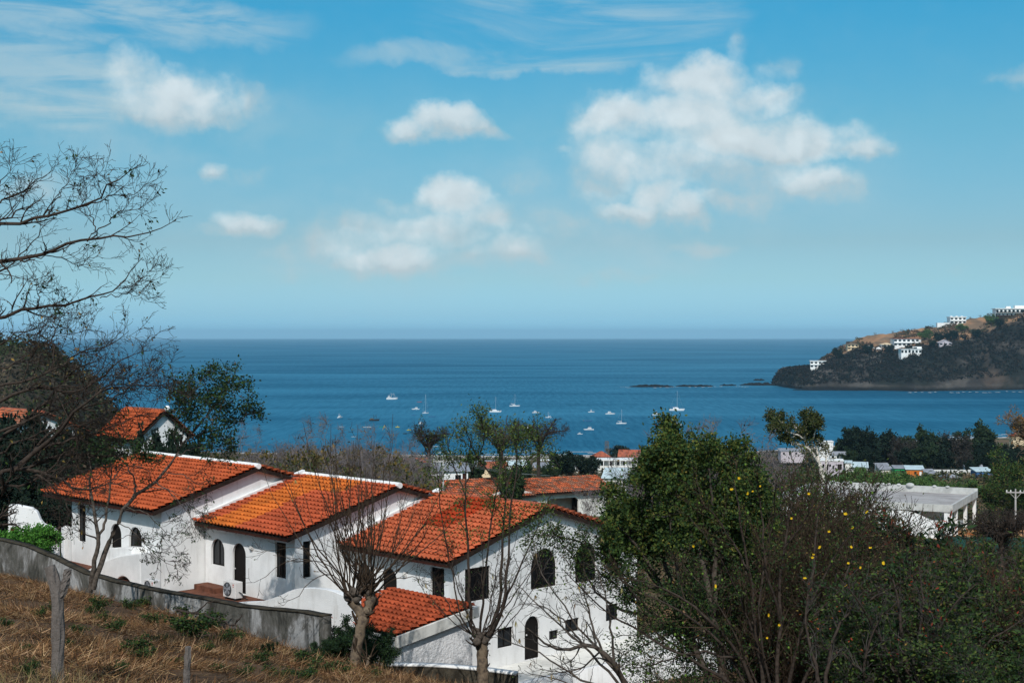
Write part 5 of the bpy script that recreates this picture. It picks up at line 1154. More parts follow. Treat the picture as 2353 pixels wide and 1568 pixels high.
cg = pick([(.17, .088, .039), (.115, .060, .027), (.25, .145, .068), (.055, .03, .016), (.13, .07, .034), (.38, .25, .14)], n, .3) * np.clip(.55 + (cl_ - .3) * 1.6, .45, 1.2)[:, None]
o = fast('dry_grass', Vg, np.arange(n * 4).reshape(n, 4), 'straw', col=np.repeat(cg, 4, 0)); tag(o, 'trampled dry straw covering the slope in front of the grey wall', 'grass', kind='stuff')
# standing tufts at the very front
tp = [(130, 1560, 24.2), (60, 1568, 23.5), (20, 1566, 23), (180, 1568, 23.8), (240, 1570, 23), (90, 1572, 22.6), (300, 1574, 22.4)]
V = []; cs_ = []
for px, py, D in tp:
    b = at(px, D); m = 70; a = rng.uniform(0, 6.28, m); t_ = np.radians(rng.uniform(15, 60, m)); L = rng.uniform(.2, .55, m)[:, None]; d = np.stack([np.cos(a) * np.sin(t_), np.sin(a) * np.sin(t_), np.cos(t_)], 1)
    o0 = b + rng.normal(0, .12, (m, 3)) * [1, 1, .0]; s = nrm(np.cross(d, rng.normal(0, 1, (m, 3)))) * .006; V.append(np.stack([o0 - s, o0 + s, o0 + d * L + s * .3, o0 + d * L - s * .3], 1).reshape(-1, 3)); cs_.append(np.repeat(pick([(.32, .22, .11), (.12, .09, .05), (.20, .17, .07)], m), 4, 0))
V = np.vstack(V); o = fast('dry_grass', V, np.arange(len(V)).reshape(-1, 4), 'straw', col=np.vstack(cs_)); tag(o, 'longer dry grass standing round the foot of the forked post', 'grass', kind='stuff')
p6 = bush_proto('green_weed', 'small green weed growing in the dry straw of the slope', 'weed', .5, .35, 12, [dict(n=7, t0=.2, t1=1, ang=(20, 60), ln=(.1, .25), steps=4, rs=.6)], [dict(level=1, per=7, size=.065, palette=DG + MG, off=.03, width=.5), dict(level=0, per=8, size=.065, palette=DG, off=.04, width=.5)], ('twig_brown', 'twig_brown', 'leaf'), sr=.006)
GW = 'green weeds in the dry straw'; first = True
for (px, py, hh, wd) in ((66, 1378, .5, 1), (228, 1402, .45, 1), (262, 1450, .4, 1.4), (232, 1430, .35, 1.2), (445, 1462, .75, 1.5), (480, 1440, .5, 1.3), (415, 1452, .4, 1.2), (310, 1505, .6, 1.3), (330, 1518, .45, 1.4), (208, 1412, .3, 1), (560, 1556, .4, 1.4), (400, 1400, .45, 1.3), (440, 1420, .45, 1.6), (330, 1395, .35, 1.3), (560, 1452, .3, 1.5), (600, 1462, .35, 1.6), (90, 1420, .35, 1.0), (120, 1405, .3, 1.2), (500, 1545, .3, 1.3), (710, 1530, .45, 1.8), (650, 1560, .35, 1.5), (780, 1550, .4, 1.8), (520, 1475, .35, 1.4), (60, 1500, .3, 1.2), (180, 1455, .3, 1.4), (370, 1480, .35, 1.4), (410, 1530, .3, 1.4), (270, 1545, .35, 1.5), (150, 1490, .3, 1.3), (470, 1500, .35, 1.5), (600, 1520, .35, 1.6), (350, 1432, .35, 1.5), (500, 1430, .4, 1.6), (540, 1470, .35, 1.6), (700, 1560, .4, 1.7), (740, 1545, .4, 1.7), (850, 1560, .35, 1.7), (15, 1440, .3, 1.2), (300, 1400, .35, 1.4), (620, 1548, .3, 1.4)):
    D = 46.
    for it in range(40):                      # walk the sight line down to the ground
        q = P(px, py, D); g_ = gz(q[0], q[1])
        D += (q[2] - g_) / max(.02, (py - 772) / F - .165) * .6; D = min(max(D, 18), 60)
    b = P(px, py, D); b[2] = gz(b[0], b[1]); s = hh / .5 * D / 40 * 1.0
    if first: p6.location = tuple(b); p6.scale = (s * wd, s * wd, s); p6['group'] = GW; first = False
    else: dup(p6, tuple(b), rng.uniform(0, 6.28), (s * wd, s * wd, s), group=GW)
bb_ = [P(a, b, D) for a, b, D in ((412, 1404, 48), (450, 1412, 47.5), (490, 1422, 47), (540, 1440, 46), (566, 1452, 45.5))]
fb_ = tree('fallen_branch', 'dry dark branch lying against the foot of the grey wall', bb_[0], [([p + [0, -.3, .12] for p in bb_], .05, .02), ([bb_[1] + [0, -.3, .12], bb_[1] + [.5, -.5, .5], bb_[1] + [1.0, -.5, .6]], .03, .01), ([bb_[3] + [0, -.3, .12], bb_[3] + [.3, -.3, .45]], .03, .01)],
     [dict(n=6, t0=.2, t1=.95, ang=(30, 70), ln=(.2, .6), steps=5, rs=.5)], None, ('bark_dark', 'bark_dark', 'leaf'), cat='branch')
# ------------------------------------------------------------------ buildings beyond the villas
def block(name, label, cat, loc_, rz, group=None): return thing(name, label, cat, tuple(loc_), rz, group)
def wall_box(root, w, d, h, mat, openings=(), side_open=(), th=.25, sink=2.0):
    """four walls; openings on the front (x from -w/2, z from 0), side_open on the right side"""
    mb = MB(); ft = lambda u, dd, z: (u, dd, z); rt = lambda u, dd, z: (w / 2 - dd, u, z)
    mb.wall([(-w / 2, -sink), (w / 2, -sink), (w / 2, h), (-w / 2, h)], [h_ for _, h_ in openings], ft, th)
    mb.wall([(th, -sink), (d, -sink), (d, h), (th, h)], [h_ for _, h_ in side_open], rt, th)
    mb.box(-w / 2, w / 2 - th, d - th, d, -sink, h); mb.box(-w / 2, -w / 2 + th, th, d - th, -sink, h)
    wl = mb.build('wall', mat, root)
    for k, h_ in openings: simple_open(root, k, h_, ft)
    for k, h_ in side_open: simple_open(root, k, h_, rt)
    return wl
def simple_open(root, k, h_, fn):
    m = {'window': 'dark_glass', 'door': 'dark_wood', 'white_door': 'white_paint', 'brown_door': 'red_timber', 'void': 'dark_inside'}[k]
    mb = MB(); mb.wall(h_, [], lambda u, d, z: fn(u, .12 + d, z), .03)
    return mb.build('door' if 'door' in k else ('window' if k == 'window' else 'opening'), m, root)
def flat_roof(root, w, d, h, mat='white_paint', over=.3, t=.25, par=0.0):
    mb = MB(); mb.box(-w / 2 - over, w / 2 + over, -over, d + over, h + .003, h + t)
    if par:
        for b in ((-w / 2 - over, w / 2 + over, -over, -over + .2), (-w / 2 - over, w / 2 + over, d + over - .2, d + over), (-w / 2 - over, -w / 2 - over + .2, -over + .2, d + over - .2), (w / 2 + over - .2, w / 2 + over, -over + .2, d + over - .2)):
            mb.box(*b, h + t + .002, h + t + par)
    return mb.build('roof', mat, root)
def gable_roof(root, w, d, h, rise, mat, over=.5, along='x', t=.12):
    mb = MB()
    if along == 'x': mb.prism([(-over, h - rise * over / (d / 2)), (d / 2, h + rise), (d + over, h - rise * over / (d / 2)), (d + over, h + t - rise * over / (d / 2)), (d / 2, h + rise + t), (-over, h + t - rise * over / (d / 2))], -w / 2 - over, w / 2 + over, 'x')
    else: mb.prism([(-w / 2 - over, h - rise * over / (w / 2)), (0, h + rise), (w / 2 + over, h - rise * over / (w / 2)), (w / 2 + over, h + t - rise * over / (w / 2)), (0, h + rise + t), (-w / 2 - over, h + t - rise * over / (w / 2))], -over, d + over, 'y')
    ro = mb.build('roof', mat, root)
    mb = MB()
    if along == 'x':
        for x in (-w / 2 + .02, w / 2 - .25): mb.prism([(.05, h - .01), (d / 2, h + rise - .03), (d - .05, h - .01)], x, x + .2, 'x')
    else:
        for y in (.02, d - .25): mb.prism([(-w / 2 + .05, h - .01), (0, h + rise - .03), (w / 2 - .05, h - .01)], y, y + .2, 'y')
    mb.build('gable', root.children[0].data.materials[0].name if root.children else 'white_stucco', root)
    return ro
def shed_roof(root, w, d, h0, h1, mat, over=.4, t=.08):
    mb = MB(); sl = (h1 - h0) / d
    mb.prism([(-over, h0 - sl * over + .004), (d + over, h1 + sl * over + .004), (d + over, h1 + sl * over + t), (-over, h0 - sl * over + t)], -w / 2 - over, w / 2 + over, 'x'); ro = mb.build('roof', mat, root)
    mb = MB()
    for x in (-w / 2 + .01, w / 2 - .16): mb.prism([(.02, min(h0, h1) - .02), (d - .02, min(h0, h1) - .02), (d - .02, h1 - .01), (.02, h0 - .01)], x, x + .15, 'x')
    mb.box(-w / 2 + .17, w / 2 - .17, (d - .2 if h1 > h0 else .05), (d - .05 if h1 > h0 else .2), min(h0, h1) - .02, max(h0, h1) - .12); mb.build('gable', 'grimy_white', root)
    return ro
def hip_roof(root, w, d, h, rise, mat, over=.5):
    mb = MB(); a = (-w / 2 - over, w / 2 + over, -over, d + over); r = max(.1, w / 2 - d / 2)
    mb.raw([(a[0], a[2], h), (a[1], a[2], h), (a[1], a[3], h), (a[0], a[3], h), (-r, d / 2, h + rise), (r, d / 2, h + rise), (a[0], a[2], h + .1), (a[1], a[2], h + .1), (a[1], a[3], h + .1), (a[0], a[3], h + .1)],
           [(0, 1, 2, 3), (0, 6, 7, 1), (1, 7, 8, 2), (2, 8, 9, 3), (3, 9, 6, 0), (6, 4, 5, 7), (7, 5, 8), (8, 5, 4, 9), (9, 4, 6)]); return mb.build('roof', mat, root)
EXCL = []
def w_at(px, D, zpy=None):
    b = at(px, D)
    if zpy is not None: b[2] = P(px, zpy, D)[2]
    return b

# house with an arched porch and old red tiles, behind the villas
o0 = np.array([10.5, 160, 0]); RZD = math.atan2(.47, .88)
hd = block('arched_house', 'old white house with a wide arched porch and weathered red tile roof behind the nearest villa', 'house', o0, RZD); hd['label'] = 'old white house with wide arched porch and weathered red tiles, behind the nearest villa'
mb = MB(); Ff = lambda u, d, z: (u, d, z)
big = arch(-7.5, -3.5, 54.6, 57.15); big = rect(-7.5, -3.5, 54.6, 56.7)[:2] + [(-3.5, 56.75), (-3.9, 57.1), (-7.1, 57.1), (-7.5, 56.7)]
sm = arch(-9.9, -8.4, 54.6, 57.0)
mb.wall([(-10.3, 54), (0, 54), (0, 57.95), (-10.3, 57.95)], [big, sm, rect(-2.9, -.2, 57.15, 57.68)], Ff, .25)
mb.box(-.25, 0, .25, 7, 54, 57.95); mb.box(-10.3, -.25, 6.75, 7, 54, 57.95); mb.box(-10.3, -10.05, .25, 6.75, 54, 57.95)
mb.build('wall', 'grimy_white', hd)
mb = MB(); mb.wall(rect(-2.9, -.2, 57.15, 57.68), [], lambda u, d, z: (u, .1 + d, z), .02); f_ = mb.build('window', 'dark_glass', hd)
mb = MB(); [mb.box(x, x + .05, .06, .098, 57.15, 57.68) for x in (-2.2, -1.5, -.9)]; mb.build('mullion', 'white_paint', f_)
mb = MB(); mb.box(-10, -3, 2.4, 2.6, 54, 57.6); mb.build('porch_wall', 'grimy_white', hd)
def simple_tiles(root, x0, x1, y0, z0, yr, zr, y1, z1, tint, thick=.12, tw=.32):
    rf = MB(); rf.prism([(y0, z0), (yr, zr), (y1, z1), (y1, z1 - thick), (yr, zr - thick), (y0, z0 - thick)], x0, x1, 'x'); ro = rf.build('roof', 'dark_timber', root)
    for (ya, za, yb_, zb_, fl) in ((y0, z0, yr, zr, 0), (y1, z1, yr, zr, 1)):
        L = math.hypot(yb_ - ya, zb_ - za); cs, sn = (yb_ - ya) / L, (zb_ - za) / L
        tile_slope('tiles', x1 - x0, L, None, ro, tint, tw=tw, tl=.45, frame=(lambda u, v, h, ya=ya, za=za, cs=cs, sn=sn, fl=fl: ((x1 - u) if fl else (x0 + u), ya + v * cs - h * sn * (1 if not fl else -1) , za + v * sn + h * abs(cs))))
    return ro
simple_tiles(hd, -9.9, .9, -.7, 57.75, 3.5, 59.0, 7.7, 57.7, tint_old)
mb = MB(); tp_ = [(-16.2, 57.6), (-15.0, 58.1), (-13.4, 58.55), (-12.6, 58.62), (-11.6, 58.5), (-10.2, 58.1)]
mb.wall([(-16.2, 54)] + [(-10.2, 54)] + tp_[::-1], [], lambda u, d, z: (u, -1.4 + d, z), .25); mb.box(-16.2, -15.95, -1.15, 6, 54, 57.6); mb.build('wing_wall', 'grimy_white', hd)
simple_tiles(hd, -20.2, -9.95, -1.9, 57.75, 3.0, 59.35, 7.2, 58.0, tint_old)
mb = MB(); mb.box(-19.8, -16.25, -.6, 6.2, 54, 57.6); mb.build('wing', 'grimy_white', hd); EXCL.append((2, 158, 13))

# plain white house by the concrete pole
b = w_at(1020, 205); b[2] = P(1020, 1119, 205)[2]; wd = 6.9
h_ = block('plain_house', 'plain white house with dark square openings beside the concrete utility pole', 'house', b, R(6))
wall_box(h_, wd, 5, 2.35, 'white_stucco', [('window', rect(-.95, -.25, 1.0, 1.75)), ('window', rect(1.6, 2.45, .5, 1.8)), ('brown_door', rect(2.65, 3.25, .4, 2.0))]); shed_roof(h_, wd, 5, 2.35, 3.0, 'grey_metal', .35); EXCL.append((b[0], b[1] + 2, 6)); EXCL.append((b[0], b[1] - 8, 4))
b = at(1018, 150); pole1 = utility_pole('pale concrete utility pole with a wide crossarm behind the bare pollard', b, P(1018, 1050, 150)[2] - b[2], R(5), 2.1, .13)
b = at(2333, 170); pole2 = utility_pole('pale concrete utility pole at the right edge beside the gravel road', b, P(2333, 1122, 170)[2] - b[2], R(-8), 2.2, .14)
for o_ in KIDS[pole2.name]: o_.data = o_.data.copy(); o_.data.materials[0] = M['slab_grey']
mb = MB()
for s in (-.9, 0, .9):
    a_ = P(1018 + s * 20, 1054, 150); e_ = P(560 + s * 14, 1050, 118); m_ = (a_ + e_) / 2 - [0, 0, .5]; mb.tube(resample([a_, m_, e_], 14), .014, 4)
    e_ = P(1262 + s * 8, 1092, 190); m_ = (a_ + e_) / 2 - [0, 0, .4]; mb.tube(resample([a_, m_, e_], 14), .014, 4)
tag(mb.build('power_line', 'wire'), 'thin pale power wires strung from the middle concrete pole', 'power line')

# white unfinished flat roofed building
ru = block('unfinished_building', 'unfinished white building with a wide flat roof and open side porch', 'building', (46.5, 150, 0), math.atan2(-.457, .889))
rx0 = -19.0
mb = MB(); mb.box(rx0, -.25, .25, 15.75, 56.45, 56.72); mb.build('roof_deck', 'slab_grey', ru)
mb = MB(); mb.box(rx0, 0, 0, .25, 56.42, 57.2); mb.box(rx0, 0, 15.75, 16, 56.42, 57.45); mb.box(-.25, 0, .25, 15.75, 56.42, 57.2); mb.box(rx0 - .25, rx0, 0, 16, 56.42, 57.3); mb.build('parapet', 'pale_concrete', ru)
mb = MB(); mb.wall([(rx0, 53), (-.5, 53), (-.5, 56.42), (rx0, 56.42)], [[(-2.2, 55.45), (-.9, 55.45), (-.9, 56.36), (-4.6, 56.36)]], lambda u, d, z: (u, .12 + d, z), .25); mb.build('wall', 'white_stucco', ru)
mb = MB(); mb.box(-3.6, -3.35, .4, 15.6, 53, 56.42); mb.box(rx0, -3.6, 15.4, 15.6, 53, 56.42); mb.build('inner_wall', 'pale_concrete', ru)
for y in (.32, 3.6, 9.5, 15.5): mb = MB(); mb.box(-.48, -.12, y - .18, y + .18, 53, 56.42); mb.build('column', 'white_stucco', ru)
mb = MB(); mb.prism([(-7.5, 53), (-7.5, 56.3), (-6.8, 56.3), (.4, 53.9), (.4, 53)], -1.5, -1.25, 'y'); mb.build('stair_wall', 'white_stucco', ru)
for px in (1894, 1916, 1944, 1955, 1988, 2018, 2029, 2044, 2066, 2092, 2148, 2178):
    r_ = (px - 1176) / F; t_ = (53.9 - 164.4 * r_) / (.889 + .457 * r_); mb = MB(); mb.ball((-t_, 15.87, 57.45), .26 if px not in (2092,) else .5, 7, .6); mb.build('parapet_knob', 'pale_concrete', ru)
EXCL += [(40, 155, 12), (30, 162, 10), (48, 152, 11), (52, 160, 9), (48, 140, 6)]

def small_house(name, label, px, D, w, d, h, mat, roof, rz=0.0, ops=(), sops=(), base=None, roofmat='grey_metal', rise=.8, group=None, cat='house', excl=None, over=.3):
    b = at(px, D)
    if base is not None: b[2] = P(px, base, D)[2]
    r = block(name, label, cat, b, rz, group); wall_box(r, w, d, h, mat, ops, sops, sink=3)
    if roof == 'flat': flat_roof(r, w, d, h, roofmat, over)
    elif roof == 'gable': gable_roof(r, w, d, h, rise, roofmat, over)
    elif roof == 'hip': hip_roof(r, w, d, h, rise, roofmat, over)
    elif roof == 'shed': shed_roof(r, w, d, h, h + rise, roofmat, over)
    EXCL.append((b[0], b[1] + d / 2, excl or w * .75)); EXCL.append((b[0] * .97, b[1] * .97, w * .6)); EXCL.append((b[0] * .94, b[1] * .94, w * .5))
    return r
def wins(w, h, n, z0=1.0, z1=1.9, ww=.9): return [('window', rect(-w / 2 + (i + .5) * w / n - ww / 2, -w / 2 + (i + .5) * w / n + ww / 2, z0, z1)) for i in range(n)]
small_house('metal_roofed_house', 'low house with a pale blue sheet metal roof right of the arched house', 1412, 205, 3.3, 6, 1.7, 'grimy_white', 'gable', R(-14), [('window', rect(-1.2, -.3, .5, 1.2))], base=1124, roofmat='light_metal', rise=1.1, excl=4)
# two storey white hotel with verandas
b = w_at(1416, 520, 1087); ho = block('veranda_building', 'two storey white building with open verandas and a thin flat roof edge', 'building', b, R(4)); W_ = 15.0
wall_box(ho, W_ - 1, 6, 4.9, 'grimy_white', [('window', rect(x, x + 1.2, z, z + 1.5)) for x in (-5.5, -2.6, .2, 2.4, 4.8) for z in (.6, 3.0)], sink=3)
for z, x0 in ((4.9, -W_ / 2), (2.45, -3)): mb = MB(); mb.box(x0, W_ / 2, -2.2, 6.3 if z > 3 else -.003, z + .003, z + .35); mb.build('roof' if z > 3 else 'balcony', 'white_paint', ho)
for x in np.linspace(-7, 7.1, 8): mb = MB(); mb.box(x - .15, x + .15, -2.1, -1.8, -1, 4.9); mb.build('column', 'white_paint', ho)
EXCL += [(b[0], b[1], 10), (b[0] * .95, b[1] * .95, 8)]
small_house('red_roofed_house', 'house with a red hip roof right behind the veranda building, under the lattice mast', 1384, 575, 6.5, 5.5, 2.6, 'grimy_white', 'hip', R(10), wins(6.5, 2.6, 3), base=1064, roofmat='red_roof', rise=2.2)
small_house('red_roofed_house', 'house with a red roof against the dark tree, right of the lattice mast', 1445, 560, 8.5, 5.5, 2.4, 'grimy_white', 'gable', R(-12), wins(8.5, 2.4, 3), base=1062, roofmat='red_roof', rise=2.4)
small_house('beach_building', 'low lilac white building with a flat roof beside the beach', 1262, 790, 11, 6, 4.0, 'lilac_paint', 'flat', R(3), wins(11, 4, 4, .8, 2.2, 1.2), base=1074, roofmat='white_paint', over=.8)
b = w_at(1394, 600); lm = block('lattice_mast', 'tan lattice mast standing against the sea above the red roofs', 'mast', b, R(20)); hm = P(1394, 1013, 600)[2] - b[2]
mb = MB()
for x, y in ((-1, -1), (1, -1), (1, 1), (-1, 1)): mb.tube([(x * .9, y * .9, 0), (x * .55, y * .55, hm)], .09, 5)
mb.build('leg_frame', 'bark_tan', lm); mb = MB(); nb = 7
for i in range(nb):
    z0, z1 = hm * i / nb, hm * (i + 1) / nb; a0, a1 = .9 - .35 * i / nb, .9 - .35 * (i + 1) / nb; c_ = ((-1, -1), (1, -1), (1, 1), (-1, 1))
    for k in range(4):
        p, q = c_[k], c_[(k + 1) % 4]; mb.tube([(p[0] * a0, p[1] * a0, z0), (q[0] * a1, q[1] * a1, z1)], .05, 4); mb.tube([(p[0] * a1, p[1] * a1, z1), (q[0] * a1, q[1] * a1, z1)], .05, 4)
mb.build('bracing', 'bark_tan', lm)
small_house('white_hall', 'tall white hall between the pale trunked tree and the dark grove', 1898, 640, 6.2, 6, 4.4, 'white_stucco', 'flat', R(-5), [('window', rect(-.3, .3, 3.0, 3.6))], base=1037, roofmat='white_paint')
small_house('low_building', 'long low building with a pale weathered roof left of the white hall', 1822, 600, 10.5, 5, 1.9, 'lilac_paint', 'shed', R(2), wins(10.5, 1.9, 4, .5, 1.3), base=1046, roofmat='grey_metal', rise=.8)
small_house('lilac_house', 'small lilac and white house with square windows left of the coloured shacks', 1911, 340, 5.3, 4, 2.25, 'lilac_paint', 'flat', R(-10), [('window', rect(-2.2, -1.75, .9, 1.5)), ('door', rect(-1.2, -.8, .1, 1.5)), ('window', rect(-.6, -.2, .9, 1.5)), ('void', rect(1.3, 2.3, .2, 1.5))], base=1080, roofmat='white_paint', over=.15)
small_house('low_building', 'tiny pale outbuilding right beside the small lilac house', 1949, 342, 1.5, 2, .9, 'grimy_white', 'shed', R(-10), (), base=1071, roofmat='light_metal', rise=.3)
small_house('tin_shack', 'grey tin roofed shack left of the green shack', 2036, 405, 3.6, 4, 1.1, 'grimy_white', 'shed', R(8), (), base=1086, roofmat='grey_metal', rise=1.3, cat='shack')
small_house('green_shack', 'bright green shack with a grey tin roof among the bushes', 2067, 400, 2.8, 4, 2.15, 'green_paint', 'shed', R(-6), [('window', rect(.5, 1.0, .9, 1.6))], base=1093, roofmat='grey_metal', rise=.5, cat='shack')
small_house('orange_shack', 'orange red shack with a white door and pale double roof', 2102, 398, 4.7, 4, 2.1, 'orange_paint', 'shed', R(-9), [('window', rect(-.2, .4, .8, 1.5)), ('white_door', rect(1.2, 1.9, .05, 1.6))], base=1095, roofmat='light_metal', rise=.7, cat='shack')
small_house('teal_shack', 'teal shack with a grey hipped tin roof right of the orange shack', 2187, 380, 4.6, 4, 1.75, 'teal_paint', 'hip', R(-4), [('window', rect(-1.6, -.2, .5, 1.3)), ('window', rect(.4, 1.6, .5, 1.3))], base=1112, roofmat='grey_metal', rise=.9, cat='shack')
small_house('tin_shack', 'dim tin roofed shack half hidden right of the teal shack', 2262, 385, 4.5, 4, 1.5, 'boat_blue', 'shed', R(5), (), base=1095, roofmat='light_metal', rise=.7, cat='shack')
small_house('red_roofed_house', 'small red roofed house at the far right edge above the dark grove', 2343, 690, 7, 5, 3, 'cream_paint', 'hip', 0, wins(7, 3, 3), base=1016, roofmat='red_roof', rise=2.0)
for (nm, lb, px, D, w_, d_, h_, mt, rf_, rm, bs, rz_) in (
 ('low_building', 'long grey roofed low building between the plain white house and the beach', 1092, 330, 9, 5, 2.2, 'grimy_white', 'shed', 'grey_metal', 1093, 4), ('small_house', 'small house with a rusty roof left of the arched house roof', 1128, 270, 5, 4, 2.0, 'cream_paint', 'gable', 'red_roof', 1098, -8),
 ('small_house', 'white cottage with a tin roof behind the leafy pollard', 1182, 420, 7, 5, 2.4, 'white_stucco', 'gable', 'light_metal', 1086, 6), ('low_building', 'pale beach hall left of the lilac white beach building', 1195, 760, 10, 6, 3.2, 'grimy_white', 'flat', 'white_paint', 1072, 0),
 ('small_house', 'tiny white house under the domed bare tree', 1246, 380, 5, 4, 2.2, 'white_stucco', 'shed', 'grey_metal', 1092, -5), ('low_building', 'flat white roofed shed left of the veranda building', 1335, 430, 7, 5, 2.0, 'grimy_white', 'flat', 'white_paint', 1090, 3),
 ('small_house', 'pale house with a low red roof above the grey twigs at left of centre', 955, 360, 6, 5, 2.2, 'grimy_white', 'gable', 'red_roof', 1082, 10), ('tin_shack', 'white tin roof lying low between the lilac house and the grey shack', 1975, 345, 3.6, 3, 1.0, 'grimy_white', 'shed', 'light_metal', 1082, -12),
 ('tin_shack', 'rusty brown lean to at the right of the orange shack', 2140, 392, 2.6, 3, 1.4, 'dark_timber', 'shed', 'grey_metal', 1099, 6), ('small_house', 'pale blue house end far right behind the teal shack', 2238, 432, 5, 4, 2.0, 'light_metal', 'gable', 'grey_metal', 1090, -6),
 ('small_house', 'dim house with a pale ridge deep in the grove', 2055, 530, 6, 5, 2.4, 'slab_grey', 'gable', 'grey_metal', 1043, 8), ('small_house', 'white walled house at the foot of the grove left of the lilac house', 1925, 470, 5, 4, 2.0, 'white_stucco', 'gable', 'grey_metal', 1058, -8)):
    small_house(nm, lb, px, D, w_, d_, h_, mt, rf_, R(rz_), wins(w_, h_, 3, .8, 1.6, .8) if h_ > 1.5 else (), base=bs, roofmat=rm, rise=.9, cat='shack' if 'shack' in nm else 'house')
pts_ = [at(p, 425)[:2].tolist() + [P(p, 1078, 425)[2]] for p in np.linspace(2130, 2232, 12)]
free_wall('boundary_wall', 'long pale grey boundary wall between the orange and the teal shack', pts_, .3, lambda x, y: gz(x, y) - 1, 'pale_concrete')
pts_ = [at(p, 118)[:2].tolist() + [P(p, 1232 + (p - 2165) * .01, 118)[2]] for p in np.linspace(2168, 2420, 14)]
free_wall('net_fence', 'dark green net fence below the unfinished white building', pts_, .05, lambda x, y: gz(x, y) - .2, 'net_green', cat='fence')
pts_ = [G(1884, 1456, 49.2)] ; q = [(P(a, b, D)) for a, b, D in ((1850, 1446, 78), (1884, 1455, 77), (1989, 1483, 74), (2104, 1520, 71), (2200, 1548, 69), (2300, 1580, 67))]
free_wall('low_wall', 'low pale wall crossing the orange dirt behind the thicket trunks', [tuple(v) for v in resample(q, 20)], .5, lambda x, y: gz(x, y) - 1, 'grimy_white')
# steep roofed house behind the left villa, with a white ball on its ridge
vB = villa('steep roofed house with a white ball finial, behind the bare limbs at the left', (-24.6, 93.7), 4.6, 3.6, 66, 60, 68.15, 1.8, 70.0, -4.9, tint_a, [], [('window', arch(.7, 1.3, 66.1, 66.9)), ('window', arch(2.3, 2.9, 66.1, 66.9))], ridge='red_roof', over=.4)
vB['group'] = 'houses behind the bare limbs'; vB.name = 'steep_roofed_house'
mb = MB(); mb.ball((.55, 1.8, 70.2), .2, 8); mb.build('ball_finial', 'ball_white', vB)
KIDS['steep_roofed_house'] = KIDS.get('villa.003', [])
vC = villa('red tiled roof end showing through the bare limbs at the far left', (-38.5, 106), 6.5, 7, 66, 60, 67.4, 3.6, 69.2, -6.8, tint_old, [], [], ridge='red_roof', over=.4); vC['group'] = 'houses behind the bare limbs'; vC.name = 'tiled_house'
EXCL += [(-24, 96, 5), (-32, 103, 6)]

# ------------------------------------------------------------------ houses and trees on the headland
HP = Hm[:, :84].reshape(-1, 3); _px = 1176 + HP[:, 0] / HP[:, 1] * F; _py = 772 + (CAMZ - HP[:, 2]) / HP[:, 1] * F
def hl(px, py): k = np.argmin((_px - px) ** 2 + ((_py - py) * 1.6) ** 2); return HP[k].copy()
def cliff_house(name, label, x0, x1, y0, y1, mat='white_paint', storeys=1, roof='flat', roofmat='white_paint', rz=0.0, n=3, rise=2.5, depth=.7):
    b = hl((x0 + x1) / 2, y1); k = b[1] / F; w = (x1 - x0) * k; h = (y1 - y0) * k; r = block(name, label, 'house', b, R(rz), 'houses on the headland')
    if roof != 'flat': h -= rise
    hs = h / storeys; ops = [('window', rect(-w / 2 + (i + .5) * w / n - w / n * .3, -w / 2 + (i + .5) * w / n + w / n * .3, s * hs + hs * .3, s * hs + hs * .78)) for s in range(storeys) for i in range(n)]
    wall_box(r, w * .94, w * depth, h, mat, ops, [('window', rect(w * .15, w * .35, hs * .3, hs * .75))], th=.5, sink=8)
    if roof == 'flat': flat_roof(r, w * .94, w * depth, h, roofmat, w * .04, h * .07)
    elif roof == 'hip': hip_roof(r, w * .94, w * depth, h, rise, roofmat, w * .06)
    else: gable_roof(r, w * .94, w * depth, h, rise, roofmat, w * .05, along='y')
    for s in range(1, storeys): mb = MB(); mb.box(-w / 2, w / 2, -w * .06, -.02, s * hs - .35, s * hs); mb.build('balcony', mat, r)
    return r
cliff_house('cliff_house', 'white flat roofed house lowest on the point, near the cliff tip', 1860, 1897, 829, 845, storeys=2, rz=-8, n=4)
cliff_house('cliff_house', 'cream house with a tiled hip roof left of the white row on the crest', 1947, 1973, 787, 803, 'cream_paint', 2, 'hip', 'bark_tan', n=3)
cliff_house('cliff_house', 'low white house just right of the cream hip roofed house', 1988, 2010, 794, 803, n=3, roof='gable', rise=3)
cliff_house('cliff_house', 'tiny pale grey round roofed hut between the low white houses', 2012, 2024, 797, 804, 'lilac_paint', n=1, roof='hip', rise=2.6)
cliff_house('cliff_house', 'white columned house left of the big two storey house', 2023, 2051, 788, 798, n=4, roof='hip', roofmat='cream_paint', rise=2.4)
r_ = cliff_house('cliff_house', 'big long white two storey house with a thin red roof line', 2053, 2112, 778, 796, 'white_stucco', 2, roofmat='red_roof', n=6, rz=-3)
kx = r_.location[1] / F; mb = MB(); mb.tube([(57 * kx * .5, 57 * kx * .33, -6), (57 * kx * .5, 57 * kx * .33, 16 * kx)], 9 * kx, 18); mb.build('round_tower', 'white_stucco', r_)
r_ = cliff_house('cliff_house', 'white two tier house just below the big two storey house', 2068, 2118, 801, 813.5, n=6, rz=4, depth=.4)
mb = MB(); k = r_.location[1] / F; mb.box(4 * k, 26 * k, 3, 12 * k, 12.5 * k, 18 * k); mb.build('upper_storey', 'white_paint', r_); mb = MB(); mb.box(7 * k, 15 * k, 2.8, 2.99, 13.5 * k, 16.5 * k); mb.build('window', 'dark_glass', r_)
cliff_house('cliff_house', 'small pale gabled house in dark bushes right of the two tier house', 2157, 2188, 780, 794, 'lilac_paint', n=3, roof='gable', roofmat='lilac_paint', rise=4)
r_ = cliff_house('cliff_house', 'white house with arched bays standing on the skyline', 2183, 2221, 728, 744, storeys=2, n=4)
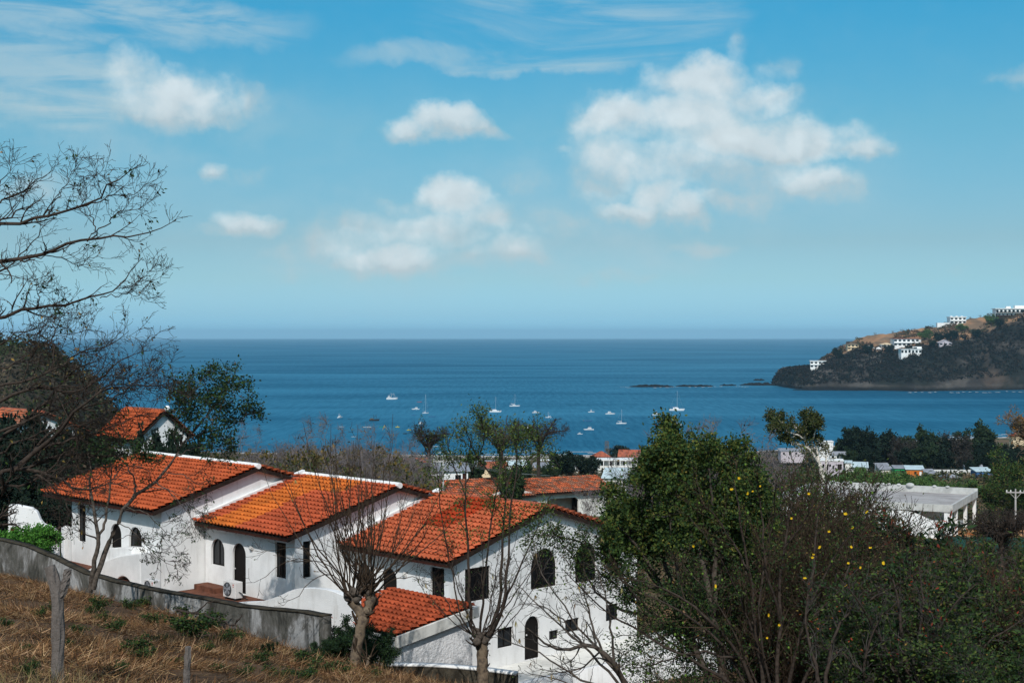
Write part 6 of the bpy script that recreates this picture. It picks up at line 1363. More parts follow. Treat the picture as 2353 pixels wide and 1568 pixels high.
k = r_.location[1] / F; mb = MB(); mb.box(-48 * k, -19.5 * k, 0, 10 * k, -8 * k, 3 * k); mb.build('terrace', 'white_paint', r_)
for i in range(3): mb = MB(); mb.ball((-14 * k + i * 12 * k, 6 * k, 15.8 * k), 4.5 * k, 7, .7); mb.build('dome', 'white_paint', r_)
r_ = cliff_house('cliff_house', 'large modern white house highest on the skyline at the right edge', 2287, 2362, 709, 727, storeys=2, n=8, depth=.35)
k = r_.location[1] / F; mb = MB(); mb.box(-10 * k, 0, 4, 14 * k, 19.3 * k, 24 * k); mb.build('roof_block', 'white_paint', r_); mb = MB(); mb.box(10 * k, 36 * k, 4, 16 * k, 19.3 * k, 26 * k); mb.build('upper_storey', 'white_paint', r_); mb = MB(); mb.box(-36 * k, 12 * k, -9 * k, -.5, -6 * k, 4 * k); mb.build('terrace', 'dark_timber', r_)

# ------------------------------------------------------------------ crowns for the middle distance
pg1 = bush_proto('bare_tree', 'grey leafless tree in the scrub between the villas and the bay', 'tree', 7.0, 3.0, 13, [dict(n=15, t0=.25, t1=1, ang=(25, 70), ln=(.7, 1.9), steps=6, wander=.22, up=.04, rs=.5, r1=.35), dict(n=8, t0=.2, t1=1, ang=(25, 70), ln=(.4, 1.0), steps=5, wander=.25, up=.02, rs=.6, r1=.5)], [dict(level=2, per=1, size=.16, palette=BR + YB, frac=.10, off=.1)], ('far_twig', 'far_twig', 'far_leaf'), sr=.06, lean=.45, minr=.0075)
GG = 'grey leafless trees between the villas and the bay'
sk = [(575, 1000, 95), (610, 968, 100), (640, 985, 110), (672, 1000, 95), (705, 975, 105), (735, 985, 120), (765, 968, 100), (795, 962, 108), (825, 985, 118), (860, 992, 100), (885, 985, 112), (915, 1000, 104), (935, 1005, 120), (655, 1020, 86), (780, 1010, 90), (900, 1020, 90), (540, 1010, 92),
      (1505, 992, 120), (1530, 985, 126), (1562, 978, 120), (1590, 990, 128), (1640, 972, 118), (1668, 985, 125), (1695, 970, 122), (1720, 1000, 120), (1352, 1098, 148)]
for i, (px, py, D) in enumerate(sk): put(pg1, i == 0, px, D, py, 7.0, group=GG)
pg2 = bush_proto('olive_bush', 'olive and brown bush on the dry ground behind the villas', 'bush', 3.0, 1.9, 12, LV(8, 5, (.4, 1.1), (.25, .6)), [dict(level=2, per=10, size=.16, palette=[(.11, .085, .03), (.17, .12, .035), (.07, .075, .025), (.05, .065, .025)], off=.10, width=.6, frac=.8)], ('twig_grey', 'twig_brown', 'far_leaf'), sr=.04)
GO = 'olive and brown bushes behind the villas'
first = True
for i in range(84):
    px = rng.uniform(540, 955); D = rng.uniform(80, 215); py = 772 + (CAMZ - gz((px - 1176) / F * D, D) - rng.uniform(2.2, 5.2)) / D * F
    if any((((px - 1176) / F * D) - e[0]) ** 2 + (D - e[1]) ** 2 < e[2] ** 2 for e in EXCL): continue
    put(pg2, first, px, D, py, 3.0, group=GO); first = False
for i in range(44):
    px = 530 + i * 9.2 + rng.uniform(-8, 8); D = rng.uniform(92, 128); put(pg2, False, px, D, rng.uniform(1040, 1084), 3.0, group=GO, wide=rng.uniform(.7, 1.1))
p6b = bush_proto('olive_bush', 'olive brown twiggy bush on the slope between the flowering tree and the white ruin', 'bush', 3.0, 1.8, 12, LV(10, 6, (.4, 1.1), (.2, .6)), [dict(level=2, per=9, size=.085, palette=[(.085, .065, .03), (.12, .08, .035), (.05, .055, .022), (.035, .05, .02)], off=.06, width=.5, frac=.6)], ('twig_brown', 'twig_brown', 'leaf'), sr=.03, minr=.007)
for i, (px, D, py) in enumerate(((1740, 70, 1120), (1800, 75, 1110), (1850, 80, 1125), (1900, 85, 1150), (1950, 75, 1190), (2000, 70, 1235), (2060, 85, 1245), (2040, 75, 1270), (2100, 90, 1240), (1990, 95, 1195), (1790, 60, 1180), (2300, 100, 1235), (2340, 95, 1250), (2260, 88, 1265))): put(p6b, i == 0, px, D, py, 3.0, group='olive brown bushes below the white ruin', wide=1.1)
DKP = lambda pal: [dict(level=2, per=14, size=.5, palette=pal, off=.3, width=.7), dict(level=1, per=10, size=.5, palette=pal[:2], off=.4, width=.7)]
pg3 = bush_proto('dark_tree', 'dark round tree of the shady grove beyond the shacks', 'tree', 9.0, 4.2, 14, LV(7, 5, (1.0, 2.6), (.6, 1.4)), DKP([(.012, .026, .018), (.016, .030, .018), (.020, .030, .02), (.010, .018, .014)]), ('bark_dark', 'bark_dark', 'far_leaf'), sr=.12, lean=.5)
pg3b = bush_proto('green_grove_tree', 'mid green rounded tree among the darker trees of the grove', 'tree', 9.0, 3.8, 13, LV(7, 5, (1.0, 2.4), (.6, 1.4)), DKP([(.026, .048, .022), (.020, .038, .02), (.034, .052, .024)]), ('bark_dark', 'bark_dark', 'far_leaf'), sr=.12, lean=.5)
pg3c = bush_proto('brown_grove_tree', 'thin brownish half bare tree among the grove crowns', 'tree', 9.0, 3.6, 12, LV(9, 6, (1.0, 2.4), (.6, 1.4)), [dict(level=2, per=3, size=.4, palette=[(.05, .042, .035), (.035, .035, .03)], off=.3, width=.6)], ('bark_dark', 'twig_grey', 'far_leaf'), sr=.12, lean=.5, minr=.03)
GK = 'dark trees of the grove beyond the shacks'; fs = {}
for (px, D, py, wd, pr) in ((1930, 540, 1018, .8, 1), (1956, 520, 1000, .8, 0), (1984, 520, 973, 1.0, 0), (2010, 525, 984, 1.2, 0), (2042, 525, 988, 1.2, 0), (2068, 510, 1000, .9, 2), (2094, 500, 1006, .8, 2), (2120, 505, 983, .9, 1), (2150, 500, 1001, 1.0, 0), (2180, 505, 990, 1.0, 2), (2212, 495, 994, 1.0, 2), (2247, 500, 973, 1.0, 1), (2280, 480, 1010, 1.1, 0), (2312, 470, 1014, 1.0, 0), (1950, 470, 1030, .9, 1), (1988, 465, 1024, 1.1, 0), (2060, 470, 1030, 1.0, 2), (2095, 460, 1022, 1.1, 0), (2130, 455, 1020, 1.2, 1), (2170, 450, 1034, 1.1, 0), (2215, 445, 1036, 1.2, 2), (2255, 450, 1030, 1.1, 0), (2300, 440, 1034, 1.1, 1), (2338, 440, 1030, 1.2, 0), (2235, 430, 1052, 1.0, 0), (2290, 430, 1056, 1.0, 0)):
    p_ = (pg3, pg3b, pg3c)[pr]; put(p_, pr not in fs, px, D, py, 9.0, group=(GK, 'mid green trees of the grove', 'brownish trees of the grove')[pr], wide=wd); fs[pr] = 1
for px, D, py, wd in ((1145, 215, 1062, .6), (1200, 225, 1060, .7), (950, 180, 1050, .8), (905, 150, 1048, .7), (1085, 240, 1040, .7), (1260, 250, 1062, .7), (820, 170, 1045, .7), (1180, 150, 1075, .6)): put(pg3b, False, px, D, py, 9.0, 'mid green tree in the scrub between the villas and the beach', 'green trees between the villas and the beach', wide=wd)
put(pg3, False, 1450, 620, 1019, 9.0, 'dark spreading tree behind the two red roofs', 'lone dark crowns', wide=1.9)
for px, D, py, lb, wd in ((1306, 330, 1032, 'round dark green tree right of the bare spreading tree', 1.2), (1345, 335, 1042, 'lower dark green tree between the round tree and the veranda building', 1.1)): put(pg3, False, px, D, py, 9.0, lb, 'lone dark crowns', wide=wd)
for px, D, py, wd in ((60, 96, 955, .9), (10, 94, 962, .9), (120, 95, 968, .8), (185, 88, 985, .7), (250, 86, 1000, .6), (320, 86, 1018, .5), (352, 84, 1015, .4), (385, 90, 1000, .4), (30, 90, 1010, .8), (85, 84, 1060, .8), (140, 82, 1105, .9), (110, 76, 1130, .8), (60, 80, 1110, .8), (175, 95, 1035, .8), (220, 100, 1010, .7), (150, 110, 990, .8), (250, 92, 1040, .6), (20, 100, 980, .9), (90, 110, 985, .8), (402, 84, 992, .5), (366, 88, 965, .42), (-8, 98, 925, .8), (30, 97, 932, .8), (400, 85, 1020, .6), (440, 90, 1030, .6), (470, 86, 1045, .5), (-30, 80, 1060, .9)): put(pg3, False, px, D, py, 9.0, 'dark green tree crowding behind the left villa under the bare limbs', 'dark trees behind the left villa', wide=wd)
pg4 = bush_proto('bright_bush', 'soft bright green bush in front of the coloured shacks', 'bush', 3.5, 2.6, 12, LV(8, 5, (.6, 1.5), (.35, .8)), [dict(level=2, per=10, size=.28, palette=[(.06, .13, .035), (.09, .16, .045), (.045, .10, .03), (.11, .16, .05)], off=.15, width=.6)], ('twig_brown', 'twig_brown', 'far_leaf'), sr=.05)
GBr = 'bright green bushes before the shacks'
for i, (px, D, py, wd) in enumerate(((1900, 300, 1090, 1.1), (1930, 290, 1085, 1.1), (1960, 285, 1078, 1.1), (1990, 280, 1082, 1.1), (2020, 282, 1086, 1.1), (2045, 278, 1088, 1.1), (2075, 275, 1092, 1.1), (2110, 278, 1097, 1.1), (2135, 282, 1098, 1.), (1975, 240, 1098, 1.1), (2010, 245, 1100, 1.1), (2060, 240, 1103, 1.1), (2100, 245, 1106, 1.), (1940, 245, 1098, 1.1), (2150, 250, 1110, 1.), (2200, 270, 1112, 1.), (2245, 270, 1106, 1.))): put(pg4, i == 0, px, D, py, 3.5, group=GBr, wide=wd)
for px, py in ((2274, 731), (2123, 765), (2211, 745)):   # green bushes on the headland crest
    b = hl(px, py + 15); s = 9.5 if px != 2211 else 7.5
    dup(pg4, tuple(b), rng.uniform(0, 6), (s * .5, s * .5, s * .42), {2274: 'round green bush alone on the orange crest below the skyline', 2123: 'green tree right behind the big two storey headland house', 2211: 'low green bush below the arched white house on the skyline'}[px], 'green bushes on the headland')
for px, py in ((2196, 768), (2175, 770), (2090, 800), (2140, 786), (2040, 800), (1995, 800), (1930, 812), (2240, 765), (2300, 742), (1925, 806), (2160, 776)):
    b = hl(px, py + 11); s = rng.uniform(1.4, 2.0); dup(pg3, tuple(b), rng.uniform(0, 6), (s, s, s * .85), 'dark bush on the edge between dry crest and cliff of the headland', 'dark bushes along the headland edge')
for px, py in ((2228, 729), (2250, 722), (2205, 726), (2100, 755), (2070, 757), (2160, 744), (2050, 760), (2010, 764), (2270, 720)):
    b = hl(px, py + 4); s = rng.uniform(.6, .95); dup(pg1, tuple(b), rng.uniform(0, 6), (s * 1.4, s * 1.4, s), 'grey bare scrub tree on the skyline of the headland', 'bare trees on the headland skyline')
# spreading bare tree and lone dark tree against the sea
def spreading(name, label, px, D, pyt, pyb, wpx, leafy, mats):
    b = P(px, pyb, D); H = (pyb - pyt) / F * D; Wd = wpx / F * D / 2; L = [([b + [0, 0, -2], b + [0, 0, H * .25], b + [H * .04, 0, H * .45]], .26, .18)]
    for i in range(11):
        a = i * 2 * math.pi / 11 + rng.uniform(-.2, .2); q = rng.uniform(.7, 1); L.append(([b + [0, 0, H * rng.uniform(.15, .4)], b + [math.cos(a) * Wd * .5 * q, math.sin(a) * Wd * .5 * q, H * rng.uniform(.42, .6)], b + [math.cos(a) * Wd * 1.0 * q, math.sin(a) * Wd * 1.0 * q, H * (.92 - .5 * q * q * rng.uniform(.5, 1.2))]], .13, .03))
    return tree(name, label, b, L, [dict(n=9, t0=.3, t1=1, ang=(25, 65), ln=(.7, 1.9), steps=7, wander=.24, up=.06, rs=.5, r1=.35), dict(n=5, t0=.2, t1=1, ang=(25, 65), ln=(.5, 1.3), steps=5, wander=.26, up=.05, rs=.6, r1=.5), dict(n=2, t0=.3, t1=1, ang=(25, 60), ln=(.3, .7), steps=4, wander=.2, rs=.7, r1=.6)], leafy, mats, minr=.017, n0=10)
spreading('spreading_tree', 'bare dark tree with a wide domed crown, standing alone against the sea', 1237, 180, 940, 1058, 150, None, ('bark_dark', 'bark_dark', 'far_leaf'))
spreading('spreading_tree', 'slim half bare tree on the shore slope left of the leafy pollard', 985, 190, 952, 1062, 85, [dict(level=2, per=2, size=.3, palette=DG + MG, frac=.35, off=.2)], ('bark_dark', 'bark_dark', 'far_leaf'))
spreading('spreading_tree', 'half leafy tree with green tufts behind the leafy pollard', 1150, 150, 940, 1075, 130, [dict(level=2, per=6, size=.2, palette=MG + LGR, frac=.85, off=.25)], ('bark', 'bark', 'far_leaf'))
# pale trunked tree against the sea at the right
D9 = 128.0; b9 = P(1890, 1100, D9)
T9 = [([(1890, 1110), (1884, 1070), (1868, 1045), (1850, 1015), (1830, 985), (1815, 965)], .30, .08, 0), ([(1878, 1060), (1858, 1030), (1835, 1022), (1808, 1010)], .14, .04, -1), ([(1884, 1075), (1878, 1040), (1872, 1010), (1868, 975)], .16, .04, 1), ([(1850, 1015), (1835, 1000), (1800, 990), (1775, 985)], .11, .03, -1.5), ([(1850, 1015), (1848, 990), (1855, 965), (1850, 955)], .11, .03, 1),
 ([(1830, 985), (1800, 970), (1780, 960)], .08, .02, 1), ([(1868, 1010), (1872, 985), (1865, 960)], .08, .02, -1), ([(1892, 1100), (1898, 1060), (1895, 1030), (1880, 1010)], .14, .03, .5)]
topl = lambda p: (772 + (CAMZ - p[:, 2]) * F / p[:, 1] < 1012)
tree('pale_trunked_tree', 'tall tree with pale forking trunk and dark flat topped crown against the sea', b9, [(vpath(p, D9, .2, dd), a * .8, b) for p, a, b, dd in T9],
     [dict(n=10, t0=.35, t1=1, ang=(25, 65), ln=(.5, 1.5), steps=6, wander=.2, up=.06, rs=.5, r1=.35), dict(n=5, t0=.2, t1=1, ang=(25, 65), ln=(.3, .8), steps=5, wander=.2, rs=.6, r1=.5)],
     [dict(level=2, per=26, size=.21, palette=[(.05, .065, .02), (.035, .05, .018), (.075, .08, .022), (.02, .035, .014)], where=topl, off=.2, width=.6), dict(level=2, per=8, size=.20, palette=[(.06, .07, .025), (.12, .11, .05)], frac=.75, off=.15, width=.6)],
     mats=('bark_pale', 'bark_pale', 'far_leaf'), minr=.015, n0=12)
# leafy trees at the right edge
pg5 = bush_proto('leafy_tree', 'green and olive leafy tree at the right edge beside the gravel road', 'tree', 6.0, 2.8, 12, LV(9, 5, (.7, 1.7), (.35, .9)), [dict(level=2, per=12, size=.20, palette=DG + MG + YB[2:3], off=.13, width=.6)], ('bark', 'bark', 'far_leaf'), sr=.07)
for i, (px, D, py, lb, wd) in enumerate(((2330, 200, 1030, 'olive green tree leaning into view at the right edge behind the pole', 1.0), (2290, 194, 1092, 'lower olive tree left of the edge tree, behind the end of the white ruin', 1.3), (2356, 190, 1088, 'dense green tree cut by the right edge just below the olive tree', 1.0), (2262, 122, 1168, 'dark bushy tree right of the open porch of the white ruin', .6), (2305, 104, 1222, 'small dark bushy tree in front of the orange dirt', .8), (2215, 100, 1205, 'small dark tree with bare lower twigs above the green net', .7))): put(pg5, i == 0, px, D, py, 6.0, lb, 'leafy trees at the right edge', wide=wd)
spreading('spreading_tree', 'thin leafless tree in front of the orange dirt at the right edge', 2300, 92, 1168, 1275, 130, [dict(level=2, per=2, size=.12, palette=YB + BR, frac=.1, off=.1)], ('bark_dark', 'bark_dark', 'far_leaf'))
spreading('spreading_tree', 'high bare tree with orange leaf tips cut by the right edge', 2365, 110, 925, 1060, 90, [dict(level=2, per=3, size=.2, palette=[(.30, .13, .02), (.22, .12, .03), (.10, .09, .03)], frac=.5, off=.15)], ('bark_tan', 'bark_tan', 'far_leaf'))

# ground cover over the middle distance
N = 26000; yy = 66 * np.exp(rng.uniform(0, 1, N) * math.log(880 / 66)); xx = rng.uniform(-1, 1, N) * (yy * .40 + 5); zz = land(xx, yy); ok = (zz > 2.2)
vil = [(C1, -10.5, .5, -5, 11), (C2, -7.5, .5, -5, 12), (C3, -8, 1.0, -6, 13)]
for c, x0, x1, y0, y1 in vil:
    lx = (xx - c[0]) * E1[0] + (yy - c[1]) * E1[1]; ly = (xx - c[0]) * E2[0] + (yy - c[1]) * E2[1]; ok &= ~((lx > x0) & (lx < x1) & (ly > y0) & (ly < y1))
for e in EXCL: ok &= (xx - e[0]) ** 2 + (yy - e[1]) ** 2 > e[2] ** 2
for c in ((22, 76, 10, 8), (16, 66, 6, 5), (58, 152, 11, 14), (64, 181, 16, 9)): ok &= ((xx - c[0]) / c[2]) ** 2 + ((yy - c[1]) / c[3]) ** 2 > 1
ok &= (fbm(xx * .07, yy * .05, 71) > .40); xx, yy, zz = xx[ok], yy[ok], zz[ok]; n = len(xx); rr = np.minimum(.25 + yy * .006, 2.2) * rng.uniform(.5, 1.3, n)
f1 = fbm(xx * .05, yy * .04, 73); cA = pick([(.10, .08, .045), (.15, .105, .055), (.07, .06, .04), (.12, .10, .075)], n); cB = pick([(.05, .065, .03), (.035, .05, .025), (.08, .085, .035)], n); cC = pick([(.015, .024, .017), (.022, .03, .02)], n)
m1 = (f1 > .5)[:, None]; cols = np.where(m1, cB, cA); dk_ = ((yy > 410) & (xx > 95))[:, None]; cols = np.where(dk_, cC, cols)
sc_ = leaves_obj('scrub', [clumps(np.stack([xx, yy, zz - .1], 1), rr, rr * .9, 12, np.minimum(.12 + yy * .0022, .9), None, cols)], 'far_leaf', None); tag(sc_, 'low dry scrub covering the land between the villas and the beach', 'scrub', kind='stuff')
# ------------------------------------------------------------------ boats in the bay
def hull_mesh(L, B, H, fine=.5, transom=.75):
    n = 11; mb = MB(); S = []
    for i in range(n):
        s = i / (n - 1); x = -L / 2 + L * s
        b = B / 2 * (transom + (1 - transom) * math.sin(min(1, s / .45) * math.pi / 2)) if s < .45 else B / 2 * math.cos((s - .45) / .55 * math.pi / 2) ** fine
        b = max(b, .02); z = H * (1 + .45 * max(0, (s - .3)) ** 1.6)
        xo = x + (.10 * L * ((s - .8) / .2) if s > .8 else 0)
        S.append([(x, -b * .62, -.25), (x, -b * .9, .12), (xo, -b, z), (xo, b, z), (x, b * .9, .12), (x, b * .62, -.25)])
    V = [p for r in S for p in r]; Fs = [(i * 6 + j, i * 6 + j + 1, (i + 1) * 6 + j + 1, (i + 1) * 6 + j) for i in range(n - 1) for j in range(5)] + [tuple(range(6)), tuple((n - 1) * 6 + j for j in reversed(range(6)))]
    return mb.raw(V, Fs)
def taper_box(x0, x1, w, z0, z1, rake0=.3, rake1=.3, tw=.85):
    mb = MB(); h = z1 - z0
    return mb.hexa([(x0, -w / 2, z0), (x1, -w / 2, z0), (x1, w / 2, z0), (x0, w / 2, z0)], [(x0 + rake0 * h, -w / 2 * tw, z1), (x1 - rake1 * h, -w / 2 * tw, z1), (x1 - rake1 * h, w / 2 * tw, z1), (x0 + rake0 * h, w / 2 * tw, z1)])
def boat(kind, label, px, py, wpx, head, hull='boat_white', group='boats moored in the bay', mast=None):
    b = G(px, py); b[2] = 0; k = b[1] / F; L = max(3.2, wpx * k / max(.55, abs(math.cos(head)))); nm = {'yacht': 'motor_yacht', 'sport': 'sport_fishing_boat', 'sail': 'sailing_boat', 'cat': 'catamaran', 'skiff': 'skiff', 'trawler': 'fishing_trawler', 'work': 'work_boat', 'house': 'tower_boat', 'raft': 'mooring_raft'}[kind]
    r = thing(nm, label, 'buoy' if kind == 'raft' else 'boat', tuple(b), head, group); B = L * .32; H = L * .10
    if kind == 'cat':
        for s in (-1, 1):
            m = hull_mesh(L, L * .13, H * 1.1, .6); m.v = [(x, y + s * L * .2, z) for x, y, z in m.v]; m.build('hull', hull, r)
        mb = MB(); mb.box(-L * .42, L * .25, -L * .16, L * .16, H * .75, H * 1.15); mb.build('deck', hull, r)
        c = taper_box(-L * .25, L * .2, L * .34, H * 1.16, H * 2.2, .2, .8).build('cabin', hull, r); mb = MB(); mb.hexa([(L * .185, -L * .14, H * 1.3), (L * .2, -L * .14, H * 1.3), (L * .2, L * .14, H * 1.3), (L * .185, L * .14, H * 1.3)], [(L * .125, -L * .13, H * 2.0), (L * .14, -L * .13, H * 2.0), (L * .14, L * .13, H * 2.0), (L * .125, L * .13, H * 2.0)]); mb.build('windscreen', 'dark_glass', c)
        mb = MB(); mb.box(-L * .42, -L * .1, -L * .17, L * .17, H * 2.35, H * 2.55); mb.build('awning', 'boat_blue', r)
    elif kind == 'raft':
        hull_mesh(L, L * .6, H * 1.6, .3, .95).build('hull', hull, r)
        mb = MB(); mb.tube([(0, 0, H), (0, 0, H * 5)], .12, 6); mb.build('marker', hull, r); return r
    else:
        hull_mesh(L, B * (.75 if kind in ('sail', 'skiff') else 1), H * {'skiff': .75, 'trawler': 1.5, 'work': 1.5, 'sport': 1.1, 'house': 1.1}.get(kind, 1.0), .6).build('hull', hull, r)
        mb = MB(); st = MB(); 
    if kind in ('yacht', 'sport', 'house', 'trawler', 'work'):
        z0 = H * (1.5 if kind in ('trawler', 'work') else 1.0); cm = hull if kind != 'work' else 'boat_wood'
        x0, x1 = (-.25, .22) if kind in ('yacht', 'house') else ((-.12, .2) if kind == 'sport' else (-.38, -.02))
        c = taper_box(L * x0, L * x1, B * .8, z0 + .02, z0 + L * .10, .05, 1.0).build('cabin', cm, r)
        mb = MB()
        for s in (-1, 1): mb.hexa([(L * (x0 + .05), s * B * .385, z0 + L * .035), (L * (x1 - .05), s * B * .385, z0 + L * .035), (L * (x1 - .05), s * B * .41, z0 + L * .035), (L * (x0 + .05), s * B * .41, z0 + L * .035)], [(L * (x0 + .05), s * B * .36, z0 + L * .075), (L * (x1 - .09), s * B * .36, z0 + L * .075), (L * (x1 - .09), s * B * .385, z0 + L * .075), (L * (x0 + .05), s * B * .385, z0 + L * .075)])
        mb.build('window', 'dark_glass', c)
        if kind != 'work':
            f = taper_box(L * (x0 + .03), L * (x1 - .13), B * .62, z0 + L * .10 + .02, z0 + L * .15, 0, .4).build('flybridge', hull, r)
            mb = MB()
            for sx in (x0 + .05, x1 - .2):
                for s in (-1, 1): mb.tube([(L * sx, s * B * .26, z0 + L * .15), (L * sx, s * B * .24, z0 + L * .22)], .04, 5)
            mb.build('canopy_post', 'mast_metal', r); mb = MB(); mb.box(L * (x0 + .02), L * (x1 - .16), -B * .3, B * .3, z0 + L * .22, z0 + L * .232); mb.build('canopy', hull, r)
        if kind in ('sport', 'house'):
            mb = MB(); hT = L * (.42 if kind == 'sport' else .55)
            for s in (-1, 1):
                mb.tube([(L * x0, s * B * .28, z0 + L * .15), (L * (x0 + .06), s * B * .16, hT)], .05, 5); mb.tube([(L * (x1 - .16), s * B * .28, z0 + L * .15), (L * (x0 + .12), s * B * .16, hT)], .05, 5)
            mb.box(L * (x0 + .02), L * (x0 + .16), -B * .2, B * .2, hT, hT + .12); mb.build('tower', hull, r)
        if kind in ('trawler', 'work'):
            mb = MB()
            for x in (-.05, .22): mb.tube([(L * x, 0, z0), (L * x, 0, L * .62)], .10, 6)
            for s in (-1, 1): mb.tube([(L * .0, 0, z0 + .5), (L * .02, s * B * .9, L * .5)], .07, 5); mb.tube([(L * .22, 0, L * .6), (L * (.1 + .25 * s), 0, z0)], .05, 4)
            mb.tube([(-L * .05, 0, L * .6), (L * .48, 0, z0 + .6)], .04, 4); mb.tube([(-L * .05, 0, L * .6), (-L * .46, 0, z0 + .6)], .04, 4); mb.tube([(-L * .05, 0, L * .45), (L * .22, 0, L * .5)], .06, 4)
            mb.build('mast', 'mast_metal' if kind == 'trawler' else 'boat_dark', r)
    if kind == 'sail': c = taper_box(-L * .2, L * .15, B * .45, H * 1.0, H * 1.55, .3, 1.2).build('cabin', hull, r)
    if mast:
        mb = MB(); hm = (py - mast) * k; mb.tube([(L * .06, 0, H), (L * .06, 0, hm)], [.10, .07], 6); mb.tube([(L * .06, 0, H * 2.6), (-L * .38, 0, H * 2.5)], .09, 6); mb.tube([(L * .06, 0, hm), (L * .5, 0, H * 1.3)], .025, 3); mb.tube([(L * .06, 0, hm), (-L * .48, 0, H * 1.1)], .025, 3); mb.build('mast', 'mast_metal', r)
        if kind == 'sail': mb = MB(); mb.tube([(L * .04, 0, H * 2.75), (-L * .34, 0, H * 2.7)], .14, 8); mb.build('furled_sail', 'boat_white', r)
    if kind == 'skiff':
        mb = MB(); [mb.box(L * x, L * x + .25, -B * .28, B * .28, H * .5, H * .56) for x in (-.25, 0, .2)]; mb.box(-L * .54, -L * .47, -.15, .15, .1, H * 1.3); mb.build('bench', 'boat_wood', r)
    return r
PI = math.pi
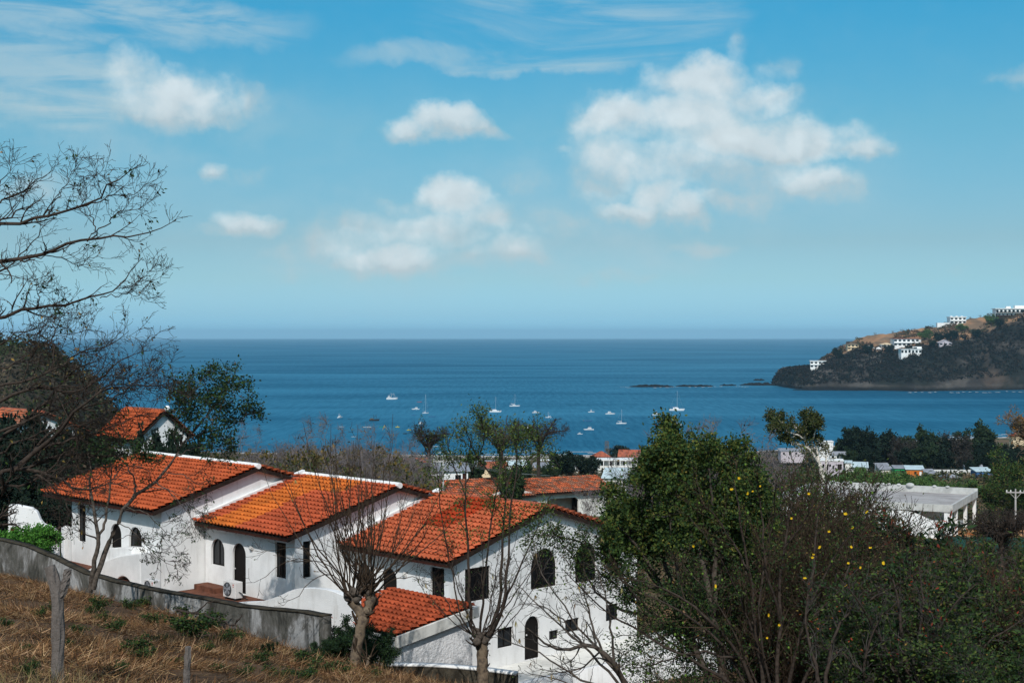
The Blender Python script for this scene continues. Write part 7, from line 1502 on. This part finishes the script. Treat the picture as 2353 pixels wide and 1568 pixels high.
BO = [('trawler', 'white trawler with a clutter of rigging, farthest out of the moored boats', 899.5, 917, 24, 0.1, 'boat_white', None),
 ('skiff', 'small pinkish skiff right of the rigged trawler', 963, 923, 10, 0, 'boat_red', None),
 ('yacht', 'tall white cabin cruiser just left of the slim sailing boat', 955, 940, 17, PI, 'boat_white', None),
 ('sail', 'slim white sailing boat with a tall bare mast left of centre', 977, 949, 13, .5, 'boat_white', 905),
 ('skiff', 'faint flat skiff below the tall white cabin cruiser', 950, 953, 9, 0, 'boat_blue', None),
 ('house', 'narrow white boat with a stacked tower, leftmost of the large boats', 781, 959, 9, 1.0, 'boat_white', None),
 ('work', 'dark brown work boat with a small derrick', 859, 966, 22, .1, 'boat_dark', None),
 ('skiff', 'tiny dark skiff left of the brown work boat', 803, 962, 8, 0, 'boat_dark', None),
 ('skiff', 'long pale blue skiff below the slim sailing boat', 992, 957, 14, .2, 'boat_blue', None),
 ('yacht', 'white cruiser partly behind the slim half bare tree', 967, 974, 10, 1.1, 'boat_white', None),
 ('skiff', 'thin white skiff left of the leafy pollard top', 1105, 966, 13, 0, 'boat_white', None),
 ('skiff', 'white launch behind the leaves of the taller pollard', 1114, 963, 12, .3, 'boat_white', None),
 ('cat', 'white catamaran with a leaning mast above the leafy pollard', 1137, 946, 25, .05, 'boat_white', 911),
 ('sail', 'white sailing boat with a thin bare mast right of the leaning mast catamaran', 1181.5, 933, 22, .05, 'boat_white', 905),
 ('yacht', 'white motor yacht above the bare domed tree', 1230, 948, 16, .2, 'boat_white', None),
 ('sail', 'small white sloop over the right shoulder of the bare domed tree', 1260, 959, 13, 2.9, 'boat_white', 945),
 ('yacht', 'larger white yacht behind the left branches of the bare domed tree', 1217, 983, 24, .05, 'boat_white', None),
 ('skiff', 'little white dinghy below the yacht behind the domed tree', 1204, 994, 7, .4, 'boat_white', None),
 ('skiff', 'dark low tender touching the yacht behind the domed tree', 1236, 984, 9, 0, 'boat_dark', None),
 ('sport', 'white sport fishing boat with a tall tower, left one of the open water pair', 1358, 946.5, 14, .35, 'boat_white', None),
 ('yacht', 'sleek white motor yacht right of the tall towered boat', 1401, 951, 21, .1, 'boat_white', None),
 ('skiff', 'very thin grey outrigger skiff in open water', 1350, 966.5, 19, 0, 'boat_blue', None),
 ('sail', 'white sailing boat with a dark furled cover in open water', 1426.5, 973, 22, .05, 'boat_white', 940),
 ('skiff', 'tiny black skiff right of the furled sailing boat', 1441.5, 984, 8, .8, 'boat_dark', None),
 ('yacht', 'low white open launch nearest the shore in open water', 1353, 987, 22, PI, 'boat_white', None),
 ('yacht', 'small white launch left of the low open launch', 1332, 997, 12, .3, 'boat_white', None),
 ('sport', 'white fishing cruiser with a bridge, left of the tall catamaran', 1508, 953, 20, .1, 'boat_white', None),
 ('cat', 'big white catamaran with the tallest mast of all', 1553.5, 942.5, 32, -.1, 'boat_white', 897),
 ('skiff', 'little red and white skiff above the large green tree', 1505, 975.5, 10, .5, 'boat_red', None),
 ('house', 'white twin decked cruiser below the tallest catamaran', 1556, 976, 16, -.5, 'boat_white', None),
 ('skiff', 'pale skiff with dark stripe left of the yellow raft', 843, 981, 17, 0, 'boat_white', None),
 ('skiff', 'greenish skiff between the striped skiff and the yellow raft', 877, 980.5, 11, 0, 'green_paint', None),
 ('skiff', 'small white skiff under the stacked tower boat', 783, 980, 10, 0, 'boat_white', None),
 ('raft', 'yellow raft with a dark marker', 913, 981, 8, 0, 'boat_yellow', None), ('raft', 'smaller yellow buoy raft right of the larger one', 939, 988, 5, 0, 'boat_yellow', None),
 ('raft', 'black mooring buoy below the yellow rafts', 930, 996, 6, 0, 'boat_dark', None),
 ('work', 'black and white open boat left of the leafy pollard', 1026, 997, 16, .1, 'boat_dark', None),
 ('skiff', 'white skiff close to shore, right of the slim half bare tree', 1000, 1025, 11, .2, 'boat_white', None),
 ('skiff', 'long pink red panga boat seen between the pollard stems', 1138, 1020, 19, .05, 'boat_red', None),
 ('skiff', 'dark skiff among grey twigs below the stacked tower boat', 805, 992, 8, .3, 'boat_dark', None), ('skiff', 'white skiff among grey twigs right of the dark skiff', 812, 1003, 9, 0, 'boat_white', None), ('skiff', 'blue skiff among the grey twigs nearest the shore', 885, 1006, 8, .5, 'boat_blue', None)]
for kd, lb, px, py, wpx, hd_, hu, ms_ in BO: boat(kd, lb, px, py, wpx, hd_, hu, mast=ms_)

# ------------------------------------------------------------------ the air over the bay
hz = bpy.data.materials.new('haze'); hz.use_nodes = True; t = NT(hz.node_tree); t.n.clear()
pv = t.new('ShaderNodeVolumePrincipled'); pv.inputs['Color'].default_value = (.46, .78, 1.0, 1); pv.inputs['Density'].default_value = 3.6e-5; pv.inputs['Anisotropy'].default_value = 0.0
ov = t.new('ShaderNodeOutputMaterial'); t.l.new(pv.outputs[0], ov.inputs['Volume']); M['haze'] = hz
mb = MB(); mb.box(-46000, 46000, -300, 46000, -60, 260); o = mb.build('haze', 'haze'); tag(o, 'pale sea haze softening the horizon', 'haze', kind='stuff')
